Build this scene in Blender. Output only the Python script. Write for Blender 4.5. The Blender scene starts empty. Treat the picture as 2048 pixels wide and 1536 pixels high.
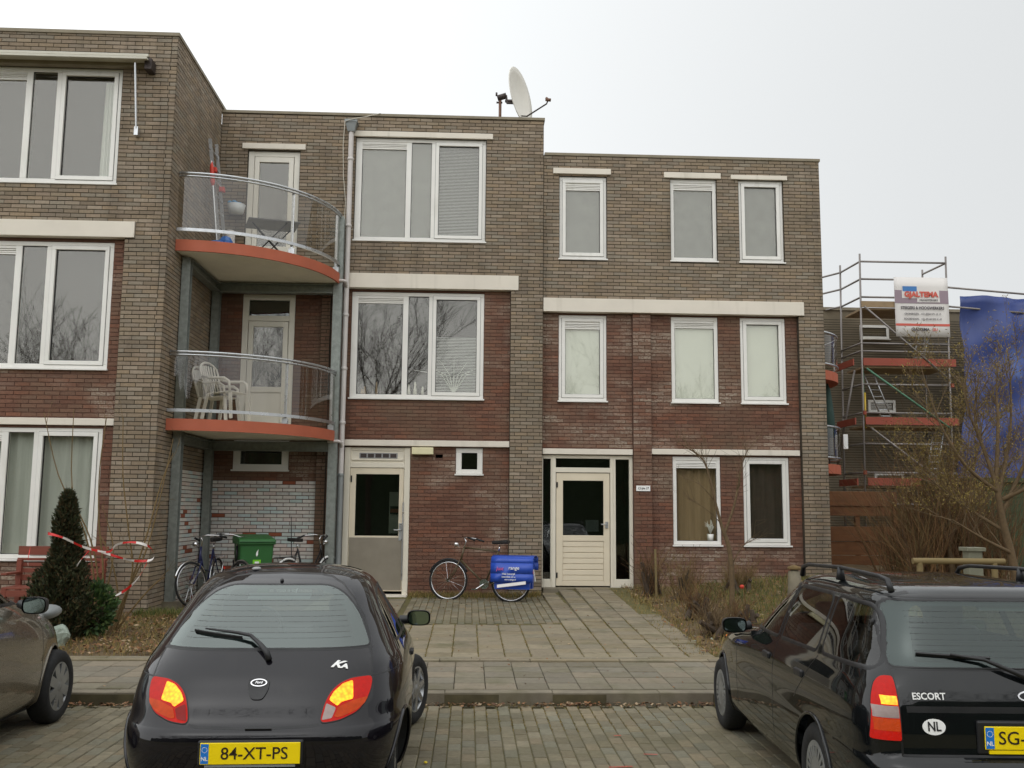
import bpy, math, random
from mathutils import Vector as V, Matrix, geometry
from mathutils.bvhtree import BVHTree
R = math.radians
S = bpy.context.scene
C = S.collection
rnd = random.Random(7)

# ---------------------------------------------------------------- camera, sky, sun, exposure
EYE = V((0, 0, 1.78))
cd = bpy.data.cameras.new('camera')
cam = bpy.data.objects.new('camera', cd)
C.objects.link(cam)
p_, y_, r_ = R(7.357), R(2.441), R(0.4975)
fw = V((math.sin(y_) * math.cos(p_), math.cos(y_) * math.cos(p_), math.sin(p_)))
rt0 = V((math.cos(y_), -math.sin(y_), 0))
up0 = rt0.cross(fw)
rt = rt0 * math.cos(r_) + up0 * math.sin(r_)
up = -rt0 * math.sin(r_) + up0 * math.cos(r_)
mw = Matrix.Identity(4)
for i in range(3):
    mw[i][0], mw[i][1], mw[i][2], mw[i][3] = rt[i], up[i], -fw[i], EYE[i]
cam.matrix_world = mw
cd.sensor_fit = 'HORIZONTAL'
cd.sensor_width = 36.0
cd.lens = 1950.0 / 2048.0 * 36.0
cd.clip_start, cd.clip_end = 0.1, 2000
S.camera = cam

w = bpy.data.worlds.new('World')
S.world = w
w.use_nodes = True
nt = w.node_tree
nt.nodes.clear()
sky = nt.nodes.new('ShaderNodeTexSky')
sky.sky_type = 'NISHITA'
sky.sun_disc = False
sky.sun_elevation, sky.sun_rotation = R(48), R(205)
sky.dust_density, sky.air_density = 3.0, 1.0
hsv = nt.nodes.new('ShaderNodeHueSaturation')
hsv.inputs['Saturation'].default_value = 0.12
mixn = nt.nodes.new('ShaderNodeMix')
mixn.data_type = 'RGBA'
mixn.inputs['Factor'].default_value = 0.72
mixn.inputs[7].default_value = (10.9, 11.2, 11.3, 1)      # the even grey-white of a closed cloud deck
bg = nt.nodes.new('ShaderNodeBackground')
bg.inputs['Strength'].default_value = 0.10
wo = nt.nodes.new('ShaderNodeOutputWorld')
L = nt.links
L.new(sky.outputs[0], hsv.inputs['Color'])
L.new(hsv.outputs[0], mixn.inputs[6])
tcw = nt.nodes.new('ShaderNodeTexCoord')
dot = nt.nodes.new('ShaderNodeVectorMath'); dot.operation = 'DOT_PRODUCT'; dot.inputs[1].default_value = (.93, .25, -.27)   # the deck is a little thicker toward the right
mpr = nt.nodes.new('ShaderNodeMapRange'); mpr.interpolation_type = 'SMOOTHSTEP'
for i_, q_ in enumerate((-.5, .75, 1.16, .66)): mpr.inputs[i_ + 1].default_value = q_
mul = nt.nodes.new('ShaderNodeMix'); mul.data_type = 'RGBA'; mul.blend_type = 'MULTIPLY'; mul.inputs[0].default_value = 1
L.new(tcw.outputs['Generated'], dot.inputs[0]); L.new(dot.outputs['Value'], mpr.inputs[0])
L.new(mixn.outputs[2], mul.inputs[6]); L.new(mpr.outputs[0], mul.inputs[7])
L.new(mul.outputs[2], bg.inputs[0])
L.new(bg.outputs[0], wo.inputs[0])
sd = bpy.data.lights.new('sun', 'SUN')
sd.energy, sd.angle, sd.color = 0.6, R(170), (1, 0.97, 0.92)
so = bpy.data.objects.new('sun', sd)
C.objects.link(so)
so.rotation_euler = V((math.sin(R(205)) * math.cos(R(48)), math.cos(R(205)) * math.cos(R(48)), math.sin(R(48)))).to_track_quat('Z', 'Y').to_euler()
S.view_settings.view_transform = 'Standard'
S.view_settings.look = 'None'
S.view_settings.exposure = 0.3
S.view_settings.gamma = 1.0
S.view_settings.use_curve_mapping = False
S.render.engine = 'CYCLES'
S.cycles.max_bounces = 8
S.cycles.transparent_max_bounces = 12

# ---------------------------------------------------------------- helpers
def lin(r, g, b):
    f = lambda c: (c / 255 / 12.92) if c <= 10 else ((c / 255 + .055) / 1.055) ** 2.4
    return (f(r), f(g), f(b))

MATS = {}
def mat(name, col, rough=.7, metal=0, var=.15, scale=6, bump=0, bscale=60, coat=0, rvar=0, em=None, cols=None, world=False, spec=.5, stain=None, white=None, streak=(1, 1, 1)):
    """procedural material: colour (or per-piece palette), patchy value noise, stains with a shape of their own, fine relief"""
    m = bpy.data.materials.new(name)
    MATS[name] = m
    m.use_nodes = True
    n, l = m.node_tree.nodes, m.node_tree.links
    b = n['Principled BSDF']
    b.inputs['Roughness'].default_value = rough
    b.inputs['Metallic'].default_value = metal
    b.inputs['Specular IOR Level'].default_value = spec
    if coat:
        b.inputs['Coat Weight'].default_value = coat
        b.inputs['Coat Roughness'].default_value = .03
    if em:
        b.inputs['Emission Color'].default_value = (*em[:3], 1)
        b.inputs['Emission Strength'].default_value = em[3]
    tc = n.new('ShaderNodeTexCoord')
    geo = n.new('ShaderNodeNewGeometry')
    pos = geo.outputs['Position'] if world else tc.outputs['Object']
    def math_(op, a, bb, clamp=False):
        x = n.new('ShaderNodeMath'); x.operation = op; x.use_clamp = clamp
        for i, q in enumerate((a, bb)):
            if isinstance(q, (int, float)): x.inputs[i].default_value = q
            else: l.new(q, x.inputs[i])
        return x.outputs[0]
    def noise(sc, det=4, vec=None, st=None):
        x = n.new('ShaderNodeTexNoise'); x.inputs['Scale'].default_value = sc; x.inputs['Detail'].default_value = det
        vec = vec or pos
        if st:
            mp = n.new('ShaderNodeMapping'); mp.inputs['Scale'].default_value = st; l.new(vec, mp.inputs[0]); vec = mp.outputs[0]
        l.new(vec, x.inputs['Vector']); return x.outputs['Fac']
    def mixc(f, a, c, mode='MIX'):
        x = n.new('ShaderNodeMix'); x.data_type = 'RGBA'; x.blend_type = mode
        if isinstance(f, (int, float)): x.inputs[0].default_value = f
        else: l.new(f, x.inputs[0])
        for i, q in ((6, a), (7, c)):
            if isinstance(q, tuple): x.inputs[i].default_value = (*q[:3], 1)
            else: l.new(q, x.inputs[i])
        return x.outputs[2]
    def mapr(v, a, bb, c, d):
        x = n.new('ShaderNodeMapRange'); l.new(v, x.inputs[0])
        for i, q in enumerate((a, bb, c, d)): x.inputs[i + 1].default_value = q
        return x.outputs[0]
    out = tuple(col)
    rv = None
    if cols or rvar:
        oi = n.new('ShaderNodeObjectInfo')
        rv = math_('FRACT', math_('ADD', oi.outputs['Random'], geo.outputs['Random Per Island']), 0)
    if cols:
        cr = n.new('ShaderNodeValToRGB'); cr.color_ramp.interpolation = 'CONSTANT'
        e = cr.color_ramp.elements
        while len(e) < len(cols): e.new(1)
        for i, c in enumerate(cols):
            e[i].position = i / len(cols); e[i].color = (*c[:3], 1)
        l.new(rv, cr.inputs[0]); out = cr.outputs[0]
    if rvar:
        r2 = math_('FRACT', math_('MULTIPLY', rv, 37.7), 0)
        out = mixc(1.0, out, mapr(r2, 0, 1, 1 - rvar, 1 + rvar), 'MULTIPLY')
    if var:
        out = mixc(1.0, out, mapr(noise(scale, 5, None, streak), .25, .75, 1 - var, 1 + var), 'MULTIPLY')
    if stain:   # (colour, scale, threshold, amount[, stretch])
        for s_ in stain:
            f = mapr(noise(s_[1], 6, None, s_[4] if len(s_) > 4 else None), s_[2], s_[2] + .18, 0, s_[3])
            out = mixc(f, out, s_[0])
    if white:   # salt bloom: some pieces, patchy
        f1 = mapr(noise(white[1], 3, None, (1, 1, 1.6)), white[2], white[2] + .14, 0, 1)
        f2 = mapr(math_('FRACT', math_('MULTIPLY', rv, 91.3), 0), 0, 1, .1, white[3])
        f3 = mapr(noise(26, 4, None, (1, 1, 3)), .3, .62, 0, 1)
        out = mixc(math_('MULTIPLY', math_('MULTIPLY', f1, f2), f3), out, white[0])
    if isinstance(out, tuple): b.inputs['Base Color'].default_value = (*out, 1)
    else: l.new(out, b.inputs['Base Color'])
    if bump:
        bp = n.new('ShaderNodeBump'); bp.inputs['Strength'].default_value = bump; bp.inputs['Distance'].default_value = .01
        l.new(noise(bscale, 5), bp.inputs['Height']); l.new(bp.outputs[0], b.inputs['Normal'])
    if rough > .25 and var:
        l.new(mapr(noise(scale * 2.3, 3), .3, .7, max(0, rough - .08), min(1, rough + .08)), b.inputs['Roughness'])
    return m

def glassmat(name, base=.12, tint=(.8, .85, .83), wob=.0, rough=.01, refl=(1, 1, 1)):
    m = bpy.data.materials.new(name); MATS[name] = m; m.use_nodes = True
    n, l = m.node_tree.nodes, m.node_tree.links
    n.clear()
    o = n.new('ShaderNodeOutputMaterial'); mx = n.new('ShaderNodeMixShader'); tr = n.new('ShaderNodeBsdfTransparent'); gl = n.new('ShaderNodeBsdfGlossy')
    tr.inputs[0].default_value = (*tint, 1); gl.inputs['Roughness'].default_value = rough; gl.inputs[0].default_value = (*refl, 1)
    lw = n.new('ShaderNodeLayerWeight'); lw.inputs[0].default_value = .5
    fr = n.new('ShaderNodeMath'); fr.operation = 'POWER'; fr.inputs[1].default_value = 4.5; l.new(lw.outputs['Facing'], fr.inputs[0])
    a = n.new('ShaderNodeMath'); a.operation = 'MULTIPLY_ADD'; a.use_clamp = True; a.inputs[1].default_value = .9; a.inputs[2].default_value = base + .035
    l.new(fr.outputs[0], a.inputs[0]); l.new(a.outputs[0], mx.inputs[0]); l.new(tr.outputs[0], mx.inputs[1]); l.new(gl.outputs[0], mx.inputs[2]); l.new(mx.outputs[0], o.inputs[0])
    if wob:
        tc = n.new('ShaderNodeTexCoord'); nz = n.new('ShaderNodeTexNoise'); nz.inputs['Scale'].default_value = 1.3; nz.inputs['Detail'].default_value = 1
        bp = n.new('ShaderNodeBump'); bp.inputs['Strength'].default_value = wob; bp.inputs['Distance'].default_value = .02
        l.new(tc.outputs['Object'], nz.inputs['Vector']); l.new(nz.outputs['Fac'], bp.inputs['Height']); l.new(bp.outputs[0], gl.inputs['Normal'])
    return m

class MB:
    def __init__(s): s.v = []; s.f = []; s.m = []; s.k = 0
    def add(s, vs, fs):
        b = len(s.v); s.v.extend(V(p) for p in vs); s.f.extend(tuple(i + b for i in f) for f in fs); s.m.extend([s.k] * len(fs)); return s
    def box(s, x0, x1, y0, y1, z0, z1):
        return s.add([(x0, y0, z0), (x1, y0, z0), (x1, y1, z0), (x0, y1, z0), (x0, y0, z1), (x1, y0, z1), (x1, y1, z1), (x0, y1, z1)],
                     [(0, 1, 5, 4), (1, 2, 6, 5), (2, 3, 7, 6), (3, 0, 4, 7), (4, 5, 6, 7), (3, 2, 1, 0)])
    def obox(s, c, ax, ay, az):
        c, ax, ay, az = V(c), V(ax), V(ay), V(az)
        p = [c + i * ax + j * ay + k * az for k in (-1, 1) for j in (-1, 1) for i in (-1, 1)]
        return s.add(p, [(0, 1, 5, 4), (1, 3, 7, 5), (3, 2, 6, 7), (2, 0, 4, 6), (4, 5, 7, 6), (2, 3, 1, 0)])
    def bar(s, a, b, w_, h_, up_=(0, 0, 1)):
        a, b = V(a), V(b); d = b - a; u = V(up_)
        if abs(d.normalized().dot(u)) > .98: u = V((0, 1, 0))
        sx = d.cross(u).normalized(); uz = sx.cross(d).normalized()
        return s.obox((a + b) / 2, d / 2, sx * w_ / 2, uz * h_ / 2)
    def tube(s, pts, r, n_=8, cap=True, closed=False):
        pts = [V(p) for p in pts]; N = len(pts)
        rs = r if isinstance(r, (list, tuple)) else [r] * N
        b = len(s.v); prev = None; vs = []; fs = []
        for i, p in enumerate(pts):
            if closed: d = pts[(i + 1) % N] - pts[i - 1]
            else: d = (pts[min(i + 1, N - 1)] - pts[max(i - 1, 0)])
            if d.length < 1e-9: d = V((0, 0, 1))
            d.normalize()
            if prev is None: u = d.orthogonal().normalized()
            else:
                u = prev - d * prev.dot(d)
                if u.length < 1e-6: u = d.orthogonal()
                u.normalize()
            prev = u; q = d.cross(u)
            for k in range(n_):
                a = 2 * math.pi * k / n_
                vs.append(p + (u * math.cos(a) + q * math.sin(a)) * rs[i])
        M = N if closed else N - 1
        for i in range(M):
            j = (i + 1) % N
            for k in range(n_):
                k2 = (k + 1) % n_
                fs.append((i * n_ + k, i * n_ + k2, j * n_ + k2, j * n_ + k))
        if cap and not closed:
            fs.append(tuple(range(n_ - 1, -1, -1))); fs.append(tuple((N - 1) * n_ + k for k in range(n_)))
        return s.add(vs, fs)
    def prism(s, poly, d):
        poly = [V(p) for p in poly]; d = V(d); n_ = len(poly)
        return s.add(poly + [p + d for p in poly], [tuple(range(n_ - 1, -1, -1)), tuple(range(n_, 2 * n_))] + [(i, (i + 1) % n_, (i + 1) % n_ + n_, i + n_) for i in range(n_)])
    def lathe(s, prof, c, ax=(0, 0, 1), n_=24, u=None):
        c, ax = V(c), V(ax).normalized(); u = V(u) if u else ax.orthogonal().normalized(); q = ax.cross(u); vs = []; fs = []
        for r, h in prof:
            for k in range(n_):
                a = 2 * math.pi * k / n_; vs.append(c + ax * h + (u * math.cos(a) + q * math.sin(a)) * r)
        for i in range(len(prof) - 1):
            for k in range(n_):
                k2 = (k + 1) % n_; fs.append((i * n_ + k, i * n_ + k2, (i + 1) * n_ + k2, (i + 1) * n_ + k))
        return s.add(vs, fs)
    def ball(s, c, rx, ry=None, rz=None, nu=14, nv=8):
        ry = ry or rx; rz = rz or rx; c = V(c); vs = [c + V((0, 0, -rz))]; fs = []
        for i in range(1, nv):
            a = math.pi * i / nv - math.pi / 2
            for k in range(nu):
                t = 2 * math.pi * k / nu; vs.append(c + V((rx * math.cos(a) * math.cos(t), ry * math.cos(a) * math.sin(t), rz * math.sin(a))))
        vs.append(c + V((0, 0, rz))); T = len(vs) - 1
        for k in range(nu):
            fs.append((0, 1 + (k + 1) % nu, 1 + k)); fs.append((T, T - nu + k, T - nu + (k + 1) % nu))
        for i in range(nv - 2):
            for k in range(nu):
                k2 = (k + 1) % nu; fs.append((1 + i * nu + k, 1 + i * nu + k2, 1 + (i + 1) * nu + k2, 1 + (i + 1) * nu + k))
        return s.add(vs, fs)
    def quad(s, a, b, c, d): return s.add([a, b, c, d], [(0, 1, 2, 3)])
    def build(s, name, m, parent=None, smooth=False, bevel=0, world=True, kind=None, angle=None):
        if smooth and s.v:   # weld, so smooth surfaces shade as one skin
            key, mp, nv = {}, [], []
            for p in s.v:
                k_ = (round(p.x, 5), round(p.y, 5), round(p.z, 5))
                if k_ not in key: key[k_] = len(nv); nv.append(p)
                mp.append(key[k_])
            nf, nm = [], []
            for f_, m_ in zip(s.f, s.m):
                g_ = []
                for i_ in f_:
                    if mp[i_] not in g_: g_.append(mp[i_])
                if len(g_) > 2: nf.append(tuple(g_)); nm.append(m_)
            s.v, s.f, s.m = nv, nf, nm
        me = bpy.data.meshes.new(name)
        off = V((0, 0, 0))
        if parent is not None and world:
            q = parent
            while q.parent: q = q.parent
            off = q.location
        me.from_pydata([tuple(p - off) for p in s.v], [], s.f)
        for mm in (m if isinstance(m, (list, tuple)) else [m]): me.materials.append(MATS[mm])
        if len(set(s.m)) > 1: me.polygons.foreach_set('material_index', s.m)
        if smooth:
            me.polygons.foreach_set('use_smooth', [True] * len(me.polygons))
            if angle: me.set_sharp_from_angle(angle=R(angle))
        me.update()
        o = bpy.data.objects.new(name, me)
        C.objects.link(o)
        if parent is not None: o.parent = parent
        if bevel:
            bm_ = o.modifiers.new('bevel', 'BEVEL'); bm_.width = bevel; bm_.segments = 2; bm_.limit_method = 'ANGLE'
        if kind: o['kind'] = kind
        return o

def thing(name, label, cat, loc=(0, 0, 0), rotz=0, group=None):
    o = bpy.data.objects.new(name, None); C.objects.link(o)
    o.empty_display_size = .2; o.location = loc; o.rotation_euler = (0, 0, rotz)
    o['label'] = label; o['category'] = cat
    if group: o['group'] = group
    return o
def tag(o, label, cat, group=None):
    o['label'] = label; o['category'] = cat
    if group: o['group'] = group
    return o
def struct(o): o['kind'] = 'structure'; return o
def dup(root, loc, rotz=0, label=None):
    r = root.copy(); C.objects.link(r); r.location = loc; r.rotation_euler = (0, 0, rotz)
    if label: r['label'] = label
    for ch in root.children:
        c = ch.copy(); C.objects.link(c); c.parent = r
        for g in ch.children:
            d = g.copy(); C.objects.link(d); d.parent = c
    return r
def text(name, s, size, m, parent, M, ext=.001, align='CENTER', shear=0, sx=1, weight=0):
    cu = bpy.data.curves.new(name, 'FONT'); cu.body = s; cu.size = size; cu.extrude = ext; cu.align_x = align; cu.align_y = 'CENTER'; cu.shear = shear; cu.resolution_u = 3; cu.offset = weight
    o = bpy.data.objects.new(name, cu); C.objects.link(o)
    bpy.context.view_layer.update()
    me = bpy.data.meshes.new_from_object(o.evaluated_get(bpy.context.evaluated_depsgraph_get()))
    bpy.data.objects.remove(o)
    me.materials.clear(); me.materials.append(MATS[m])
    me.transform(M @ Matrix.Diagonal((sx, 1, 1, 1)))
    t = bpy.data.objects.new(name, me); C.objects.link(t)
    if parent is not None:
        t.parent = parent
    return t
def face_cam(x, y, z, rz=0):   # text frame standing upright, read from -y
    return Matrix.Translation((x, y, z)) @ Matrix.Rotation(rz, 4, 'Z') @ Matrix.Rotation(R(90), 4, 'X')
def sm(a, b, x):
    t = max(0, min(1, (x - a) / (b - a))); return t * t * (3 - 2 * t)
def zg(x, y):   # lie of the land: parking at 0, pavement, rising a little to the house fronts
    if y < 9.32: return 0.0
    if y < 11.25: return .10 + .03 * (y - 9.32) / 1.93
    t = min(1.6, (y - 11.25) / 6.75)
    return .13 + t * (.11 + .17 * sm(.9, 2.3, x) + .2 * sm(3.2, 6, x))

# ---------------------------------------------------------------- materials
mat('yellow_brick', (0, 0, 0), .85, cols=[lin(143, 127, 108), lin(137, 121, 101), lin(147, 131, 112), lin(133, 120, 104), lin(140, 124, 103), lin(139, 129, 113), lin(128, 114, 96), lin(152, 138, 120), lin(138, 122, 104), lin(143, 128, 107), lin(135, 124, 108), lin(145, 127, 104)],
    rvar=.09, var=.12, scale=30, world=True, stain=[(lin(99, 88, 71), .55, .52, .5), (lin(113, 105, 79), .9, .6, .35), (lin(77, 67, 57), 1.6, .64, .45, (1, 1, .45)), (lin(161, 150, 134), .7, .6, .3), (lin(73, 65, 55), 1.0, .56, .4, (2.6, 2.6, .22))], bump=.5, bscale=90)
mat('red_brick', (0, 0, 0), .85, cols=[lin(116, 80, 63), lin(110, 75, 59), lin(119, 83, 66), lin(107, 76, 62), lin(121, 80, 61), lin(113, 82, 66), lin(103, 69, 54), lin(117, 85, 68)],
    rvar=.08, var=.14, scale=26, world=True, stain=[(lin(110, 94, 76), .8, .46, .65), (lin(88, 60, 48), 1.1, .58, .45, (1, 1, .5)), (lin(80, 67, 54), 1.0, .57, .45, (2.6, 2.6, .22))], white=(lin(170, 157, 140), .75, .5, .9), bump=.5, bscale=90)
mat('chalked_brick', (0, 0, 0), .9, cols=[lin(214, 210, 202), lin(218, 212, 204), lin(206, 212, 206), lin(218, 204, 196), lin(196, 210, 206), lin(216, 212, 206), lin(212, 196, 186), lin(220, 216, 208), lin(214, 206, 198), lin(204, 206, 200), lin(218, 200, 190), lin(208, 212, 210), lin(222, 216, 208), lin(212, 210, 202), lin(198, 210, 208), lin(216, 210, 202), lin(206, 204, 198), lin(220, 212, 204), lin(210, 212, 206), lin(154, 88, 64)],
    rvar=.05, var=.10, scale=22, world=True, stain=[(lin(160, 116, 98), 14, .68, .45)], bump=.4, bscale=80)
mat('dark_mortar', lin(68, 60, 48), .95, var=.2, scale=12, world=True)
mat('red_mortar', lin(97, 70, 58), .95, var=.2, scale=12, world=True, stain=[(lin(132, 116, 104), 2.2, .58, .4)])
mat('cream_concrete', lin(224, 216, 202), .75, var=.05, scale=2, bump=.1, bscale=120, stain=[(lin(176, 166, 150), 2.5, .66, .35), (lin(150, 142, 124), 1.6, .6, .3, (3, 3, .25))])
mat('white_pvc', lin(232, 230, 224), .35, var=.04, scale=3, stain=[(lin(196, 192, 178), 2.2, .6, .5, (2, 2, .4))])
mat('cream_paint', lin(222, 210, 186), .5, var=.04, scale=3)
mat('white_door', lin(230, 226, 214), .45, var=.04, scale=3)
mat('pale_paint', lin(224, 217, 200), .5, var=.04, scale=3)
mat('kick_plate', lin(150, 142, 128), .45, metal=.5, var=.08, scale=5)
mat('grey_vent', lin(150, 150, 150), .5)
mat('room_dark', lin(40, 37, 34), .95)
mat('room_grey', lin(120, 120, 116), .95)
mat('net_curtain', lin(196, 198, 192), .95, var=.08, scale=4, streak=(9, 9, .3))
mat('tan_curtain', lin(150, 126, 96), .95, var=.12, scale=4, streak=(9, 9, .3))
mat('brown_curtain', lin(70, 56, 50), .95, var=.1, scale=4, streak=(9, 9, .3))
mat('white_blind', lin(205, 204, 196), .8, var=.03)
mat('frosted', lin(214, 216, 204), .6, var=.03, scale=2)
mat('blind_slat', lin(205, 206, 202), .55, var=.03)
mat('figure_glaze', lin(210, 206, 196), .3, var=.05)
mat('roofing', lin(92, 88, 80), .9)
mat('coping', lin(132, 122, 102), .6, var=.15, scale=4)
mat('awning_white', lin(196, 192, 178), .5, var=.05)
mat('aluminium', lin(196, 198, 200), .32, metal=.85, var=.05)
mat('galvanised', lin(142, 147, 142), .5, metal=.55, var=.2, scale=14, stain=[(lin(120, 92, 74), 3.5, .66, .5)])
mat('fascia_orange', lin(178, 95, 68), .7, var=.1, scale=3)
mat('soffit', lin(236, 230, 212), .8, var=.08, scale=2)
mat('pipe_white', lin(206, 200, 196), .5, var=.06, scale=5)
mat('pipe_grey', lin(140, 144, 144), .5, metal=.3, var=.1)
mat('cable', lin(196, 190, 176), .6)
mat('dish_grey', lin(228, 224, 214), .5, var=.04)
mat('dark_metal', lin(70, 62, 60), .5, metal=.5)
mat('rust_metal', lin(112, 84, 70), .7, metal=.3, var=.2)
mat('lamp_cream', lin(226, 218, 178), .5, var=.04)
mat('black_plastic', lin(30, 30, 32), .45, var=.08)
mat('black_trim', lin(20, 20, 22), .4, var=.05)
mat('rubber', lin(28, 28, 28), .85, var=.12, scale=20)
mat('chrome', lin(220, 220, 222), .12, metal=1, var=.03)
mat('alloy', lin(170, 172, 174), .3, metal=.8, var=.08)
mat('hubcap', lin(150, 152, 152), .35, metal=.6, var=.1)
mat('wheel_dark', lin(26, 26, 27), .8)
mat('black_paint', lin(15, 13, 19), .5, metal=0, var=.1, scale=60, coat=1.0, spec=.03, stain=[(lin(50, 47, 45), 2.2, .52, .22), (lin(70, 66, 60), 9, .66, .16)])
mat('navy_paint', lin(12, 15, 17), .5, metal=0, var=.1, scale=60, coat=1.0, spec=.03, stain=[(lin(48, 48, 44), 2.0, .52, .22), (lin(70, 66, 60), 9, .66, .16)])
mat('brown_paint', lin(118, 110, 96), .3, metal=.55, var=.02, scale=60, coat=1.0)
mat('seat_cloth', lin(72, 74, 76), .95, var=.1)
mat('cabin_dark', lin(38, 38, 40), .9)
mat('cabin_light', lin(150, 152, 148), .9)
mat('lens_red', lin(140, 8, 8), .2, var=.25, scale=45, spec=.22, em=(1, .02, .003, .22), bump=.4, bscale=220)  # weak emission on the red and orange lenses stands in for returned camera flash
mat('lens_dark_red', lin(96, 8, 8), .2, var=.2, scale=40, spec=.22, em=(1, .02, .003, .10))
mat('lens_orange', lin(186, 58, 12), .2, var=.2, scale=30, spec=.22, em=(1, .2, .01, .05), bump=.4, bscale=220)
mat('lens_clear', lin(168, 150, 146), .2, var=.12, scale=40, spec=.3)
mat('lens_flash_glow', lin(255, 150, 10), .2, var=.05, em=(1.0, .44, .01, 1.0))
_n, _l = MATS['lens_flash_glow'].node_tree.nodes, MATS['lens_flash_glow'].node_tree.links   # camera flash return put in as emission, broken up by the lens prisms
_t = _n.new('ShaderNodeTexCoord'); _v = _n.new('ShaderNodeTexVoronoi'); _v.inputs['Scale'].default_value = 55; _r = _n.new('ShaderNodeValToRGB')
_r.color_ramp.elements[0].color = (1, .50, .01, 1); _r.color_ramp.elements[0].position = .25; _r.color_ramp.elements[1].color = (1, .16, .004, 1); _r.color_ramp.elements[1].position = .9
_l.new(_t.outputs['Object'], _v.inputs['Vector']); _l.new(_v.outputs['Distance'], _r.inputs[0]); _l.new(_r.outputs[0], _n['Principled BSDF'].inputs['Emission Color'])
mat('plate_yellow', lin(255, 224, 0), .35, var=.03)
mat('plate_blue', lin(30, 120, 210), .35, var=.03)
mat('plate_ink', lin(40, 26, 14), .5)
mat('white_ink', lin(240, 240, 238), .5, var=0)
mat('black_ink', lin(24, 22, 26), .5, var=0)
mat('paver', (0, 0, 0), .9, cols=[lin(122, 114, 93), lin(114, 107, 88), lin(127, 119, 99), lin(118, 114, 97), lin(111, 103, 82), lin(125, 114, 92)], rvar=.12, var=.18, scale=20, world=True,
    stain=[(lin(65, 60, 48), .9, .60, .55), (lin(96, 93, 68), 1.1, .5, .55), (lin(83, 77, 62), .7, .58, .45)], bump=.6, bscale=120)
mat('slab_grey', (0, 0, 0), .9, cols=[lin(122, 115, 98), lin(117, 110, 96), lin(128, 118, 101), lin(119, 113, 99), lin(113, 106, 90)], rvar=.07, var=.12, scale=14, world=True, stain=[(lin(90, 86, 57), 2.6, .55, .55), (lin(72, 66, 53), 5.5, .62, .5), (lin(102, 99, 74), 1.3, .54, .45), (lin(137, 127, 110), 2.1, .62, .35)], bump=.5, bscale=130)
mat('slab_tan', (0, 0, 0), .9, cols=[lin(132, 122, 102), lin(126, 116, 97), lin(137, 127, 106), lin(124, 116, 98), lin(129, 118, 95)], rvar=.07, var=.12, scale=14, world=True, stain=[(lin(85, 85, 57), 2.6, .55, .55), (lin(67, 65, 53), 5.5, .62, .5), (lin(103, 97, 67), 1.7, .57, .45), (lin(108, 101, 83), .9, .6, .3)], bump=.5, bscale=130)
mat('kerb', lin(122, 114, 98), .9, var=.2, scale=7, bump=.5, bscale=90, world=True, stain=[(lin(86, 78, 62), 3, .5, .6), (lin(112, 108, 72), 1.5, .55, .4)])
mat('joint_moss', lin(98, 92, 54), .98, var=.3, scale=9, world=True, bump=.6, bscale=60, stain=[(lin(74, 66, 48), 2.5, .5, .7)])
mat('joint_dark', lin(84, 77, 55), .98, var=.3, scale=9, world=True, stain=[(lin(66, 60, 47), 1.6, .5, .6)])
mat('soil', lin(98, 82, 58), .98, var=.35, scale=5, world=True, bump=1.0, bscale=30, stain=[(lin(92, 92, 46), 1.1, .52, .8), (lin(132, 108, 70), 1.9, .58, .7), (lin(66, 54, 42), 3.5, .58, .6)])
mat('grass_blade', (0, 0, 0), .8, cols=[lin(66, 84, 34), lin(92, 98, 42), lin(120, 110, 56), lin(76, 92, 38), lin(104, 94, 50)], rvar=.2, var=0)
mat('dry_grass', (0, 0, 0), .9, cols=[lin(150, 128, 78), lin(130, 112, 66), lin(116, 104, 54), lin(142, 116, 72), lin(106, 100, 48)], rvar=.2, var=0)
mat('dead_leaf', (0, 0, 0), .85, cols=[lin(118, 82, 54), lin(140, 106, 74), lin(92, 64, 46), lin(160, 138, 110), lin(104, 78, 50), lin(128, 88, 52)], rvar=.2, var=0)
mat('bark_olive', lin(112, 92, 58), .9, var=.25, scale=20)
mat('bark_brown', lin(100, 82, 58), .9, var=.25, scale=20)
mat('bark_dark', lin(72, 60, 48), .9, var=.25, scale=20)
mat('twig_rust', (0, 0, 0), .9, cols=[lin(102, 74, 46), lin(88, 64, 42), lin(116, 86, 52), lin(96, 80, 48)], rvar=.2, var=0)
mat('bud_leaf', (0, 0, 0), .8, cols=[lin(128, 112, 50), lin(116, 100, 46), lin(138, 118, 58), lin(108, 92, 46), lin(122, 100, 54)], rvar=.15, var=0)
mat('conifer_leaf', (0, 0, 0), .8, cols=[lin(46, 52, 24), lin(38, 44, 20), lin(56, 59, 27), lin(65, 56, 27), lin(49, 57, 27), lin(76, 60, 32)], rvar=.2, var=0)
mat('bush_leaf', (0, 0, 0), .6, cols=[lin(52, 78, 38), lin(44, 66, 32), lin(66, 92, 44), lin(78, 98, 46)], rvar=.2, var=0)
mat('tape_red', lin(206, 36, 32), .4, var=.05)
mat('tape_white', lin(226, 220, 214), .4, var=.05)
mat('bag_film', lin(140, 150, 138), .3, var=.15, scale=9)
mat('bench_wood', lin(122, 62, 46), .6, var=.15, scale=6, streak=(.4, 6, 6))
mat('bin_green', lin(40, 96, 44), .5, var=.06)
mat('lime', lin(120, 200, 40), .5, var=.02)
mat('pvc_chair', lin(226, 222, 212), .45, var=.03)
mat('table_grey', lin(104, 104, 104), .6, var=.08)
mat('tub_white', lin(216, 220, 222), .5)
mat('cloth_blue', lin(84, 150, 196), .7)
mat('bag_blue', lin(60, 110, 180), .4, var=.2)
mat('red_plastic', lin(206, 62, 44), .5)
mat('bike_olive', lin(88, 76, 54), .4, metal=.2, var=.1)
mat('bike_black', lin(26, 26, 28), .35, var=.05)
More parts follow.
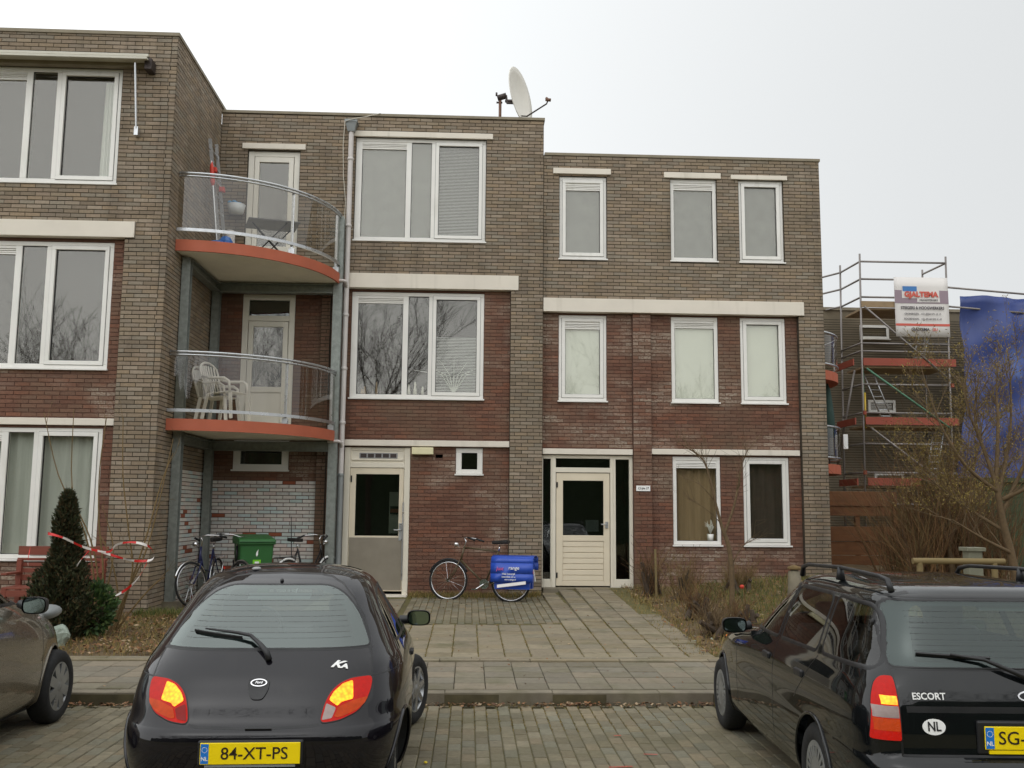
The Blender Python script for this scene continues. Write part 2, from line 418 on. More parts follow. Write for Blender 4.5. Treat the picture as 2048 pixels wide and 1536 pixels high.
mat('bike_navy', lin(36, 40, 80), .35, var=.05)
mat('saddle', lin(30, 27, 26), .6)
mat('pannier_blue', lin(42, 78, 178), .4, var=.04, scale=3)
mat('reflector', lin(250, 246, 244), .3, var=0)
mat('amber', lin(230, 110, 30), .3, em=(1, .35, .05, .25))
mat('fence_wood', lin(114, 74, 42), .75, var=.2, scale=4, streak=(.5, 4, 5), stain=[(lin(86, 50, 30), 1.5, .52, .6)])
mat('scaff_steel', lin(138, 132, 128), .5, metal=.5, var=.15, scale=3)
mat('scaff_board', lin(150, 72, 54), .7, var=.12, scale=2)
mat('scaff_deck', lin(150, 128, 98), .8, var=.15)
mat('scaff_green', lin(84, 130, 104), .5)
mat('scaff_yellow', lin(196, 164, 50), .5)
mat('banner_white', lin(222, 218, 214), .7, var=.04, scale=2)
mat('banner_mauve', lin(150, 132, 142), .7, var=.04, scale=2)
mat('banner_red', lin(206, 96, 82), .7, var=.04)
mat('banner_blue', lin(70, 124, 184), .7, var=.04)
mat('banner_ink', lin(70, 64, 70), .7, var=0)
mat('tarp_blue', lin(54, 70, 128), .45, var=.18, scale=1.3, bump=.3, bscale=4, stain=[(lin(96, 128, 190), .9, .6, .6)])
mat('far_brick', lin(118, 108, 90), .9, var=.2, scale=1.2, world=True)
mat('shed_green', lin(60, 72, 46), .8, var=.2, scale=3)
mat('post_concrete', lin(132, 132, 114), .85, var=.12)
mat('log_wood', lin(122, 106, 70), .8, var=.15, scale=5, streak=(.4, 5, 5))
mat('umbrella_green', lin(34, 62, 54), .7, var=.15, scale=4)
mat('tile_red', lin(120, 60, 46), .8, var=.2)
mat('mark_red', lin(176, 82, 66), .9, var=.3, scale=30)
mat('yellow_bit', lin(226, 200, 40), .6)
mat('mirror_glass', lin(150, 168, 166), .04, metal=1, var=0)
glassmat('window_glass', .05, (.95, .96, .94), wob=.02, rough=.02, refl=(.95, .92, .87))
glassmat('door_glass', .04, (.62, .66, .64), wob=.02)
glassmat('estate_glass', .045, (.42, .52, .50), refl=(.86, .97, .94))
glassmat('car_glass', .13, (.34, .42, .40), refl=(.86, .95, .92))
glassmat('car_side_glass', .03, (.34, .38, .37))
glassmat('balcony_glass', .03, (.74, .72, .68))
glassmat('clear_glass', .05, (.9, .92, .9))

# ================================================================ the houses
BH, BL, VJ = .0668, .2340, .0055          # course height and brick pitch
def cut(iv, a, b):
    out = []
    for (p, q) in iv:
        if b <= p or a >= q: out.append((p, q))
        else:
            if a - p > .02: out.append((p, a))
            if q - b > .02: out.append((b, q))
    return out
class Wall:
    """one brick plane: plane 'F' looks to -y at y=k, plane 'S' looks to +x at x=k"""
    def __init__(s, plane, k): s.pl, s.k, s.rects, s.ops = plane, k, [], []
    def P(s, u, z, d): return V((u, s.k - d, z)) if s.pl == 'F' else V((s.k + d, u, z))
    def rect(s, u0, u1, z0, z1): s.rects.append((u0, u1, z0, z1)); return s
    def hole(s, u0, u1, z0, z1): s.ops.append((u0, u1, z0, z1)); return s
    def inside(s, u, z): return any(a < u < b and c < z < d for a, b, c, d in s.rects) and not any(a < u < b and c < z < d for a, b, c, d in s.ops)
    def courses(s, ends=0, zcut=None):
        res = []
        z0 = min(r[2] for r in s.rects); z1 = max(r[3] for r in s.rects)
        for i in range(int(z0 / BH) - 1, int(z1 / BH) + 2):
            zc = (i + .5) * BH
            iv = sorted((r[0], r[1]) for r in s.rects if r[2] < zc < r[3])
            mg = []
            for a, b in iv:
                if mg and a <= mg[-1][1] + .001: mg[-1] = (mg[-1][0], max(b, mg[-1][1]))
                else: mg.append((a, b))
            for o in s.ops:
                if o[2] - .02 < zc < o[3] + .02: mg = cut(mg, o[0] - .004, o[1] + .004)
            for a, b in mg:
                pass
                ph = (i % 2) * BL / 2 + .017 * math.sin(i * 12.9)
                k = math.ceil((a + .04 - ph) / BL); e = [a]
                while k * BL + ph < b - .04: e.append(k * BL + ph); k += 1
                e.append(b)
                for p, q in zip(e, e[1:]):
                    if q - p > .025: res.append((p + VJ, q - VJ, zc))
        return res
    def mortar(s, parent, m, name='wall', depth=.25, bare=()):
        mb = MB(); us = sorted({q for r in s.rects + s.ops for q in r[:2]}); zs = sorted({q for r in s.rects + s.ops for q in r[2:]})
        ins = lambda i, j: 0 <= i < len(us) - 1 and 0 <= j < len(zs) - 1 and s.inside((us[i] + us[i + 1]) / 2, (zs[j] + zs[j + 1]) / 2)
        d0, d1 = -.009, -depth
        for i in range(len(us) - 1):
            for j in range(len(zs) - 1):
                if not ins(i, j): continue
                a, b, c, d = us[i], us[i + 1], zs[j], zs[j + 1]
                q = lambda *p: mb.add([s.P(*t) for t in p], [(0, 1, 2, 3)])
                q((a, c, d0), (b, c, d0), (b, d, d0), (a, d, d0))
                if not ins(i - 1, j) and a not in bare: q((a, c, d0), (a, d, d0), (a, d, d1), (a, c, d1))
                if not ins(i + 1, j) and b not in bare: q((b, c, d0), (b, d, d0), (b, d, d1), (b, c, d1))
                if not ins(i, j - 1): q((a, c, d0), (b, c, d0), (b, c, d1), (a, c, d1))
                if not ins(i, j + 1): q((a, d, d0), (b, d, d0), (b, d, d1), (a, d, d1))
        return mb.build(name, m, parent)
UNIT = {}
def unit_brick(m, pl):
    if (m, pl) in UNIT: return UNIT[(m, pl)]
    h = (BH - .0132) / 2; l = (BL - 2 * VJ) / 2
    mb = MB()
    if pl == 'F': mb.box(-l, l, -.0005, .1, -h, h)
    else: mb.box(-.1, .0005, -l, l, -h, h)
    o = mb.build('brick', m); me = o.data; bpy.data.objects.remove(o); UNIT[(m, pl)] = me
    return me
def lay_bricks(parent, sets, singles=300, depth=.05, heap='brickwork'):
    """sets: (wall, courses, material). The nearest whole bricks are objects of their own, the rest one mesh per material"""
    full = []
    heaps = {}
    for w_, cs, m in sets:
        for (a, b, z) in cs:
            if abs((b - a) - (BL - 2 * VJ)) < .002: full.append(((w_.P((a + b) / 2, z, 0) - EYE).length, w_, a, b, z, m))
            else: heaps.setdefault(m, []).append((w_, a, b, z))
    full.sort(key=lambda t: t[0])
    for t in full[singles:]: heaps.setdefault(t[5], []).append(t[1:5])
    for _, w_, a, b, z, m in full[:singles]:
        o = bpy.data.objects.new('brick', unit_brick(m, w_.pl)); C.objects.link(o); o.parent = parent
        o.location = w_.P((a + b) / 2, z, rnd.uniform(-.0015, .001)) - parent.location
        if m == 'chalked_brick': o['label'] = 'brick rubbed with pale chalk'
    h = (BH - .0132) / 2
    for m, lst in heaps.items():
        mb = MB()
        for w_, a, b, z in lst:
            d = rnd.uniform(-.002, .0012); e = rnd.uniform(-.0012, .0012)
            lo, hi = z - h + e, z + h + e
            f = [w_.P(a, lo, d), w_.P(b, lo, d), w_.P(b, hi, d), w_.P(a, hi, d), w_.P(a, lo, -depth), w_.P(b, lo, -depth), w_.P(b, hi, -depth), w_.P(a, hi, -depth)]
            mb.add(f, [(0, 1, 2, 3), (1, 5, 6, 2), (5, 4, 7, 6), (4, 0, 3, 7), (3, 2, 6, 7), (0, 4, 5, 1)])
        mb.build(heap, m, parent, kind='stuff')

def window(parent, x0, x1, z0, z1, y, panes, fr=.07, back='room_dark', sill=.03, name='window', fm='white_pvc', glass='window_glass', sillw=.02):
    """panes: (glass x0, x1, kind) with kind letters s = opening sash, v = vent grille on top, then what hangs behind"""
    mb = MB(); D = .09
    zb, zt = z0 + fr, z1 - fr
    mb.box(x0, x1, y, y + D, z0, zb); mb.box(x0, x1, y, y + D, zt, z1)
    xs = [x0] + [q for p in panes for q in p[:2]] + [x1]
    for i in range(0, len(xs), 2): mb.box(xs[i], xs[i + 1], y + .0005, y + D, zb, zt)
    w_ = mb.build(name, fm, parent, bevel=.006)
    for gx0, gx1, k, hang in panes:
        a, b, c, d = gx0, gx1, zb, zt
        if 's' in k:   # the sash: its own rim, proud of the frame, with a dark gap round it
            s_ = MB(); t = .065; o_ = .012
            a, b, c, d = gx0 + t - o_, gx1 - t + o_, zb + t - o_, zt - t + o_
            for bx in ((gx0 - o_, gx1 + o_, zb - o_, c), (gx0 - o_, gx1 + o_, d, zt + o_), (gx0 - o_, a, c, d), (b, gx1 + o_, c, d)):
                s_.box(bx[0], bx[1], y - .016, y + .05, bx[2], bx[3])
            s_.build('sash', fm, w_, bevel=.005)
            g_ = MB(); e = .005; q = o_ + e
            for bx in ((gx0 - q, gx1 + q, zb - q, zb - o_), (gx0 - q, gx1 + q, zt + o_, zt + q), (gx0 - q, gx0 - o_, zb - o_, zt + o_), (gx1 + o_, gx1 + q, zb - o_, zt + o_)):
                g_.box(bx[0], bx[1], y - .002, y + .04, bx[2], bx[3])
            g_.build('gasket', 'black_trim', w_)
        if 'v' in k:
            v_ = MB(); hh = .13
            v_.box(a, b, y + .012, y + .06, d - .03, d)
            for i in range(3): v_.obox(((a + b) / 2, y + .02, d - .045 - i * .03), ((b - a) / 2, 0, 0), (0, .014, -.008), (0, .003, .008))
            v_.box(a, b, y + .008, y + .06, d - hh - .012, d - hh + .012)
            v_.box(a, b, y + .045, y + .06, d - hh, d)
            v_.build('vent', fm, w_); d -= hh
        gm = MB(); gm.box(a - .004, b + .004, y + .035, y + .045, c - .004, d + .004); gm.build('pane', glass, w_)
        rub = MB(); t = .008
        for bx in ((a, b, c, c + t), (a, b, d - t, d), (a, a + t, c + t, d - t), (b - t, b, c + t, d - t)): rub.box(bx[0], bx[1], y + .024, y + .036, bx[2], bx[3])
        rub.build('glazing_bead', 'black_trim', w_)
        if hang:
            kind, lo, hi = hang if isinstance(hang, tuple) else (hang, 0, 1)
            za, zb2 = c + (d - c) * lo, c + (d - c) * hi
            h_ = MB()
            if kind in ('net', 'tan', 'brown'):
                n_ = max(8, int((b - a) / .035)); pts = []
                for i in range(n_ + 1):
                    x = a - .03 + (b - a + .06) * i / n_; pts.append((x, y + .16 + .022 * math.sin(i * 1.35 + .4 * math.sin(i * .7)) + rnd.uniform(-.004, .004)))
                for i in range(n_): h_.quad((*pts[i], za - .03), (*pts[i + 1], za - .03), (*pts[i + 1], zb2 + .02), (*pts[i], zb2 + .02))
                h_.build('curtain', {'net': 'net_curtain', 'tan': 'tan_curtain', 'brown': 'brown_curtain'}[kind], w_, smooth=True)
            elif kind == 'slats':
                n_ = int((zb2 - za) / .0285)
                for i in range(n_):
                    z = za + (i + .5) * (zb2 - za) / n_; h_.obox(((a + b) / 2, y + .075, z), ((b - a) / 2 - .005, 0, 0), (0, .011, .0065), (0, -.0004, .0008))
                h_.build('blind', 'blind_slat', w_)
            else:
                h_.box(a - .03, b + .03, y + .07, y + .075, za - .02, zb2 + .02); h_.build('blind', {'blind': 'white_blind', 'frost': 'frosted', 'grey': 'room_grey'}[kind], w_)
    r_ = MB(); a, b, c, d, f, g = x0 + .02, x1 - .02, z0 + .02, z1 - .02, y + D - .01, y + .9
    for q in (((a, g, c), (b, g, c), (b, g, d), (a, g, d)), ((a, f, c), (a, g, c), (a, g, d), (a, f, d)), ((b, f, c), (b, g, c), (b, g, d), (b, f, d)), ((a, f, c), (b, f, c), (b, g, c), (a, g, c)), ((a, f, d), (b, f, d), (b, g, d), (a, g, d))): r_.quad(*q)
    r_.build('interior', back, w_)
    if sill:
        s_ = MB(); s_.box(x0 - sillw, x1 + sillw, y - .07, y + .02, z0 - sill, z0 - .001); s_.build('sill', fm, w_, bevel=.004)
    return w_

YF, YR = 17.97, 18.07       # yellow brick face, recessed red brick face
MBK = 'yellow_brick'
def big(x0, kinds): return [(x0 + .118, x0 + .958, kinds[0], kinds[3]), (x0 + 1.058, x0 + 1.441, kinds[1], kinds[4]), (x0 + 1.53, x0 + 2.40, kinds[2], kinds[5])]
bigw = 2.482
def add_box(parent, name, m, x0, x1, y0, y1, z0, z1, bevel=.006):
    return MB().box(x0, x1, y0, y1, z0, z1).build(name, m, parent, bevel=bevel)

# ---- left block, its front 2.8 m nearer the street
LX, LY = -4.796, 15.14
lb = thing('apartment_block', 'tallest brick apartment block, jutting toward the street at left, with wide white three-part windows', 'apartment block', (-7.4, 20, 0))
lx0 = -8.132
fy = Wall('F', LY).rect(-11.5, LX, 5.97, 9.33).rect(-5.46, LX, -.1, 5.97)
fy.hole(lx0, lx0 + bigw, 6.845, 8.756).hole(-11.5, -5.311, 5.97, 6.2)
fy.rects.append((-5.46, -5.311, 5.9, 5.97))
fr_ = Wall('F', LY + .1).rect(-11.5, -5.46, -.1, 5.97)
fr_.hole(lx0, lx0 + bigw, 3.896, 5.909).hole(lx0, lx0 + bigw, .98, 2.97).hole(-11.5, -5.46, 3.013, 3.12)
sy = Wall('S', LX).rect(LY, YF, 2.42, 9.33).rect(LY, LY + .80, -.1, 2.42)
sc = Wall('S', LX).rect(LY + .80, YF, -.1, 2.42)
for w_, m in ((fy, 'dark_mortar'), (fr_, 'red_mortar'), (sy, 'dark_mortar'), (sc, 'red_mortar')): w_.mortar(lb, m, bare=(LX, LY))
def trim(cs, xmax, alt):   # interlock at the corner
    out = []
    for a, b, z in cs:
        i = int(z / BH)
        if b > xmax - .01 and (i % 2) == alt: b = xmax - .112
        if b - a > .02: out.append((a, b, z))
    return out
def trim0(cs, xmin, alt):
    out = []
    for a, b, z in cs:
        i = int(z / BH)
        if a < xmin + .01 and (i % 2) == alt: a = xmin + .112
        if b - a > .02: out.append((a, b, z))
    return out
lay_bricks(lb, [(fy, trim(fy.courses(), LX, 1), 'yellow_brick'), (fr_, fr_.courses(), 'red_brick'), (sy, trim0(sy.courses(), LY, 0), 'yellow_brick'), (sc, sc.courses(), 'chalked_brick')], depth=.1)
sh = MB(); sh.box(-11.45, LX - .26, LY + .36, 27, -.1, 9.2); sh.box(-11.45, LX - .02, YF + .5, 27, -.1, 9.2); sh.build('core', 'room_dark', lb)
cp = MB(); cp.box(-11.5, LX + .02, LY - .02, LY + .25, 9.325, 9.385); cp.box(LX - .25, LX + .02, LY + .25, YF + .3, 9.325, 9.385); cp.build('coping', 'coping', lb, bevel=.004)
add_box(lb, 'roof', 'roofing', -11.4, LX - .26, LY + .25, 27, 9.2, 9.3, 0)
window(lb, lx0, lx0 + bigw, 6.845, 8.756, LY + .05, big(lx0, ['v', '', 's', None, None, None]))
cu = MB()
for i in range(7): cu.quad((-5.99 + i * .028 + rnd.uniform(-.004, .004), LY + .2 + .02 * (i % 2), 6.93), (-5.962 + i * .028, LY + .2 + .02 * ((i + 1) % 2), 6.93), (-5.95 + i * .022, LY + .2 + .02 * ((i + 1) % 2), 8.6), (-5.972 + i * .022, LY + .2 + .02 * (i % 2), 8.6))
cu.build('curtain', 'net_curtain', lb)
window(lb, lx0, lx0 + bigw, 3.896, 5.909, LY + .12, big(lx0, ['v', '', 's', None, None, None]))
window(lb, lx0, lx0 + bigw, .98, 2.97, LY + .12, big(lx0, ['v', '', 's', 'net', 'net', 'net']))
add_box(lb, 'concrete_band', 'cream_concrete', -11.5, -5.311, LY - .03, LY + .2, 5.965, 6.222)
add_box(lb, 'concrete_band', 'cream_concrete', -11.5, -5.452, LY + .06, LY + .2, 3.013, 3.121)
# folded awning over its top window
aw = MB(); aw.box(-8.4, -5.16, LY - .36, LY - .30, 8.76, 8.80); aw.box(-8.4, -5.15, LY - .33, LY - .29, 8.815, 8.86); aw.box(-8.4, -5.17, LY - .31, LY - .12, 8.80, 8.812)
a_ = aw.build('awning', 'awning_white', lb, bevel=.01)
t_ = MB(); t_.tube([(-8.4, LY - .16, 8.86), (-5.2, LY - .16, 8.86)], .055, 12); t_.build('fabric_roll', 'room_dark', a_, smooth=True)
add_box(a_, 'cassette', 'coping', -8.45, -5.24, LY - .12, LY - .01, 8.74, 8.85)
add_box(a_, 'bracket', 'dark_metal', -5.24, -5.13, LY - .22, LY, 8.66, 8.84)
ar = MB(); ar.tube([(-5.37, LY - .26, 8.74), (-5.35, LY - .1, 7.72)], .016, 8); ar.obox((-5.35, LY - .06, 7.68), (.03, 0, 0), (0, .05, 0), (0, 0, .07)); ar.build('arm', 'aluminium', a_)

# ---- middle block
mb_ = thing('apartment_block', 'brick apartment block in the middle, behind the curved balconies, with a steel-plated cream door', 'apartment block', (-1.7, 20, 0))
RX = 1.338
d0, d1 = -2.248, .234
my = Wall('F', YF).rect(LX, RX, 5.88, 9.24).rect(.73, RX, -.1, 5.88)
my.rect(-2.80, -2.63, -.1, 5.88)
my.hole(d0, d1, 6.808, 8.819).hole(-4.275, -3.30, 5.88, 8.50).hole(-2.31, .872, 5.88, 6.158)
my.rects.append((.73, .872, 5.875, 5.88))
mr = Wall('F', YR).rect(-2.63, .73, -.1, 5.88).rect(LX, -2.80, 2.29, 5.88)
mr.hole(d0, d1, 3.821, 5.826).hole(-4.27, -3.30, 3.0, 5.74).hole(-2.30, -1.10, -.1, 2.91).hole(-.256, .24, 2.43, 2.91).hole(-4.33, -3.32, 2.47, 3.05).hole(-2.31, .73, 2.927, 3.038)
mr.hole(-.63, -.50, 2.72, 2.785)
mc = Wall('F', YR).rect(LX, -2.80, -.1, 2.29)
for w_, m in ((my, 'dark_mortar'), (mr, 'red_mortar'), (mc, 'red_mortar')): w_.mortar(mb_, m)
pil = [t for t in my.courses() if t[1] < -2.6 and t[0] > -2.82 and t[2] < 5.88]
rest = [t for t in my.courses() if not (t[1] < -2.6 and t[0] > -2.82 and t[2] < 5.88)]
lay_bricks(mb_, [(my, rest, 'yellow_brick'), (my, pil, 'red_brick'), (mr, mr.courses(), 'red_brick'), (mc, mc.courses(), 'chalked_brick')], depth=.09)
sh = MB(); sh.box(LX, RX - .02, YR + 1.0, 27, -.1, 9.1); sh.build('core', 'room_dark', mb_)
cp = MB(); cp.box(LX, RX + .02, YF - .02, YF + .25, 9.232, 9.287); cp.box(RX - .25, RX + .02, YF + .25, 27, 9.232, 9.287); cp.build('coping', 'coping', mb_, bevel=.004)
add_box(mb_, 'roof', 'roofing', LX, RX - .25, YF + .25, 27, 9.1, 9.2, 0)
add_box(mb_, 'side_wall', 'dark_mortar', RX - .24, RX - .004, YF + .012, 27, 8.4, 9.23, 0)
window(mb_, d0, d1, 6.808, 8.819, YF + .05, big(d0, ['v', '', 's', 'grey', 'grey', 'slats']))
w1 = window(mb_, d0, d1, 3.821, 5.826, YR + .02, big(d0, ['v', '', 's', None, None, ('slats', .0, .6)]))
for x, h, r in ((-2.03, .1, .03), (-1.98, .15, .032), (-1.76, .24, .025), (-1.16, .2, .035), (-1.04, .25, .036), (-.9, .16, .032)):
    f_ = MB(); yq = YR + .115; z0 = 3.9
    f_.lathe([(0, 0), (r, 0), (r * .9, h * .35), (r * .55, h * .62), (r * .62, h * .78), (r * .3, h * .97), (0, h)], (x, yq, z0), n_=10); f_.build('figurine', 'figure_glaze' if x > -1.5 else 'tan_curtain', w1, smooth=True)
tw = MB()
for k in range(7):
    a = (k - 3) * .17; tw.tube([(-.32, YR + .078, 3.93), (-.32 + a * .45, YR + .077, 4.28), (-.32 + a * 1.5, YR + .076, 4.62 - abs(a) * .5)], [.012, .009, .003], 5)
tw.build('dried_twigs', 'net_curtain', w1)
window(mb_, -.256, .24, 2.43, 2.905, YR + .02, [(-.15, .14, '', None)], fr=.085)
window(mb_, -4.33, -3.32, 2.47, 3.05, YR + .02, [(-4.2, -3.45, '', None)], fr=.1, glass='window_glass')
add_box(mb_, 'lintel', 'cream_concrete', -2.29, .36, YF - .04, YF + .05, 8.822, 8.93)
add_box(mb_, 'lintel', 'cream_concrete', -4.382, -3.197, YF - .04, YF + .05, 8.525, 8.632)
add_box(mb_, 'concrete_band', 'cream_concrete', -2.312, .872, YF - .04, YF + .2, 5.877, 6.153)
add_box(mb_, 'concrete_band', 'cream_concrete', -2.302, .728, YF + .02, YF + .2, 2.927, 3.036)
add_box(mb_, 'wall_lamp', 'lamp_cream', -1.065, -.67, YF - .02, YR - .001, 2.775, 2.905, .012)
# balcony doors
def balcony_door(parent, y, z0, z1, glow, trans):
    f = MB(); x0, x1 = -4.272, -3.30
    for bx in ((x0, x0 + .11, z0, z1), (x1 - .11, x1, z0, z1), (x0 + .11, x1 - .11, z1 - .1, z1)): f.box(bx[0], bx[1], y, y + .1, bx[2], bx[3])
    zt = z1 - .1
    if trans:
        f.box(x0 + .11, x1 - .11, y, y + .1, z1 - .1 - trans - .1, z1 - .1 - trans); zt = z1 - .2 - trans
    d_ = f.build('balcony_door', 'white_door', parent, bevel=.006)
    if trans: MB().box(x0 + .11, x1 - .11, y + .04, y + .05, z1 - .1 - trans, z1 - .1).build('transom_pane', 'door_glass', d_)
    l = MB(); a, b = x0 + .12, x1 - .12
    for bx in ((a, a + .09, z0 + .04, zt - .01), (b - .09, b, z0 + .04, zt - .01), (a + .09, b - .09, zt - .11, zt - .01), (a + .09, b - .09, z0 + .04, z0 + .14), (a + .09, b - .09, glow - .1, glow)): l.box(bx[0], bx[1], y - .01, y + .05, bx[2], bx[3])
    l.box(a + .09, b - .09, y + .02, y + .04, z0 + .14, glow - .1)
    l.build('leaf', 'white_door', d_, bevel=.005)
    MB().box(a + .09, b - .09, y + .025, y + .035, glow, zt - .11).build('pane', 'window_glass', d_)
    r_ = MB(); r_.box(x0 + .05, x1 - .05, y + .95, y + .96, z0, z1); r_.box(x0 + .05, x1 - .05, y + .2, y + .95, z0, z0 + .02); r_.build('interior', 'room_dark', d_)
balcony_door(mb_, YF + .05, 6.07, 8.50, 6.65, 0)
balcony_door(mb_, YR + .02, 3.165, 5.74, 4.0, .3)
# street door with steel kick plate
f = MB(); y = YR - .01; z0 = .24
for bx in ((-2.297, -2.19, z0, 2.9), (-1.20, -1.095, z0, 2.9), (-2.19, -1.20, 2.53, 2.62)): f.box(bx[0], bx[1], y, y + .12, bx[2], bx[3])
f.box(-2.19, -1.20, y + .03, y + .1, 2.62, 2.9); f.box(-2.17, -1.22, y + .015, y + .03, 2.84, 2.87); f.box(-2.17, -1.22, y + .005, y + .03, 2.66, 2.69)
dr = f.build('street_door', 'pale_paint', mb_, bevel=.006)
v_ = MB()
v_.box(-2.03, -1.33, y + .02, y + .03, 2.70, 2.80); v_.build('vent', 'grey_vent', dr)
v_ = MB()
for k in range(5): v_.box(-2.01 + k * .137, -1.90 + k * .137, y + .014, y + .021, 2.715, 2.785)
v_.build('vent_slot', 'dark_metal', dr)
l = MB()
for bx in ((-2.185, -2.08, .3, 2.525), (-1.287, -1.205, .3, 2.525), (-2.08, -1.287, 2.41, 2.525), (-2.08, -1.287, .3, 1.29)): l.box(bx[0], bx[1], y + .02, y + .07, bx[2], bx[3])
lf = l.build('leaf', 'cream_paint', dr, bevel=.004)
add_box(dr, 'kick_plate', 'kick_plate', -2.175, -1.215, y + .012, y + .019, .32, 1.26, .002)
MB().box(-2.08, -1.287, y + .04, y + .05, 1.29, 2.41).build('pane', 'door_glass', dr)
h_ = MB(); h_.box(-1.275, -1.222, y - .01, y + .019, 1.21, 1.52); h_.tube([(-1.25, y - .01, 1.40), (-1.25, y - .06, 1.40), (-1.36, y - .06, 1.40)], .011, 8); h_.tube([(-1.205, y - .02, 1.9), (-1.205, y - .02, .5)], .012, 6); h_.build('handle', 'aluminium', dr)
h_ = MB(); h_.box(-2.175, -2.15, y + .005, y + .02, 2.26, 2.38); h_.build('hinge', 'black_trim', dr)
r_ = MB(); r_.box(-2.25, -1.15, y + 1.2, y + 1.22, .2, 2.9); r_.box(-2.25, -1.15, y + .2, y + 1.2, .2, .23); r_.box(-2.27, -2.25, y + .15, y + 1.2, .2, 2.9); r_.box(-1.15, -1.13, y + .15, y + 1.2, .2, 2.9); r_.build('hallway', 'room_dark', dr)
add_box(dr, 'notice_board', 'pale_paint', -1.52, -1.26, y + .75, y + .77, 1.32, 2.1, 0)
nb = MB(); nb.box(-1.5, -1.3, y + .735, y + .75, 1.78, 1.83); nb.box(-1.5, -1.3, y + .735, y + .75, 1.68, 1.71); nb.build('notice', 'black_ink', dr)
add_box(dr, 'notice', 'fascia_orange', -1.5, -1.3, y + .735, y + .75, 1.71, 1.78, 0)
st = MB(); st.box(-2.3, -1.09, YF - .22, YR + .1, -.1, .245); st.build('doorstep', 'cream_concrete', mb_, bevel=.01)

# ---- right block
rb = thing('apartment_block', 'lowest brick apartment block, at right, with narrow windows and a cream slatted front door', 'apartment block', (4, 20, 0))
YG = YF + .03
X1 = 6.707
ry = Wall('F', YG).rect(RX + .002, X1, 5.49, 8.56).rect(6.215, X1, -.1, 5.49)
A, B_, Cw = (1.648, 2.554), (3.789, 4.684), (5.116, 5.983)
for q in (A, B_, Cw): ry.hole(*q, 6.531, 8.151)
ry.hole(RX, 6.315, 5.49, 5.752); ry.rects.append((6.215, 6.315, 5.485, 5.49))
rr = Wall('F', YR + .03).rect(RX + .002, 3.04, -.1, 5.49).rect(3.385, 6.215, -.1, 5.49)
for q in (A, B_, Cw): rr.hole(*q, 3.821, 5.454)
for q in (B_, Cw): rr.hole(*q, 1.167, 2.797)
rr.hole(1.34, 3.04, -.1, 2.80).hole(RX, 3.025, 2.80, 2.915).hole(3.36, 6.186, 2.827, 2.93)
rp = Wall('F', YG + .02).rect(3.04, 3.385, -.1, 5.49)
for w_, m in ((ry, 'dark_mortar'), (rr, 'red_mortar'), (rp, 'red_mortar')): w_.mortar(rb, m)
lay_bricks(rb, [(ry, ry.courses(), 'yellow_brick'), (rr, rr.courses(), 'red_brick'), (rp, rp.courses(), 'red_brick')], depth=.09)
sh = MB(); sh.box(RX + .1, X1 - .03, YR + 1.1, 27, -.1, 8.4); sh.build('core', 'room_dark', rb)
add_box(rb, 'side_wall', 'far_brick', X1 - .25, X1 - .006, YG + .03, 27, -.1, 8.55, 0)
cp = MB(); cp.box(RX + .02, X1 + .02, YG - .02, YG + .25, 8.552, 8.607); cp.box(X1 - .25, X1 + .02, YG + .25, 27, 8.552, 8.607); cp.build('coping', 'coping', rb, bevel=.004)
add_box(rb, 'roof', 'roofing', RX + .02, X1 - .25, YG + .25, 27, 8.4, 8.5, 0)
def small(q, z0, z1, y, k, hang, **kw):
    return window(rb, q[0], q[1], z0, z1, y, [(q[0] + .07, q[1] - .07, k, hang)], **kw)
small(A, 6.531, 8.151, YG + .05, 'sv', ('grey', 0, 1)); small(B_, 6.531, 8.151, YG + .05, 'v', ('grey', 0, 1)); small(Cw, 6.531, 8.151, YG + .05, 's', ('grey', 0, 1))
small(A, 3.821, 5.454, YR + .05, 'sv', 'frost'); small(B_, 3.821, 5.454, YR + .05, 'v', 'frost'); small(Cw, 3.821, 5.454, YR + .05, 's', 'frost')
wt = small(B_, 1.167, 2.797, YR + .05, 'v', 'tan'); small(Cw, 1.167, 2.797, YR + .05, 's', 'brown')
pl = MB(); pl.lathe([(0, 0), (.05, 0), (.065, .12), (.06, .12)], (4.5, YR + .13, 1.245), n_=12)
for k in range(9): pl.tube([(4.5, YR + .13, 1.36), (4.5 + rnd.uniform(-.06, .06), YR + .13 + rnd.uniform(-.02, .02), 1.5), (4.5 + rnd.uniform(-.13, .1), YR + .12, 1.5 + rnd.uniform(0, .14))], [.004, .01, .002], 5)
pl.build('orchid_pot', 'white_pvc', wt, smooth=True)
for q, z, zz in ((A, 8.185, 8.297), (B_, 8.15, 8.264), (Cw, 8.13, 8.238)): add_box(rb, 'lintel', 'cream_concrete', q[0] - .125 if q is not Cw else q[0] - .15, q[1] + .08, YG - .04, YG + .05, max(z, 8.153), zz)
add_box(rb, 'concrete_band', 'cream_concrete', RX + .008, 6.315, YG - .05, YG + .2, 5.489, 5.748)
add_box(rb, 'concrete_band', 'cream_concrete', RX + .008, 3.025, YG + .02, YG + .2, 2.812, 2.915)
add_box(rb, 'concrete_band', 'cream_concrete', 3.36, 6.186, YG + .04, YG + .2, 2.829, 2.932)
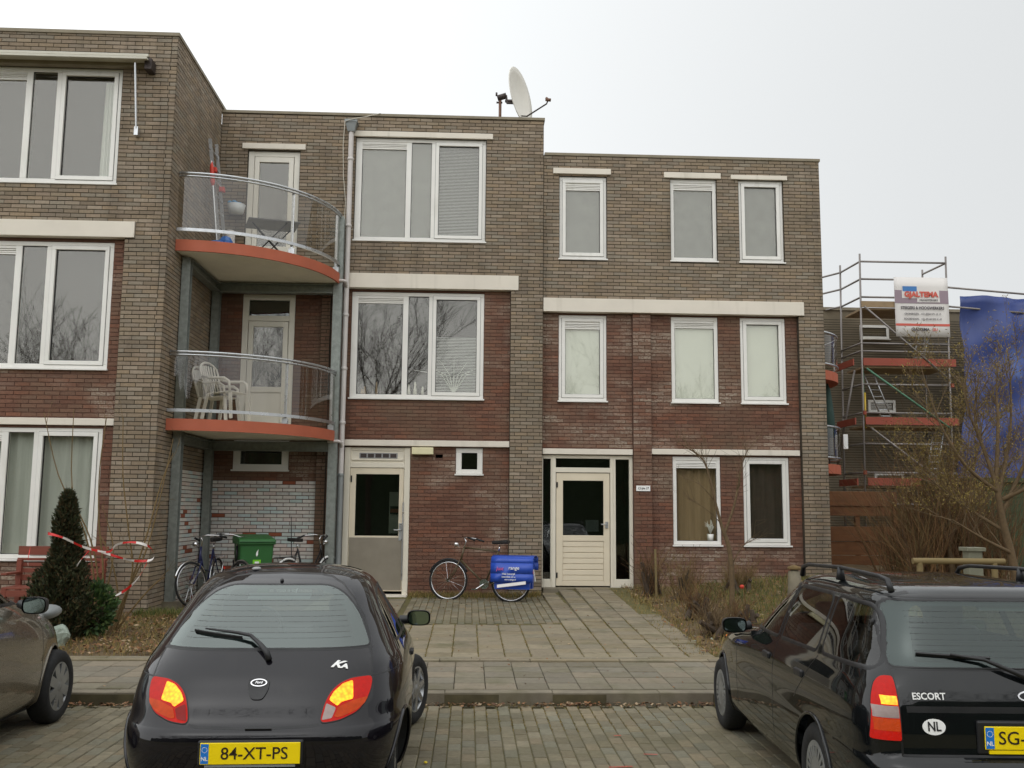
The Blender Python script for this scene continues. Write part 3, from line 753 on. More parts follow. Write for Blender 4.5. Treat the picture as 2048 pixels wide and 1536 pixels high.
# front door with side lights
y = YR + .03; f = MB(); z0 = .38
for bx in ((1.342, 1.362, z0, 2.80), (1.505, 1.60, z0, 2.80), (2.615, 2.715, z0, 2.80), (2.972, 3.036, z0, 2.80), (1.362, 1.505, 2.73, 2.80), (1.60, 2.615, 2.74, 2.80), (2.715, 2.972, 2.73, 2.80), (1.60, 2.615, 2.48, 2.57), (1.362, 1.505, z0, .53), (2.715, 2.972, z0, .53)):
    f.box(bx[0], bx[1], y, y + .12, bx[2], bx[3])
f.box(1.52, 1.535, y - .012, y, z0, 2.8); f.box(2.66, 2.675, y - .012, y, z0, 2.8)
fd = f.build('front_door', 'pale_paint', rb, bevel=.006)
g = MB(); g.box(1.362, 1.505, y + .05, y + .06, .53, 2.73); g.build('side_light', 'door_glass', fd)
g = MB(); g.box(2.715, 2.972, y + .05, y + .06, .53, 2.73); g.build('side_light', 'door_glass', fd)
g = MB(); g.box(1.60, 2.615, y + .05, y + .06, 2.57, 2.74); g.build('transom_pane', 'door_glass', fd)
l = MB()
for bx in ((1.61, 1.735, .41, 2.47), (2.49, 2.605, .41, 2.47), (1.735, 2.49, 2.33, 2.47), (1.735, 2.49, 1.22, 1.325), (1.735, 2.49, .41, .5)): l.box(bx[0], bx[1], y + .02, y + .07, bx[2], bx[3])
l.box(1.735, 2.49, y + .045, y + .065, .5, 1.22)
l.build('leaf', 'cream_paint', fd, bevel=.004)
for k in range(7): add_box(fd, 'slat', 'cream_paint', 1.737, 2.488, y + .026, y + .046, .503 + k * .1025, .595 + k * .1025, .006)
MB().box(1.735, 2.49, y + .04, y + .05, 1.325, 2.33).build('pane', 'door_glass', fd)
h_ = MB(); h_.box(2.52, 2.575, y + .005, y + .02, 1.46, 1.58); h_.tube([(2.545, y + .005, 1.53), (2.545, y - .04, 1.53), (2.44, y - .04, 1.53)], .011, 8); h_.build('handle', 'aluminium', fd)
for zz in (2.2, .55): add_box(fd, 'hinge', 'black_trim', 1.612, 1.638, y + .004, y + .02, zz, zz + .1, 0)
r_ = MB(); r_.box(1.3, 3.05, y + 1.4, y + 1.42, .3, 2.8); r_.box(1.3, 3.05, y + .15, y + 1.4, .3, .34); r_.box(1.28, 1.3, y + .15, y + 1.4, .3, 2.8); r_.box(3.05, 3.07, y + .15, y + 1.4, .3, 2.8); r_.box(1.3, 3.05, y + .15, y + 1.4, 2.8, 2.82); r_.build('hallway', 'room_dark', fd)
add_box(fd, 'letter_boxes', 'grey_vent', 2.25, 2.5, y + .8, y + .95, 1.38, 1.6, 0)
st = MB(); st.box(1.36, 3.04, YG - .12, YR + .15, -.1, .385); st.build('doorstep', 'kerb', rb, bevel=.01)
# house numbers
nbp = tag(MB().box(3.085, 3.345, YG + .002, YG + .018, 2.145, 2.245).build('house_number_sign', 'white_ink', bevel=.003), 'small white house number sign 13 t/m 17 beside the slatted front door', 'sign')
text('lettering', '13 t/m 17', .062, 'black_ink', nbp, face_cam(3.215, YG - .0005, 2.195), sx=.82, weight=.001)

# ================================================================ balconies and their steel frame
def arc(r, t0=0, t1=90, n=24, cx=-4.79, cy=17.9): return [(cx + r * math.sin(R(t0 + (t1 - t0) * i / n)), cy - r * math.cos(R(t0 + (t1 - t0) * i / n))) for i in range(n + 1)]
def balcony(label, zs, zr, zl):
    b = thing('balcony', label, 'balcony', (-3.8, 17, zs), 0, 'curved balconies of the middle block')
    out = [(LX + .004, 17.9 - 2.36)] + arc(2.36) ; pl_ = out + [(-2.43, YF - .015), (LX + .004, YF - .015)]
    pl_in = [(LX + .005, 17.9 - 2.32)] + arc(2.32) + [(-2.47, YF - .016), (LX + .005, YF - .016)]
    MB().prism([(x, y, zs - .17) for x, y in pl_in], (0, 0, .16)).build('slab', 'soffit', b)
    f = MB()
    for i in range(len(out) - 1):
        (x0, y0), (x1, y1) = out[i], out[i + 1]; s_ = 2.325 / 2.36
        i0 = (-4.79 + (x0 + 4.79) * s_, 17.9 + (y0 - 17.9) * s_); i1 = (-4.79 + (x1 + 4.79) * s_, 17.9 + (y1 - 17.9) * s_)
        lo, hi = zs - .185, zs
        f.quad((x0, y0, lo), (x1, y1, lo), (x1, y1, hi), (x0, y0, hi)); f.quad((*i0, hi), (x0, y0, hi), (x1, y1, hi), (*i1, hi)); f.quad((x0, y0, lo), (*i0, lo), (*i1, lo), (x1, y1, lo)); f.quad((*i0, lo), (*i0, hi), (*i1, hi), (*i1, lo))
    f.quad((-2.43, 17.9, zs - .185), (-2.43, YF - .02, zs - .185), (-2.43, YF - .02, zs), (-2.43, 17.9, zs))
    f.build('fascia', 'fascia_orange', b, smooth=True, angle=40)
    pts = [(LX + .02, 17.9 - 2.345)] + arc(2.345, 0, 86)
    h = MB(); h.tube([(x, y, zr) for x, y in pts], .021, 8); h.tube([(x, y, zr - .05) for x, y in pts], .017, 8); h.build('handrail', 'aluminium', b, smooth=True)
    h = MB()
    for i in range(len(pts) - 1):
        h.bar((*pts[i], zl), (*pts[i + 1], zl), .035, .05)
    h.build('bottom_rail', 'aluminium', b)
    for t0, t1 in ((0, 47.2), (48, 86)):
        g = MB(); pp = arc(2.34, t0, t1, 16)
        for i in range(16): g.quad((*pp[i], zl + .03), (*pp[i + 1], zl + .03), (*pp[i + 1], zr - .065), (*pp[i], zr - .065))
        g.build('glass_panel', 'balcony_glass', b, smooth=True)
    for t in (47.6, 82):
        x, y = arc(2.31, t, t, 1)[0]
        pm = MB(); pm.bar((x, y, zs), (x, y, zr - .05), .03, .045, (1, 0, 0)); pm.obox((x, y, zs + .05), (.05, 0, 0), (0, .02, 0), (0, 0, .045)); pm.build('baluster', 'aluminium', b)
    return b
balcony('upper curved balcony with orange edge, holding a ladder and a folding table', 6.07, 7.19, 6.24)
balcony('lower curved balcony with orange edge, holding white plastic chairs', 3.165, 4.24, 3.30)
sf = thing('steel_frame', 'galvanised steel posts and beams carrying the two curved balconies', 'balcony frame', (-3.6, 17, .2))
def ibeam(a, b_, name, wd=.13):
    m = MB(); a, b_ = V(a), V(b_); d = (b_ - a).normalized(); u = V((0, 0, 1)) if abs(d.z) < .5 else V((0, 1, 0)); s_ = d.cross(u).normalized() if abs(d.z) < .5 else V((1, 0, 0))
    m.bar(a, b_, .012, wd - .03, u)
    for k in (-1, 1): m.bar(a + u * k * (wd / 2 - .007), b_ + u * k * (wd / 2 - .007), wd, .013, u)
    m.build(name, 'galvanised', sf)
ibeam((-2.47, 17.76, .1), (-2.47, 17.76, 7.16), 'post', .16)
ibeam((-4.71, 15.97, .1), (-4.71, 15.97, 5.87), 'post', .14)
ibeam((-4.70, 17.84, .1), (-4.70, 17.84, 5.87), 'post', .14)
for z in (5.79, 2.88):
    ibeam((-4.62, 17.80, z), (-2.5, 17.80, z), 'beam', .17); ibeam((-4.70, 16.05, z), (-4.70, 17.76, z), 'beam', .15)
for x, y in ((-2.47, 17.76), (-4.68, 15.97), (-4.7, 17.84)): MB().box(x - .13, x + .13, y - .13, y + .13, 0, .3).build('footing', 'kerb', sf)
# things on the balconies
_before = set(C.objects)
ld = thing('ladder', 'aluminium ladder with orange stops leaning in the upper balcony corner', 'ladder', (-4.6, 16.6, 5.95))
ml = MB()
for yy in (16.55, 16.98): ml.bar((-4.45, yy, 5.96), (-4.74, yy + .0, 8.28 if yy > 16.8 else 8.22), .06, .025, (0, 1, 0))
ml.build('stile', 'aluminium', ld)
ml = MB()
for k in range(8): t = .06 + k * .12; ml.tube([(-4.45 - .29 * t, 16.55, 5.96 + 2.3 * t), (-4.45 - .29 * t, 16.98, 5.96 + 2.3 * t)], .014, 6)
ml.build('rung', 'aluminium', ld)
for x, y, z in ((-4.63, 16.5, 7.62), (-4.60, 16.98, 7.42)): MB().obox((x, y, z), (.05, 0, 0), (0, .05, 0), (0, 0, .045)).build('stop', 'red_plastic', ld, bevel=.01)
pr = thing('folded_parasol', 'folded red parasol on a pole in the upper balcony corner', 'parasol', (-4.5, 16.3, 5.95))
MB().tube([(-4.42, 16.25, 5.96), (-4.66, 16.4, 7.75)], .02, 8).build('pole', 'aluminium', pr)
MB().tube([(-4.60, 16.36, 7.28), (-4.61, 16.37, 7.36), (-4.64, 16.39, 7.62), (-4.65, 16.4, 7.74)], [.02, .045, .035, .015], 10).build('fabric', 'red_plastic', pr, smooth=True)
ft = thing('folding_table', 'grey folding table with thin crossed legs on the upper balcony', 'table', (-3.55, 16.45, 5.95))
MB().obox((-3.55, 16.45, 6.62), (.42, .12, 0), (-.1, .3, 0), (0, 0, .015)).build('table_top', 'table_grey', ft, bevel=.008)
for s_ in (-1, 1):
    for a in ((-.3, .3), (.3, -.3)):
        MB().tube([(-3.55 + a[0], 16.45 + s_ * .2, 5.96), (-3.55 + a[1], 16.45 + s_ * .2, 6.6)], .011, 6).build('leg', 'black_plastic', ft)
tb = thing('wall_tub', 'white tub with a blue cloth fixed to the wall on the upper balcony', 'tub', (-4.5, 17.6, 7.1))
MB().lathe([(0, 7.1), (.13, 7.1), (.17, 7.26), (.155, 7.26), (.12, 7.12)], (-4.42, 17.74, 0), n_=16).build('bowl', 'tub_white', tb, smooth=True)
cl = MB()
for k in range(5): cl.ball((-4.54 + k * .045, 17.7 + rnd.uniform(-.03, .03), 7.27 + rnd.uniform(0, .04)), .045, .04, .028, 8, 6)
cl.build('cloth', 'cloth_blue', tb, smooth=True)
cn = MB(); cn.lathe([(0, 5.96), (.09, 5.96), (.09, 6.6), (.07, 6.66), (0, 6.66)], (-4.42, 17.0, 0), n_=16)
tag(cn.build('pale_canister', 'pipe_white', smooth=True, angle=40), 'short pale canister standing behind the upper balcony glass', 'canister')
bg_ = MB(); bg_.ball((-4.4, 16.05, 6.08), .2, .16, .13, 10, 7); bg_.ball((-4.3, 16.25, 6.15), .14, .14, .2, 9, 6)
tag(bg_.build('blue_bag', 'bag_blue'), 'crumpled blue plastic bag on the upper balcony floor', 'bag')
for o_ in set(C.objects) - _before:   # all stand on the upper slab
    if o_.parent is None: o_.location.y += .48 if 'wall_tub' not in o_.name else .1; o_.location.z += .125
def plastic_chair(label, loc, rz, grp):
    c = thing('plastic_chair', label, 'chair', loc, rz, grp)
    # local: front is +x
    MB().prism([(-.22, -.21, .42), (.22, -.23, .45), (.22, .23, .45), (-.22, .21, .42)], (0, 0, .02)).build('seat', 'pvc_chair', c, world=False, bevel=.008)
    bk = MB(); N = 7
    for i in range(N):
        a = -.2 + i * .4 / (N - 1)
        bk.bar((-.24 - .03 * math.cos(a * 6), a, .46), (-.36 - .04 * math.cos(a * 6), a * 1.05, .92 - .5 * a * a), .012, .035, (0, 1, 0))
    bk.tube([(-.26, -.22, .44)] + [(-.37 - .05 * math.cos(t * 1.5), .25 * math.sin(t * 1.5), .78 + .2 * math.cos(t * 1.4)) for t in [-1 + k * .2 for k in range(11)]] + [(-.26, .22, .44)], .02, 7); bk.build('backrest', 'pvc_chair', c, world=False, smooth=True)
    for s_ in (-1, 1):
        MB().tube([(-.33, .25 * s_, .72), (-.15, .28 * s_, .68), (.12, .28 * s_, .67), (.2, .27 * s_, .62), (.22, .25 * s_, .44)], [.022, .026, .026, .024, .022], 7).build('armrest', 'pvc_chair', c, world=False, smooth=True)
        MB().bar((.21, .23 * s_, .45), (.27, .27 * s_, 0), .05, .03).build('leg', 'pvc_chair', c, world=False)
        MB().bar((-.23, .21 * s_, .44), (-.3, .25 * s_, 0), .05, .03).build('leg', 'pvc_chair', c, world=False)
    return c
c1 = plastic_chair('white plastic armchair with the tall back, at the rear of the stacked pair', (-4.25, 16.6, 3.168), R(-12), 'plastic chairs on the lower balcony')
c2 = dup(c1, (-4.09, 16.48, 3.235), R(-20), 'white plastic armchair pushed in front of the taller one on the lower balcony')

# ================================================================ rain pipe, cable, dish
dp = thing('drainpipe', 'pale rain pipe with a hopper head beside the balcony posts', 'drainpipe', (-2.33, 17.85, .25))
hp = MB(); hp.prism([(-2.45, 17.74, 9.03), (-2.215, 17.74, 9.03), (-2.215, 17.95, 9.03), (-2.45, 17.95, 9.03)], (0, 0, .05)); hp.add([(-2.44, 17.75, 9.03), (-2.225, 17.75, 9.03), (-2.225, 17.95, 9.03), (-2.44, 17.95, 9.03), (-2.395, 17.79, 8.86), (-2.27, 17.79, 8.86), (-2.27, 17.9, 8.86), (-2.395, 17.9, 8.86)], [(0, 1, 5, 4), (1, 2, 6, 5), (2, 3, 7, 6), (3, 0, 4, 7), (4, 5, 6, 7)])
hp.build('hopper', 'pipe_grey', dp)
MB().tube([(-2.33, 17.85, 8.88), (-2.33, 17.85, 2.35)], .048, 12).build('pipe', 'pipe_white', dp, smooth=True, angle=40)
o = MB().tube([(-2.33, 17.85, 2.35), (-2.33, 17.85, .3)], .054, 12).build('lower_pipe', 'pipe_grey', dp, smooth=True, angle=40); o['label'] = 'grey galvanised lower pipe'
for z in (8.3, 7.0, 5.3, 4.3, 3.3, 2.35): MB().lathe([(.05, 0), (.06, .01), (.06, .05), (.05, .06)], (-2.33, 17.85, z), n_=12).build('collar', 'pipe_white' if z > 2.4 else 'pipe_grey', dp, smooth=True)
for z in (5.93, 2.97): MB().tube([(-2.56, 17.66, z), (-2.37, 17.67, z + .01), (-2.33, 17.69, z), (-2.33, 17.78, z - .03), (-2.33, 17.85, z - .12)], .028, 8).build('branch_pipe', 'pipe_white', dp, smooth=True)
cb = MB(); cb.tube([(-1.8, 17.95, 9.29), (-2.1, 17.75, 9.12), (-2.3, 17.72, 9.07), (-2.44, 17.73, 9.02), (-2.47, 17.8, 8.6), (-2.455, 17.86, 8.0), (-2.4, 17.86, 7.5), (-2.41, 17.86, 7.2), (-2.36, 17.86, 6.95), (-2.24, 17.88, 6.98)], .008, 6)
tag(cb.build('aerial_cable', 'cable', smooth=True), 'loose pale cable hanging from the roof edge along the rain pipe', 'cable')
ds = thing('satellite_dish', 'pale satellite dish on a short mast on the middle roof', 'satellite dish', (.7, 18.9, 9.2))
N = 28; ax = V((.88, -.46, .14)).normalized(); q0 = V((0, 0, 1)); q1 = ax.cross(q0).normalized(); q0 = q1.cross(ax)
m = MB(); vs = [V((.93, 18.75, 10.07)) - ax * .11]; fs = []
for k in range(1, 7):
    for i in range(N):
        a = 2 * math.pi * i / N; r = k / 6
        vs.append(V((.93, 18.75, 10.07)) + q0 * (.60 * r * math.cos(a)) + q1 * (.53 * r * math.sin(a)) + ax * (.11 * (r * r - 1)))
for i in range(N):
    fs.append((0, 1 + i, 1 + (i + 1) % N))
    for k in range(5): fs.append((1 + k * N + i, 1 + (k + 1) * N + i, 1 + (k + 1) * N + (i + 1) % N, 1 + k * N + (i + 1) % N))
m.add(vs, fs); o = m.build('reflector', 'dish_grey', ds, smooth=True); so_ = o.modifiers.new('s', 'SOLIDIFY'); so_.thickness = .015
MB().tube([(.515, 18.9, 9.2), (.515, 18.9, 10.03)], .03, 10).build('mast', 'rust_metal', ds, smooth=True)
m = MB(); m.tube([(.46, 18.9, 10.07), (.64, 18.87, 10.12)], .06, 10); m.tube([(.44, 18.9, 9.98), (.56, 18.9, 9.98)], .02, 6); m.tube([(.44, 18.9, 10.12), (.44, 18.9, 10.19)], .02, 6); m.tube([(.63, 18.86, 10.12), (.66, 18.85, 9.95), (.84, 18.8, 9.93)], .025, 6); m.bar((.62, 18.87, 10.0), (.83, 18.8, 9.98), .05, .05)
m.build('motor_mount', 'dark_metal', ds, smooth=True)
MB().tube([(.82, 18.8, 9.95), (.92, 18.78, 9.66), (1.05, 18.7, 9.62), (1.44, 18.62, 9.86), (1.46, 18.62, 9.92)], .016, 8).build('feed_arm', 'dark_metal', ds, smooth=True)
m = MB(); m.tube([(1.42, 18.62, 9.95), (1.52, 18.6, 9.93)], .035, 8); m.ball((1.44, 18.62, 9.97), .03); m.build('receiver', 'rust_metal', ds, smooth=True)

# ================================================================ the ground
m = MB(); m.quad((-300, -300, -.16), (300, -300, -.16), (300, 300, -.16), (-300, 300, -.16)); struct(m.build('ground', 'soil'))
xs = [-30 + i * .6 for i in range(101)]; ys = [11.2 + i * .45 for i in range(66)]
m = MB(); vs = [(x, y, zg(x, y) - .035 + .025 * math.sin(x * 3.1 + y * 2.3) * math.sin(y * 1.7 - x)) for y in ys for x in xs]
vs = [V((v[0], v[1], v[2] - (.06 if -2.7 < v[0] < 3 and v[1] < 18 else 0))) for v in vs]
m.add(vs, [(j * 101 + i, j * 101 + i + 1, (j + 1) * 101 + i + 1, (j + 1) * 101 + i) for j in range(65) for i in range(100)])
struct(m.build('garden_soil', 'soil', smooth=True))
road = struct(MB().box(-60, 60, -60, 9.22, -.15, -.012).build('car_park', 'joint_moss'))
pvm = struct(MB().box(-40, 40, 9.3, 11.26, -.1, .085).build('pavement', 'joint_dark'))
m = MB()
for (x0, x1, y0, y1) in ((-2.6, 2.75, 11.26, 14.2), (-2.6, 1.25, 14.2, 17.9), (1.2, 2.9, 14.2, 17.9)):
    n = 8
    for j in range(n * 12):
        xa, xb = x0 + (x1 - x0) * (j // n) / 12, x0 + (x1 - x0) * (j // n + 1) / 12
        j = j % n
        ya, yb = y0 + (y1 - y0) * j / n, y0 + (y1 - y0) * (j + 1) / n
        m.quad(*[(p, q, zg(p, q) - .014) for p, q in ((xa, ya), (xb, ya), (xb, yb), (xa, yb))])
path = struct(m.build('path', 'joint_moss'))
def unit(name, m, lx, ly, lz):
    b = MB(); a = .006
    b.add([(-lx / 2, -ly / 2, -lz), (lx / 2, -ly / 2, -lz), (lx / 2, ly / 2, -lz), (-lx / 2, ly / 2, -lz), (-lx / 2, -ly / 2, -a), (lx / 2, -ly / 2, -a), (lx / 2, ly / 2, -a), (-lx / 2, ly / 2, -a),
           (-lx / 2 + a, -ly / 2 + a, 0), (lx / 2 - a, -ly / 2 + a, 0), (lx / 2 - a, ly / 2 - a, 0), (-lx / 2 + a, ly / 2 - a, 0)],
          [(0, 1, 5, 4), (1, 2, 6, 5), (2, 3, 7, 6), (3, 0, 4, 7), (4, 5, 9, 8), (5, 6, 10, 9), (6, 7, 11, 10), (7, 4, 8, 11), (8, 9, 10, 11)])
    o = b.build(name, m); me = o.data; bpy.data.objects.remove(o); return me
def lay(parent, name, me, lst, heap):   # lst of (x, y, z, rx, ry)
    lst.sort(key=lambda t: -t[5])
    hv = MB()
    for k, (x, y, z, a, b, pri) in enumerate(lst):
        M = Matrix.Translation((x, y, z)) @ Matrix.Rotation(a, 4, 'X') @ Matrix.Rotation(b, 4, 'Y') @ Matrix.Rotation(rnd.uniform(-.006, .006), 4, 'Z')
        if k < 300:
            o = bpy.data.objects.new(name, me); C.objects.link(o); o.parent = parent; o.matrix_local = M
        else: hv.add([M @ v.co for v in me.vertices], [tuple(p.vertices) for p in me.polygons])
    if hv.v: hv.build(heap, me.materials[0].name, parent, kind='stuff')
P = []
pave = unit('paver', 'paver', .099, .202, .05)
for i in range(-62, 50):
    x = .02 + i * .105
    for j in range(34):
        y = 3.4 + j * .208 + (.104 if i % 2 else 0)
        if y > 9.14: continue
        vis = 1 if (-.42 < x < 2.1 and y > 5.3) or (x < -2.0 and y > 6.2) else 0
        P.append((x, y, rnd.uniform(-.003, .002) + .004 * math.sin(x * 2.1) * math.sin(y * 1.3), rnd.uniform(-.012, .012), rnd.uniform(-.014, .014), vis * 100 - y))
lay(road, 'paver', pave, P, 'paver_field')
P = []
for i in range(-60, 60): P.append((.01 + i * .1045, 9.19, -.012, 0, 0, -abs(.01 + i * .1045)))
lay(road, 'gutter_paver', pave, P, 'gutter_row')
kme = unit('kerb_stone', 'kerb', .996, .15, .2)
P = [(.3 + i * 1.0, 9.375, .104 + rnd.uniform(-.004, .003), 0, rnd.uniform(-.003, .003), 0) for i in range(-12, 13)]
lay(pvm, 'kerb_stone', kme, P, 'kerb_row')
sme = unit('paving_slab', 'slab_grey', .294, .294, .04)
P = []
for i in range(-24, 20):
    for j in range(5):
        x, y = .03 + i * .3, 9.605 + j * .3
        P.append((x, y, .106 + .03 * (y - 9.3) / 1.9 + rnd.uniform(-.003, .003), rnd.uniform(-.006, .006), rnd.uniform(-.006, .006), -abs(x)))
lay(pvm, 'paving_slab', sme, P, 'slab_field')
P = []
eme = unit('edging_stone', 'slab_tan', .99, .1, .12)
for i in range(-12, 12): P.append((.2 + i, 11.12, .134, 0, rnd.uniform(-.004, .004), 0)); P.append((.55 + i, 11.225, .138, 0, rnd.uniform(-.004, .004), 0))
lay(pvm, 'edging_stone', eme, P, 'edging_row')
tme = unit('path_slab', 'slab_tan', .293, .293, .04)
P = []
def onpath(x, y, z=0): return (x, y, zg(x, y) + z + rnd.uniform(-.003, .004), rnd.uniform(-.012, .012) + .018, rnd.uniform(-.012, .012), 0)
for i in range(18):
    x = -2.42 + i * .3
    for j in range(22):
        y = 11.44 + j * .3
        if x > 2.8 - .012 * j: continue
        if j < 9 or x > 1.2 and y < 17.75 or (x < -1.05 and y < 17.4): P.append(onpath(x, y, .004))
lay(path, 'path_slab', tme, P, 'slab_field')
P = []
for i in range(22):
    x = -.93 + i * .105
    for j in range(17): P.append(onpath(x, 14.2 + j * .208 + (.104 if i % 2 else 0), .002))
lay(path, 'paver', pave, [p for p in P if p[1] < 17.7], 'paver_field')
# ---- loose stuff: leaf litter, weeds, dry grass
def scatter(name, m, n, area, size, flat=True, lump=.5, h=None, tall=1):
    b = MB()
    k = 0
    while k < n:
        x, y = area()
        z = zg(x, y) if h is None else h
        s_ = size * rnd.uniform(.5, 1.4)
        a = rnd.uniform(0, 6.3)
        if flat:
            u = V((math.cos(a), math.sin(a), rnd.uniform(-.5, .5))) * s_; v_ = V((-math.sin(a), math.cos(a), rnd.uniform(-.5, .5))) * s_ * .6
            c = V((x, y, z + .006 + rnd.uniform(0, .02) * tall)); b.add([c - u, c + v_, c + u, c - v_ * .9], [(0, 1, 2, 3)])
        else:
            l_ = V((rnd.uniform(-.5, .5), rnd.uniform(-.5, .5), 1)) * s_ * tall; d = V((math.cos(a), math.sin(a), 0)) * .004
            c = V((x, y, z - .01)); mid = c + l_ * .6; tip = c + l_ + V((l_.x, l_.y, 0)) * .6
            b.add([c - d, c + d, mid + d * .7, mid - d * .7, tip], [(0, 1, 2, 3), (3, 2, 4)])
        k += 1
    o = b.build(name, m); o['kind'] = 'stuff'; return o
U = rnd.uniform
scatter('leaf_litter', 'dead_leaf', 900, lambda: (U(-4.5, 3), 9.27 - abs(rnd.gauss(0, .05))), .022, h=.0)
scatter('kerb_weeds', 'dry_grass', 900, lambda: (U(-4.5, 3), 9.27 - abs(rnd.gauss(0, .03))), .03, False, h=-.01)
scatter('leaf_litter', 'dead_leaf', 2600, lambda: (U(-6, -2.7), U(11.4, 15.2)), .03)
scatter('dry_grass', 'dry_grass', 5000, lambda: (U(-6, -2.65), U(11.35, 15.0)), .07, False)
def gard():
    while 1:
        x, y = U(2.75, 7.5), U(11.35, 17.9)
        if x > 2.75 + .2 * math.sin(y * 3) * .3: return x, y
scatter('dry_grass', 'dry_grass', 9000, gard, .085, False)
scatter('leaf_litter', 'dead_leaf', 2600, gard, .03)
scatter('green_grass', 'grass_blade', 5200, lambda: (U(3.9, 7.5), U(13.8, 17.9)), .1, False)
scatter('wall_weeds', 'dry_grass', 2600, lambda: (U(-1.05, 1.3), 17.93 - abs(rnd.gauss(0, .22))), .09, False)
scatter('wall_weeds', 'grass_blade', 900, lambda: (U(-1.05, 1.3), 17.93 - abs(rnd.gauss(0, .25))), .06, False)
scatter('corner_weeds', 'grass_blade', 900, lambda: (U(-4.9, -4.2), U(14.75, 15.2)), .1, False)
scatter('joint_weeds', 'dry_grass', 4200, lambda: (-2.27 + .3 * rnd.randrange(18) + U(-.012, .012), U(11.3, 14.1)), .022, False)
scatter('joint_weeds', 'grass_blade', 2200, lambda: (-2.27 + .3 * rnd.randrange(18) + U(-.01, .01), U(11.3, 14.1)), .018, False)
scatter('joint_weeds', 'dry_grass', 700, lambda: (U(2.5, 2.9), U(11.3, 17.5)), .04, False)
scatter('pale_scraps', 'bag_film', 60, lambda: (U(2.8, 4.5), U(11.5, 15)), .025)
for x, y, a, l_ in ((1.07, 7.05, .1, .17), (1.35, 7.4, -.15, .1), (1.2, 8.0, .2, .06)):
    b = MB()
    for k in range(6):
        t = (k - 2.5) / 6 * l_; b.quad((x + t, y + a * t - .012 + U(-.004, .004), .009), (x + t + l_ / 6.5, y + a * t - .012, .009), (x + t + l_ / 6.5, y + a * t + .012 + U(-.004, .004), .009), (x + t, y + a * t + .012, .009))
    o = b.build('red_mark', 'mark_red', road); o['label'] = 'faint red survey mark'
scatter('joint_weeds', 'dry_grass', 1600, lambda: (.02 + .105 * rnd.randrange(-5, 20) + .0525 + U(-.008, .008), U(8.2, 9.2)), .012, False)
scatter('path_litter', 'dead_leaf', 260, lambda: (U(-2.4, 2.7), U(11.4, 17.4)), .016)
scatter('path_litter', 'dead_leaf', 160, lambda: (U(-3.5, 3.2), U(9.5, 11.2)), .014)
scatter('joint_weeds', 'dry_grass', 1500, lambda: (-.93 + .105 * rnd.randrange(22) + .05, U(14.1, 17.7)), .018, False)
tag(MB().ball((-.28, 7.17, .012), .014, .02, .008, 6, 4).build('yellow_scrap', 'yellow_bit'), 'tiny yellow scrap on the pavers right of the small black hatchback', 'litter')

# ================================================================ cars
def spl(lv, n):   # smooth the level table, columns interpolated along its length
    d = [0]
    for a, b in zip(lv, lv[1:]): d.append(d[-1] + math.sqrt((a[0] - b[0]) ** 2 + ((a[1] - b[1]) * .5) ** 2 + ((a[2] - b[2]) * .5) ** 2 + (a[3] - b[3]) ** 2) + 1e-6)
    out = []; m = len(lv[0])
    tan = []
    for i in range(len(lv)):
        t = []
        for c in range(m):
            if i in (0, len(lv) - 1): j = 0 if i == 0 else -2; t.append((lv[j + 1][c] - lv[j][c]) / (d[j + 1] - d[j])); continue
            h0, h1 = d[i] - d[i - 1], d[i + 1] - d[i]; s0, s1 = (lv[i][c] - lv[i - 1][c]) / h0, (lv[i + 1][c] - lv[i][c]) / h1
            t.append(0 if s0 * s1 <= 0 else (h0 + h1) * 3 / ((2 * h1 + h0) / s0 + (h1 + 2 * h0) / s1))
        tan.append(t)
    k = 0
    for i in range(n + 1):
        x = d[-1] * i / n
        while k < len(lv) - 2 and x > d[k + 1]: k += 1
        h = d[k + 1] - d[k]; u = (x - d[k]) / h
        out.append([lv[k][c] * (2 * u ** 3 - 3 * u * u + 1) + tan[k][c] * h * (u ** 3 - 2 * u * u + u) + lv[k + 1][c] * (3 * u * u - 2 * u ** 3) + tan[k + 1][c] * h * (u ** 3 - u * u) for c in range(m)])
    return out
def pin(p, poly):
    x, y = p; r = False; j = len(poly) - 1
    for i in range(len(poly)):
        (a, b), (c, d) = poly[i], poly[j]
        if (b > y) != (d > y) and x < (c - a) * (y - b) / (d - b) + a: r = not r
        j = i
    return r
def dist_poly(p, poly):
    best = 9
    for i in range(len(poly)):
        a, b = V(poly[i - 1]), V(poly[i]); q = V(p); ab = b - a; t = max(0, min(1, (q - a).dot(ab) / max(1e-9, ab.length_squared))); best = min(best, (a + ab * t - q).length)
    return best
def rounded(poly, r, n=5):   # round the corners of a 2D polygon
    out = []; N = len(poly)
    for i in range(N):
        a, b, c = V(poly[i - 1]), V(poly[i]), V(poly[(i + 1) % N])
        rr = r[i] if isinstance(r, (list, tuple)) else r
        q = min(rr, (a - b).length * .49, (c - b).length * .49)
        if q < .002: out.append(tuple(b)); continue
        p0 = b + (a - b).normalized() * q; p1 = b + (c - b).normalized() * q
        for k in range(n + 1):
            t = k / n; out.append(tuple(p0 * (1 - t) ** 2 + b * 2 * t * (1 - t) + p1 * t * t))
    return out
def dens(poly, step, closed=True):
    out = []; N = len(poly)
    for i in range(N if closed else N - 1):
        a, b = V(poly[i]), V(poly[(i + 1) % N]); k = max(1, int((b - a).length / step))
        out += [tuple(a.lerp(b, j / k)) for j in range(k)]
    if not closed: out.append(tuple(poly[-1]))
    return out
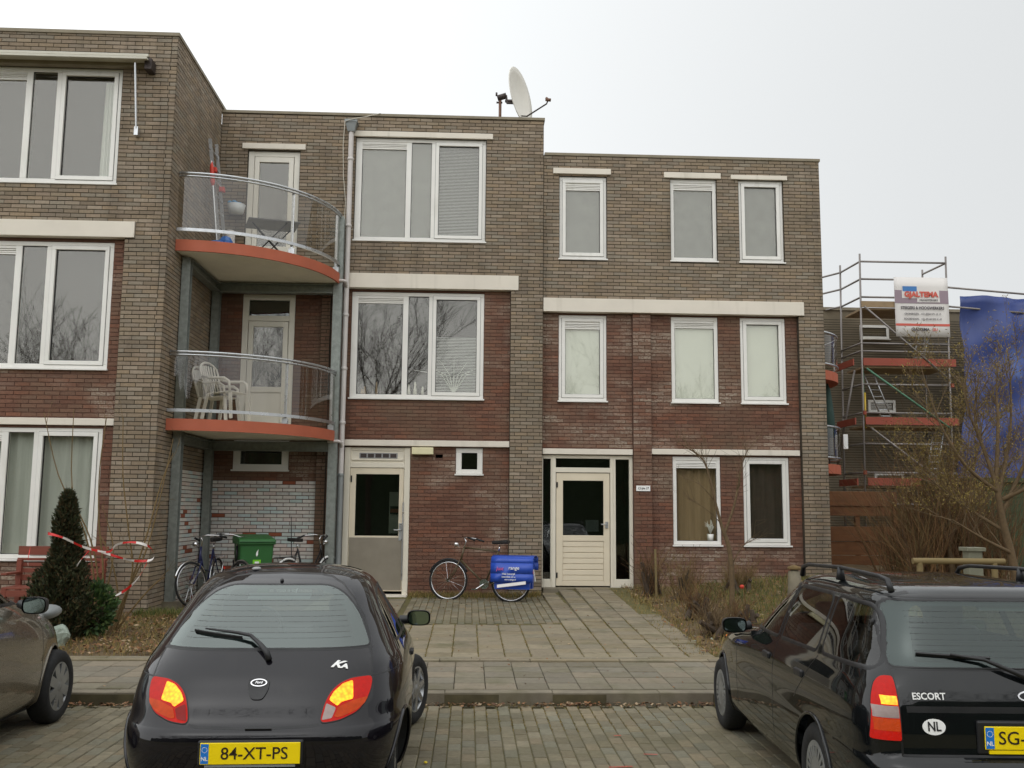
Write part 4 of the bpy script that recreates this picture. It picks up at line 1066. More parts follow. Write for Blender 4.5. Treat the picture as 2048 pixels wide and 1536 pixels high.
class Car:
    def __init__(s, name, label, loc, rz, lv, paint, nl=120, na=240, group='cars parked nose-in by the kerb'):
        s.root = thing(name, label, 'car', loc, rz, group); s.paint = paint
        L_ = spl(lv, nl); s.ring = []
        ths = []
        for z, yf, yr, w_, nf, nr in L_:
            ym = (yf + yr) / 2; pts = []
            M = 480
            for i in range(M + 1):
                a = 2 * math.pi * i / M; c_, s_ = math.cos(a), math.sin(a)
                n_ = nf if s_ >= 0 else nr; h = (yf - ym) if s_ >= 0 else (ym - yr)
                pts.append((w_ * math.copysign(abs(c_) ** (2 / n_), c_), ym + h * math.copysign(abs(s_) ** (2 / n_), s_)))
            d = [0]
            for p, q in zip(pts, pts[1:]): d.append(d[-1] + math.hypot(p[0] - q[0], p[1] - q[1]))
            r = []; k = 0
            for i in range(na):
                x = d[-1] * i / na
                while k < M - 1 and d[k + 1] < x: k += 1
                u = (x - d[k]) / max(1e-9, d[k + 1] - d[k]); r.append(V((pts[k][0] + (pts[k + 1][0] - pts[k][0]) * u, pts[k][1] + (pts[k + 1][1] - pts[k][1]) * u, z)))
            s.ring.append(r)
        s.v = [p for r in s.ring for p in r]
        s.f = [(j * na + i, j * na + (i + 1) % na, (j + 1) * na + (i + 1) % na, (j + 1) * na + i) for j in range(nl) for i in range(na)]
        s.f.append(tuple(range(na - 1, -1, -1))); s.f.append(tuple(nl * na + i for i in range(na)))
        s.bvh = BVHTree.FromPolygons(s.v, s.f)
        s.holes = []; s.arches = []; s.regions = []
    def ray(s, view, p):
        a, b = p
        o, d = {'rear': (V((a, -3, b)), V((0, 1, 0))), 'front': (V((a, 9, b)), V((0, -1, 0))), 'right': (V((3, a, b)), V((-1, 0, 0))), 'left': (V((-3, a, b)), V((1, 0, 0)))}[view]
        hit, n, i, _ = s.bvh.ray_cast(o, d)
        if hit is None: return None, None
        if n.dot(d) > 0: n = -n
        return hit, n
    def patch(s, name, m, view, poly, off=.004, step=.03, parent=None, thick=.006, up_=None):
        poly = dens(poly, step); N = len(poly)
        pts = [V(p) for p in poly]
        x0, x1 = min(p[0] for p in poly), max(p[0] for p in poly); y0, y1 = min(p[1] for p in poly), max(p[1] for p in poly)
        i = 0; x = x0 + step / 2
        while x < x1:
            y = y0 + step / 2
            while y < y1:
                if pin((x, y), poly) and dist_poly((x, y), poly) > step * .4: pts.append(V((x, y)))
                y += step
            x += step
        vo, _, fo, _, _, _ = geometry.delaunay_2d_cdt(pts, [(i, (i + 1) % N) for i in range(N)], [], 1, 1e-6)
        b = MB(); vs = []; ok = []
        for p in vo:
            h, n = s.ray(view, p)
            vs.append(h + n * off if h is not None else None)
        good = [f for f in fo if all(vs[i] is not None for i in f)]
        flip = view in ('front', 'left')
        idx = {}
        for f in good:
            for i in f:
                if i not in idx: idx[i] = len(idx)
        inv = sorted(idx, key=idx.get)
        b.add([vs[i] for i in inv], [tuple(idx[i] for i in f) for f in good])
        if thick:
            cnt = {}
            for f in good:
                for a_, c_ in zip(f, f[1:] + f[:1] if isinstance(f, list) else tuple(f[1:]) + tuple(f[:1])): cnt.setdefault((min(a_, c_), max(a_, c_)), []).append((a_, c_))
            for e_ in cnt.values():
                if len(e_) == 1:
                    a_, c_ = e_[0]; q = []
                    for i in (c_, a_):
                        h, n = s.ray(view, vo[i]); q.append(h - n * .004)
                    b.add([vs[a_], vs[c_], q[0], q[1]], [(0, 1, 2, 3)])
        return b.build(name, m, parent or s.root, smooth=True, world=False, angle=35)
    def line(s, name, m, view, poly, w_=.008, h=.001, closed=False, step=.025, parent=None):
        pts = dens(poly, step, closed); b = MB(); N = len(pts); vs = []
        for i, p in enumerate(pts):
            a = V(pts[(i - 1) % N]) if closed or i else V(p); c = V(pts[(i + 1) % N]) if closed or i < N - 1 else V(p)
            t = (c - a).normalized(); n2 = V((-t.y, t.x)); row = []
            for k, o in ((-1, -.0005), (0, h), (1, -.0005)):
                q, n = s.ray(view, V(p) + n2 * k * w_ / 2); row.append(q + n * (o + .001) if q is not None else None)
            vs.append(row)
        for i in range(N if closed else N - 1):
            for k in (0, 1):
                q = [vs[i][k], vs[i][k + 1], vs[(i + 1) % N][k + 1], vs[(i + 1) % N][k]]
                if all(x is not None for x in q) and (q[0] - q[3]).length < .2 and (q[0] - q[1]).length < .1: b.add(q, [(0, 1, 2, 3)])
        return b.build(name, m, parent or s.root, smooth=True, world=False) if b.v else None
    def glass(s, name, view, poly, m='car_glass', seal=.022, frit=0):
        """a hole in the shell, a pane in it and a rubber seal round it"""
        s.holes.append((view, poly)); g = s.patch(name, m, view, poly, .001, .04, thick=0)
        s.line('seal', 'black_trim', view, poly, seal, .004, True, parent=g)
        if frit:
            c = V((sum(p[0] for p in poly) / len(poly), sum(p[1] for p in poly) / len(poly)))
        return g
    def finish(s, parts=(), dark=None, lo=.0):
        groups = {'body': []}
        for f in s.f:
            c = sum((s.v[i] for i in f), V()) / len(f)
            if len(f) == 4:
                n = (s.v[f[1]] - s.v[f[0]]).cross(s.v[f[3]] - s.v[f[0]])
                cut_ = False
                for view, poly in s.holes:
                    p = (c.x, c.z) if view in ('rear', 'front') else (c.y, c.z)
                    if view == 'rear' and c.y > 1.9 or view == 'front' and c.y < 1.9 or view == 'right' and c.x < .1 or view == 'left' and c.x > -.1: continue
                    if pin(p, poly) and dist_poly(p, poly) > .006: cut_ = True; break
                for ya, za, ra in s.arches:
                    if (c.y - ya) ** 2 + (c.z - za) ** 2 < ra * ra and abs(c.x) > .45: cut_ = True
                if cut_: continue
            key = 'body'
            for nm, fn in parts:
                if fn(c): key = nm; break
            groups.setdefault(key, []).append(f)
        for nm, fs in groups.items():
            used = {}; 
            for f in fs:
                for i in f: used.setdefault(i, len(used))
            b = MB(); inv = sorted(used, key=used.get); b.add([s.v[i] for i in inv], [tuple(used[i] for i in f) for f in fs])
            b.build(nm.split('/')[0], dark if '/dark' in nm else s.paint, s.root, smooth=True, world=False)
        for ya, za, ra in s.arches:
            for sd_ in ('right', 'left'):
                sg = 1 if sd_ == 'right' else -1
                pts = []
                def ox(a):
                    h, n = s.ray(sd_, (ya + (ra + .004) * math.cos(a), za + (ra + .004) * math.sin(a)))
                    return sg * (min(.80, abs(h.x) - .012) if h is not None and abs(h.x) > .5 else .60)
                for k in range(25):
                    a = R(-18 + 216 * k / 24); h, n = s.ray(sd_, (ya + (ra + .004) * math.cos(a), za + (ra + .004) * math.sin(a)))
                    if h is not None and abs(h.x) > .5: pts.append(h + n * .001)
                if len(pts) > 3: MB().tube(pts, .011, 6).build('arch_lip', s.paint, s.root, smooth=True, world=False)
                w_ = MB(); N = 20
                for k in range(N):
                    a, b2 = R(-20 + 220 * k / N), R(-20 + 220 * (k + 1) / N)
                    w_.quad((ox(a), ya + ra * math.cos(a), za + ra * math.sin(a)), (ox(b2), ya + ra * math.cos(b2), za + ra * math.sin(b2)), (sg * .45, ya + ra * math.cos(b2), za + ra * math.sin(b2)), (sg * .45, ya + ra * math.cos(a), za + ra * math.sin(a)))
                w_.box(min(sg * .45, sg * .46), max(sg * .45, sg * .46), ya - ra, ya + ra, .15, za + ra)
                w_.build('wheel_housing', 'wheel_dark', s.root, world=False)
    def wheel(s, x, y, r, rim, style, steer=0, wd=.165):
        sg = 1 if x > 0 else -1
        ax = V((sg * math.cos(steer), sg * math.sin(steer), 0)); c = V((x, y, r)); hw = wd / 2
        t = MB(); t.lathe([(rim - .015, -hw), (rim + .02, -hw), (r - .03, -hw - .004), (r - .008, -hw + .018), (r, -hw + .04), (r, hw - .04), (r - .008, hw - .018), (r - .03, hw + .004), (rim + .03, hw + .006), (rim + .005, hw - .002), (rim - .01, hw - .012)], c, ax, 40)
        wl = t.build('wheel', 'rubber', s.root, smooth=True, world=False)
        u = V((0, 0, 1)); q = ax.cross(u)
        d = MB(); d.lathe([(rim + .002, hw - .006), (rim - .012, hw - .004), (rim - .02, hw - .02), (rim - .03, hw - .05)], c, ax, 40); d.lathe([(rim, -hw + .02), (0, -hw + .02)], c, ax, 24)
        d.build('rim', 'hubcap' if style != 'spoke' else 'alloy', wl, smooth=True, world=False, angle=40)
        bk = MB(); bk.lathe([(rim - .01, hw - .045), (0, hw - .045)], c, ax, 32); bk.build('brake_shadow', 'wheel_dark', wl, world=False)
        h = MB(); n = {'spoke': 7, 'holes': 20, 'flower': 8}[style]
        h.lathe([(0, hw + .004), (.03, hw + .003), (.05, hw - .004), (.06, hw - .03)], c, ax, 20)
        for k in range(n):
            a = 2 * math.pi * (k + .5) / n; dr_ = u * math.cos(a) + q * math.sin(a); sd_ = -u * math.sin(a) + q * math.cos(a)
            if style == 'holes':
                h.prism([c + dr_ * .095 + sd_ * .012 + ax * (hw - .012), c + dr_ * .095 - sd_ * .012 + ax * (hw - .012), c + dr_ * (rim - .02) - sd_ * .013 + ax * (hw - .012), c + dr_ * (rim - .02) + sd_ * .013 + ax * (hw - .012)], ax * .012)
            else:
                w0, w1 = (.028, .02) if style == 'spoke' else (.035, .042)
                h.prism([c + dr_ * .04 + sd_ * w0 + ax * (hw - .02), c + dr_ * .04 - sd_ * w0 + ax * (hw - .02), c + dr_ * (rim - .008) - sd_ * w1 + ax * (hw - .022), c + dr_ * (rim - .008) + sd_ * w1 + ax * (hw - .022)], ax * .018)
        if style == 'holes': h.lathe([(.0, hw), (.10, hw - .002), (.11, hw - .02)], c, ax, 30); h.lathe([(rim - .03, hw - .002), (rim - .004, hw - .002), (rim, hw - .02)], c, ax, 40)
        h.build('hub_cover', 'hubcap' if style != 'spoke' else 'alloy', wl, smooth=True, world=False, angle=35)
    def mirror(s, x, y, z, base, w_=.17, h=.11):
        sg = 1 if x > 0 else -1
        m = MB(); n = 20
        prof = [(-.5, .0), (-.42, .06), (0, .10), (.0, .10)]
        rings = []
        for t, k in ((0, 1.0), (.03, 1.04), (.07, .95), (.11, .72), (.135, .3)):
            rings.append([V((x + math.copysign(abs(math.cos(a)) ** .6, math.cos(a)) * w_ / 2 * k, y + t, z + math.copysign(abs(math.sin(a)) ** .6, math.sin(a)) * h / 2 * k)) for a in [2 * math.pi * i / n for i in range(n)]])
        vs = [p for r in rings for p in r]; fs = [(j * n + i, j * n + (i + 1) % n, (j + 1) * n + (i + 1) % n, (j + 1) * n + i) for j in range(4) for i in range(n)] + [tuple(4 * n + i for i in range(n))]
        m.add(vs, fs); m.tube([base, V((x - sg * w_ * .4, y + .06, z - h * .15))], [.035, .03], 8)
        o = m.build('wing_mirror', 'black_plastic', s.root, smooth=True, world=False, angle=50)
        g = MB(); g.add([V((x + math.copysign(abs(math.cos(a)) ** .6, math.cos(a)) * w_ / 2 * .88, y + .006, z + math.copysign(abs(math.sin(a)) ** .6, math.sin(a)) * h / 2 * .88)) for a in [2 * math.pi * i / n for i in range(n)]], [tuple(range(n))])
        g.build('mirror_pane', 'mirror_glass', o, world=False)
    def cabin(s, y0, y1, zf, seats, wheel_x, dash_y):
        b = MB(); b.box(-.62, .62, y0, y1, zf, zf + .03); b.build('cabin_floor', 'cabin_dark', s.root, world=False)
        b = MB(); b.box(-.64, .64, dash_y, dash_y + .35, .55, .86); b.build('dashboard', 'cabin_dark', s.root, world=False, bevel=.04)
        for x, y, wd in seats:
            st_ = MB(); st_.obox((x, y + .25, .42), (wd, 0, 0), (0, .25, .02), (0, 0, .08)); st_.obox((x, y - .06, .72), (wd, 0, 0), (0, -.08, .30), (0, .06, .02)); so2 = st_.build('seat', 'seat_cloth', s.root, world=False, bevel=.04)
            for hx in ((0,) if wd < .4 else ()):
                st_ = MB(); st_.obox((x + hx, y - .15, 1.10), (.13, 0, 0), (0, .045, .01), (0, -.015, .075)); st_.build('headrest', 'seat_cloth', so2, world=False, bevel=.035)
        if wheel_x is not None:
            b = MB(); b.tube([(wheel_x + .18 * math.cos(a), dash_y - .12 + .07 * math.sin(a), .86 + .17 * math.sin(a)) for a in [2 * math.pi * i / 24 for i in range(24)]], .014, 6, closed=True); b.build('steering_wheel', 'black_plastic', s.root, smooth=True, world=False)
    def plate(s, x, y, z, txt, w_=.52, align=None, tx=None, size=.088):
        p = MB().box(x - w_ / 2, x + w_ / 2, y - .006, y, z - .055, z + .055).build('number_plate', 'plate_yellow', s.root, world=False, bevel=.006)
        MB().box(x - w_ / 2 + .004, x - w_ / 2 + .045, y - .0075, y - .006, z - .05, z + .05).build('blue_band', 'plate_blue', p, world=False)
        text('country_letters', 'NL', .028, 'white_ink', p, face_cam(x - w_ / 2 + .0245, y - .008, z - .026), .0005, weight=.0006)
        st_ = MB()
        for k in range(12):
            a = 2 * math.pi * k / 12; st_.obox((x - w_ / 2 + .0245 + .0135 * math.cos(a), y - .0078, z + .02 + .0135 * math.sin(a)), (.0018, 0, 0), (0, .0003, 0), (0, 0, .0018))
        st_.build('star_ring', 'white_ink', p, world=False)
        text('plate_letters', txt, size, 'plate_ink', p, face_cam(tx if tx is not None else x + .022, y - .0075, z - .002), .0006, align or 'CENTER', sx=1.02, weight=.0004)
        return p

# ---------------- small black hatchback
KA = [(.17, 3.42, .24, .68, 4, 5), (.22, 3.54, .13, .76, 4, 5), (.32, 3.60, .05, .80, 3.6, 5), (.45, 3.62, .012, .818, 3.2, 5), (.54, 3.61, .0, .82, 3.1, 4.9), (.592, 3.59, .012, .82, 3, 4.8), (.612, 3.57, .04, .818, 3, 4.8), (.64, 3.54, .062, .816, 3, 4.8), (.72, 3.46, .10, .812, 2.9, 4.7),
      (.80, 3.25, .155, .80, 2.9, 4.5), (.86, 2.98, .20, .782, 2.8, 4.3), (.90, 2.80, .238, .765, 2.8, 4.2), (.95, 2.66, .29, .738, 2.8, 4.0), (1.05, 2.44, .41, .682, 2.8, 3.6), (1.15, 2.20, .56, .62, 2.8, 3.4), (1.25, 1.96, .74, .556, 2.9, 3.2), (1.295, 1.83, .85, .515, 2.9, 3), (1.33, 1.70, .97, .45, 3, 3), (1.355, 1.58, 1.08, .35, 3, 3), (1.37, 1.46, 1.18, .21, 3, 3), (1.376, 1.36, 1.28, .04, 2, 2)]
KA = [(z if z < 1 else 1 + (z - 1) * 1.10, *q) for z, *q in KA]
ka = Car('hatchback_car', 'small rounded black hatchback seen from behind, left of the middle, its tail lamps given a flash glow', (-1.135, 5.42, 0), R(1.9), KA, 'black_paint')
ka.arches = [(.60, .28, .325), (3.03, .28, .325)]
gl = rounded([(-.585, .985), (.585, .985), (.50, 1.168), (.345, 1.308), (-.345, 1.308), (-.50, 1.168)], [.03, .03, .2, .12, .12, .2])
rg = ka.glass('rear_window', 'rear', gl, seal=.009)
def ring2(car, view, outer, inner, name, m, parent, off=-.004):   # printed border between two outlines of equal length
    b = MB()
    n = len(outer)
    for i in range(n):
        q = []
        for p in (outer[i], outer[(i + 1) % n], inner[(i + 1) % n], inner[i]):
            h, nn = car.ray(view, p); q.append(h + nn * off if h is not None else None)
        if all(x is not None for x in q): b.add(q, [(0, 1, 2, 3)])
    return b.build(name, m, parent, smooth=True, world=False)
gd = dens(gl, .02); gc = V((0, 1.12)); inn = []
for p in gd:
    sx_, sz_ = .86, .90
    inn.append((p[0] * sx_, 1.13 + (p[1] - 1.13) * sz_))
ring2(ka, 'rear', gd, inn, 'black_border', 'black_trim', rg)
LP = rounded([(.607, .84), (.50, .838), (.43, .812), (.385, .765), (.36, .70), (.348, .628), (.45, .640), (.545, .678), (.59, .735), (.607, .79)], .03, 3)
for sg in (1, -1):
    fl = lambda P_: [(sg * a, b) for a, b in (P_ if sg > 0 else P_[::-1])]
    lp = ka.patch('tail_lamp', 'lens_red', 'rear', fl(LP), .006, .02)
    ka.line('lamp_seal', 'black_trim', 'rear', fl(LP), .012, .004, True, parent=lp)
    ka.patch('flash_glow_lens', 'lens_flash_glow', 'rear', fl(rounded([(.505, .825), (.455, .812), (.41, .775), (.388, .738), (.435, .708), (.455, .726), (.515, .738)], .008, 2)), .009, .012, lp, .001)  # glowing patch for light thrown back from the camera flash
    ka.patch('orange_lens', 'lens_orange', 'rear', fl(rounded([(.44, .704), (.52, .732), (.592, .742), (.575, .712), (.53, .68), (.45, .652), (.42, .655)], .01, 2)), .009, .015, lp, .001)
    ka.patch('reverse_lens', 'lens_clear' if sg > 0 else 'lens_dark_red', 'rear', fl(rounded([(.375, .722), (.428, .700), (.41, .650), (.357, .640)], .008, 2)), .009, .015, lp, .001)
    ka.line('panel_gap', 'black_trim', 'rear', fl([(.607, .842), (.70, .842), (.76, .846)]), .008, .0005)
    ka.line('panel_gap', 'black_trim', 'rear', fl([(.345, .625), (.30, .617), (.0, .608)]), .012, .0005)
    ka.line('panel_gap', 'black_trim', 'rear', fl([(.607, .84), (.598, .93), (.572, 1.03), (.53, 1.13), (.46, 1.23), (.38, 1.31), (.30, 1.35), (.22, 1.363)]), .009, .0005)
    # side glazing and door
    sd_ = 'right' if sg > 0 else 'left'
    ka.glass('door_window', sd_, rounded([(1.45, .955), (2.40, .925), (2.26, 1.08), (2.02, 1.21), (1.80, 1.26), (1.45, 1.27)], [.03, .05, .1, .1, .1, .03]), 'car_side_glass', .02)
    ka.glass('quarter_window', sd_, rounded([(1.38, .96), (1.38, 1.27), (1.12, 1.25), (.92, 1.145), (.84, 1.01), (.88, .965)], [.03, .03, .1, .1, .06, .04]), 'car_side_glass', .02)
    ka.line('panel_gap', 'black_trim', sd_, rounded([(1.36, .30), (1.34, .60), (1.40, .94), (1.41, 1.24)], .05, 4)[1:], .007, .0005)
    ka.line('panel_gap', 'black_trim', sd_, [(2.58, .32), (2.58, .70), (2.46, .92)], .007, .0005)
    hd = ka.ray(sd_, (1.55, .80))[0]
    MB().obox(hd + V((sg * .004, 0, 0)), (.012, 0, 0), (0, .07, 0), (0, 0, .016)).build('door_handle', 'black_plastic', ka.root, world=False, bevel=.008)
    h, n = ka.ray(sd_, (2.86, .66)); MB().ball(h, .012, .035, .02, 10, 6).build('side_repeater', 'amber', ka.root, smooth=True, world=False)
    ka.mirror(sg * .835, 2.28, .945, V((sg * .69, 2.36, .925)), .175, .115)
ka.line('panel_gap', 'black_trim', 'rear', [(-.598, .978), (.598, .978)], .009, .0005)
ka.line('roof_gap', 'black_trim', 'rear', [(-.22, 1.363), (0, 1.37), (.22, 1.363)], .009, .0005)
ka.glass('windscreen', 'front', rounded([(-.60, .955), (.60, .955), (.44, 1.275), (-.44, 1.275)], [.05, .05, .1, .1]), 'clear_glass')
ka.finish([('bumper', lambda c: c.z < .602 and c.y < .75), ('front_bumper', lambda c: c.z < .602 and c.y > 3.3), ('tailgate', lambda c: c.z > .612 and c.y < .95 and abs(c.x) < .59 - max(0, (c.z - 1.0) * .7) and c.z < 1.345), ('roof', lambda c: c.z > 1.325)])
# wiper, lock and badge, lettering, high brake lamp, washer nozzle
def on(car, view, p, off=.0): h, n = car.ray(view, p); return h + n * off
wp = MB(); wp.tube([on(ka, 'rear', (.035, .925), .012), on(ka, 'rear', (.015, .955), .03), on(ka, 'rear', (-.03, .99), .034), on(ka, 'rear', (-.09, 1.03), .034), on(ka, 'rear', (-.17, 1.045), .03), on(ka, 'rear', (-.36, 1.068), .02)], [.018, .017, .013, .011, .010, .005], 8)
wo_ = wp.build('wiper', 'black_plastic', ka.root, smooth=True, world=False)
b = MB()
for k in range(8):
    p, q = [(-.14 - .285 * t, 1.032 + .03 * t) for t in (k / 8, (k + 1) / 8)]; b.bar(on(ka, 'rear', p, .010), on(ka, 'rear', q, .010), .008, .018, (0, -.6, .8))
b.build('wiper_blade', 'rubber', wo_, world=False)
h, n = ka.ray('rear', (0, .80))
for k in range(9): ka.line('heater_line', 'black_trim', 'rear', [(-.47 + .01 * k, 1.035 + .027 * k), (.47 - .01 * k, 1.035 + .027 * k)], .0022, .0005, parent=rg)
lk = ka.patch('tailgate_lock', 'black_plastic', 'rear', rounded([(-.058, .842), (.058, .842), (.056, .79), (.03, .742), (-.03, .742), (-.056, .79)], .02, 4), .008, .02)
def oval(cx, cz, a, b_, n_=28): return [(cx + a * math.cos(2 * math.pi * i / n_), cz + b_ * math.sin(2 * math.pi * i / n_)) for i in range(n_)]
bd = ka.patch('badge', 'chrome', 'rear', oval(0, .82, .045, .0185), .012, .01, lk, .003)
ka.patch('badge_field', 'black_ink', 'rear', oval(0, .82, .038, .0135), .0135, .01, lk, .001)
def sit(car, view, p, off, rz=0):   # a frame lying on the bodywork, for raised letters
    h, n = car.ray(view, p); z = n; x = V((1, 0, 0)) - n * n.x; x.normalize(); y = z.cross(x)
    M = Matrix.Identity(4)
    for i in range(3): M[i][0], M[i][1], M[i][2], M[i][3] = x[i], y[i], z[i], (h + n * off)[i]
    return M
text('badge_script', 'Ford', .02, 'chrome', lk, sit(ka, 'rear', (0, .82), .0145), .0006, shear=.3, weight=.0003)
text('model_lettering', 'K', .07, 'white_ink', ka.root, sit(ka, 'rear', (.405, .905), .004), .002, shear=.55, sx=1.25, weight=.0022)
text('model_lettering', 'A', .043, 'white_ink', ka.root, sit(ka, 'rear', (.452, .894), .004), .002, shear=.25, sx=1.3, weight=.0022)
b = MB(); q = [on(ka, 'rear', p, -.04) for p in ((-.19, 1.262), (.19, 1.262), (.19, 1.292), (-.19, 1.292))]; b.prism(q, (0, .03, 0)); b.build('high_brake_lamp', 'grey_vent', ka.root, world=False)
MB().ball(on(ka, 'rear', (0, 1.326), .004), .012, .02, .012, 8, 6).build('washer_nozzle', 'black_plastic', ka.root, world=False)
b = MB(); p0 = on(ka, 'rear', (0, 1.39), 0); MB().ball(on(ka, 'rear', (-.20, 1.388), .0), .03, .05, .012, 10, 6).build('aerial_base', 'grey_vent', ka.root, smooth=True, world=False)
h = on(ka, 'rear', (0, .495)); ka.plate(0, -.016, .495, '84-XT-PS')
MB().box(-.235, .235, -.018, .03, .425, .437).build('plate_holder', 'pipe_grey', ka.root, world=False)
MB().box(-.275, .275, -.0155, .04, .43, .56).build('plate_recess', 'black_plastic', ka.root, world=False, bevel=.01)
ka.patch('release_catch', 'black_plastic', 'rear', [(-.04, .602), (.10, .602), (.09, .615), (-.03, .615)], .012, .02)
ka.cabin(.55, 2.6, .32, [(-.36, 1.65, .24), (.36, 1.65, .24), (0, .80, .52)], -.36, 2.30)
b = MB()
b.lathe([(.0, 0), (.03, .0), (.035, .05), (.0, .06)], (.18, .78, .95), n_=10); b.build('dash_ornament', 'pipe_white', ka.root, world=False)
b = MB(); b.add([on(ka, 'rear', (-.50, .99), -.06), on(ka, 'rear', (.50, .99), -.06), V((.52, .92, .93)), V((-.52, .92, .93))], [(0, 1, 2, 3)]); b.build('parcel_shelf', 'cabin_dark', ka.root, world=False)
for x, y, st_ in ((.655, .60, 0), (-.655, .60, 0), (.745, 3.03, R(-20)), (-.745, 3.03, R(-20))): ka.wheel(x, y, .285, .185, 'spoke', st_)
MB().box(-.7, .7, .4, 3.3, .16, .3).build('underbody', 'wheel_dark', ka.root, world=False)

# ---------------- black estate
ES = [(.18, 4.1, .22, .72, 5, 9), (.23, 4.2, .09, .80, 5, 10), (.33, 4.27, .02, .835, 4.4, 11), (.46, 4.29, .0, .845, 4, 11), (.54, 4.285, .002, .846, 4, 11), (.572, 4.27, .02, .845, 4, 11), (.588, 4.25, .055, .842, 4, 12), (.62, 4.22, .064, .842, 4, 13), (.70, 4.12, .07, .843, 3.8, 13), (.78, 3.98, .08, .836, 3.6, 13), (.84, 3.70, .09, .826, 3.4, 12), (.88, 3.36, .10, .815, 3.4, 11), (.92, 3.05, .112, .80, 3.4, 10), (.96, 2.90, .13, .783, 3.6, 9), (1.05, 2.70, .175, .748, 3.8, 6.5), (1.15, 2.48, .23, .708, 4, 6.5), (1.25, 2.27, .285, .664, 4, 6), (1.32, 2.12, .33, .628, 4, 6), (1.352, 2.03, .375, .588, 4, 5.5), (1.375, 1.93, .44, .52, 4, 5), (1.39, 1.80, .56, .40, 4, 5), (1.398, 1.6, .82, .22, 3, 4), (1.40, 1.3, 1.1, .03, 2, 2)]
es = Car('estate_car', 'black estate car with roof rails at the right edge, turned slightly away', (2.80, 4.80, 0), R(-2.4), ES, 'navy_paint', na=260)
es.arches = [(.93, .29, .33), (3.455, .29, .33)]
eg = rounded([(-.655, 1.005), (.655, 1.005), (.60, 1.325), (-.60, 1.325)], [.03, .03, .06, .06])
erg = es.glass('rear_window', 'rear', eg, 'estate_glass', seal=.009)
egd = dens(eg, .02); ring2(es, 'rear', egd, [(p[0] * .82, 1.17 + (p[1] - 1.17) * .84) for p in egd], 'black_border', 'black_trim', erg)
for k in range(9): es.line('heater_line', 'black_trim', 'rear', [(-.52, 1.055 + .027 * k), (.52, 1.055 + .027 * k)], .0022, .0005, parent=erg)
EL = rounded([(.657, .668), (.657, .96), (.70, .96), (.735, .93), (.765, .855), (.785, .668)], [.01, .01, .04, .05, .05, .01], 4)
def band(z0, z1, x0=.66, x1=.768): return [(x0, z0), (x0, z1), (x1, z1), (x1, z0)]
for sg in (1, -1):
    fl = lambda P_: [(sg * a, b) for a, b in (P_ if sg > 0 else P_[::-1])]
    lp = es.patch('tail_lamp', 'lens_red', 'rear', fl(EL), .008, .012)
    es.line('lamp_seal', 'black_trim', 'rear', fl(EL), .01, .004, True, parent=lp)
    es.patch('flash_glow_lens', 'lens_flash_glow', 'rear', fl(band(.832, .872, .661, .73)), .0105, .012, lp, .001)  # emissive band in place of the flash returned by the lens
    es.patch('reverse_lens', 'lens_clear', 'rear', fl(band(.772, .826)), .0105, .012, lp, .001)
    for k in range(5): es.line('lens_rib', 'grey_vent', 'rear', fl([(.662, .777 + k * .011), (.768, .777 + k * .011)]), .003, .012, parent=lp)
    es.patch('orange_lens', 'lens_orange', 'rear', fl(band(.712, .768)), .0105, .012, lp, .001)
    es.line('panel_gap', 'black_trim', 'rear', fl([(.656, .60), (.656, .99), (.655, 1.10), (.635, 1.22), (.60, 1.30), (.55, 1.342), (.45, 1.36)]), .011, .0005)
    sd_ = 'right' if sg > 0 else 'left'
    es.glass('front_window', sd_, rounded([(1.81, .955), (2.74, .94), (2.52, 1.10), (2.16, 1.285), (1.81, 1.297)], [.03, .05, .12, .08, .03]), 'car_side_glass', .024)
    es.glass('rear_door_window', sd_, rounded([(.99, .97), (1.74, .957), (1.74, 1.297), (1.03, 1.30)], [.06, .03, .03, .08]), 'car_side_glass', .024)
    es.glass('side_window', sd_, rounded([(.24, .985), (.92, .972), (.96, 1.30), (.48, 1.285), (.37, 1.21)], [.06, .06, .06, .1, .08]), 'car_side_glass', .024)
    for P_ in ([(1.775, .30), (1.775, .95), (1.775, 1.31)], [(2.80, .32), (2.82, .75), (2.76, .93), (2.50, 1.125), (2.14, 1.32), (1.1, 1.33)], [(.95, .95), (1.10, .80), (1.28, .66)], [(2.8, .9), (4.0, .72)]): es.line('panel_gap', 'black_trim', sd_, P_, .007, .0005)
    for yy in (1.95, 1.2):
        h, n = es.ray(sd_, (yy, .815)); MB().obox(h, (.014, 0, 0), (0, .075, 0), (0, 0, .022)).build('door_handle', 'black_plastic', es.root, world=False, bevel=.01)
    h, n = es.ray(sd_, (3.80, .70)); MB().ball(h, .01, .025, .02, 10, 6).build('side_repeater', 'amber', es.root, smooth=True, world=False)
    es.mirror(sg * .90, 2.58, .935, V((sg * .77, 2.66, .93)), .18, .11)
    rl = MB(); rl.tube([(sg * .545, .42, 1.362), (sg * .548, .46, 1.42), (sg * .55, .58, 1.434), (sg * .555, 1.2, 1.446), (sg * .55, 1.86, 1.427), (sg * .545, 2.0, 1.405), (sg * .54, 2.05, 1.345)], [.018, .016, .0125, .0125, .0125, .015, .018], 8); rl.tube([(sg * .555, 1.2, 1.37), (sg * .555, 1.2, 1.45)], [.03, .018], 8)
    rl.build('roof_rail', 'black_plastic', es.root, smooth=True, world=False)
es.line('panel_gap', 'black_trim', 'rear', [(-.655, .998), (.655, .998)], .009, .0005)
es.line('roof_gap', 'black_trim', 'rear', [(-.58, 1.338), (.58, 1.338)], .008, .0005)
es.line('panel_gap', 'black_trim', 'rear', [(-.656, .60), (.656, .60)], .012, .0005)
es.line('trim_crease', 'black_trim', 'rear', [(-.62, .815), (.62, .815)], .03, -.0004)
es.glass('windscreen', 'front', rounded([(-.66, .98), (.66, .98), (.52, 1.30), (-.52, 1.30)], [.05, .05, .1, .1]), 'clear_glass')
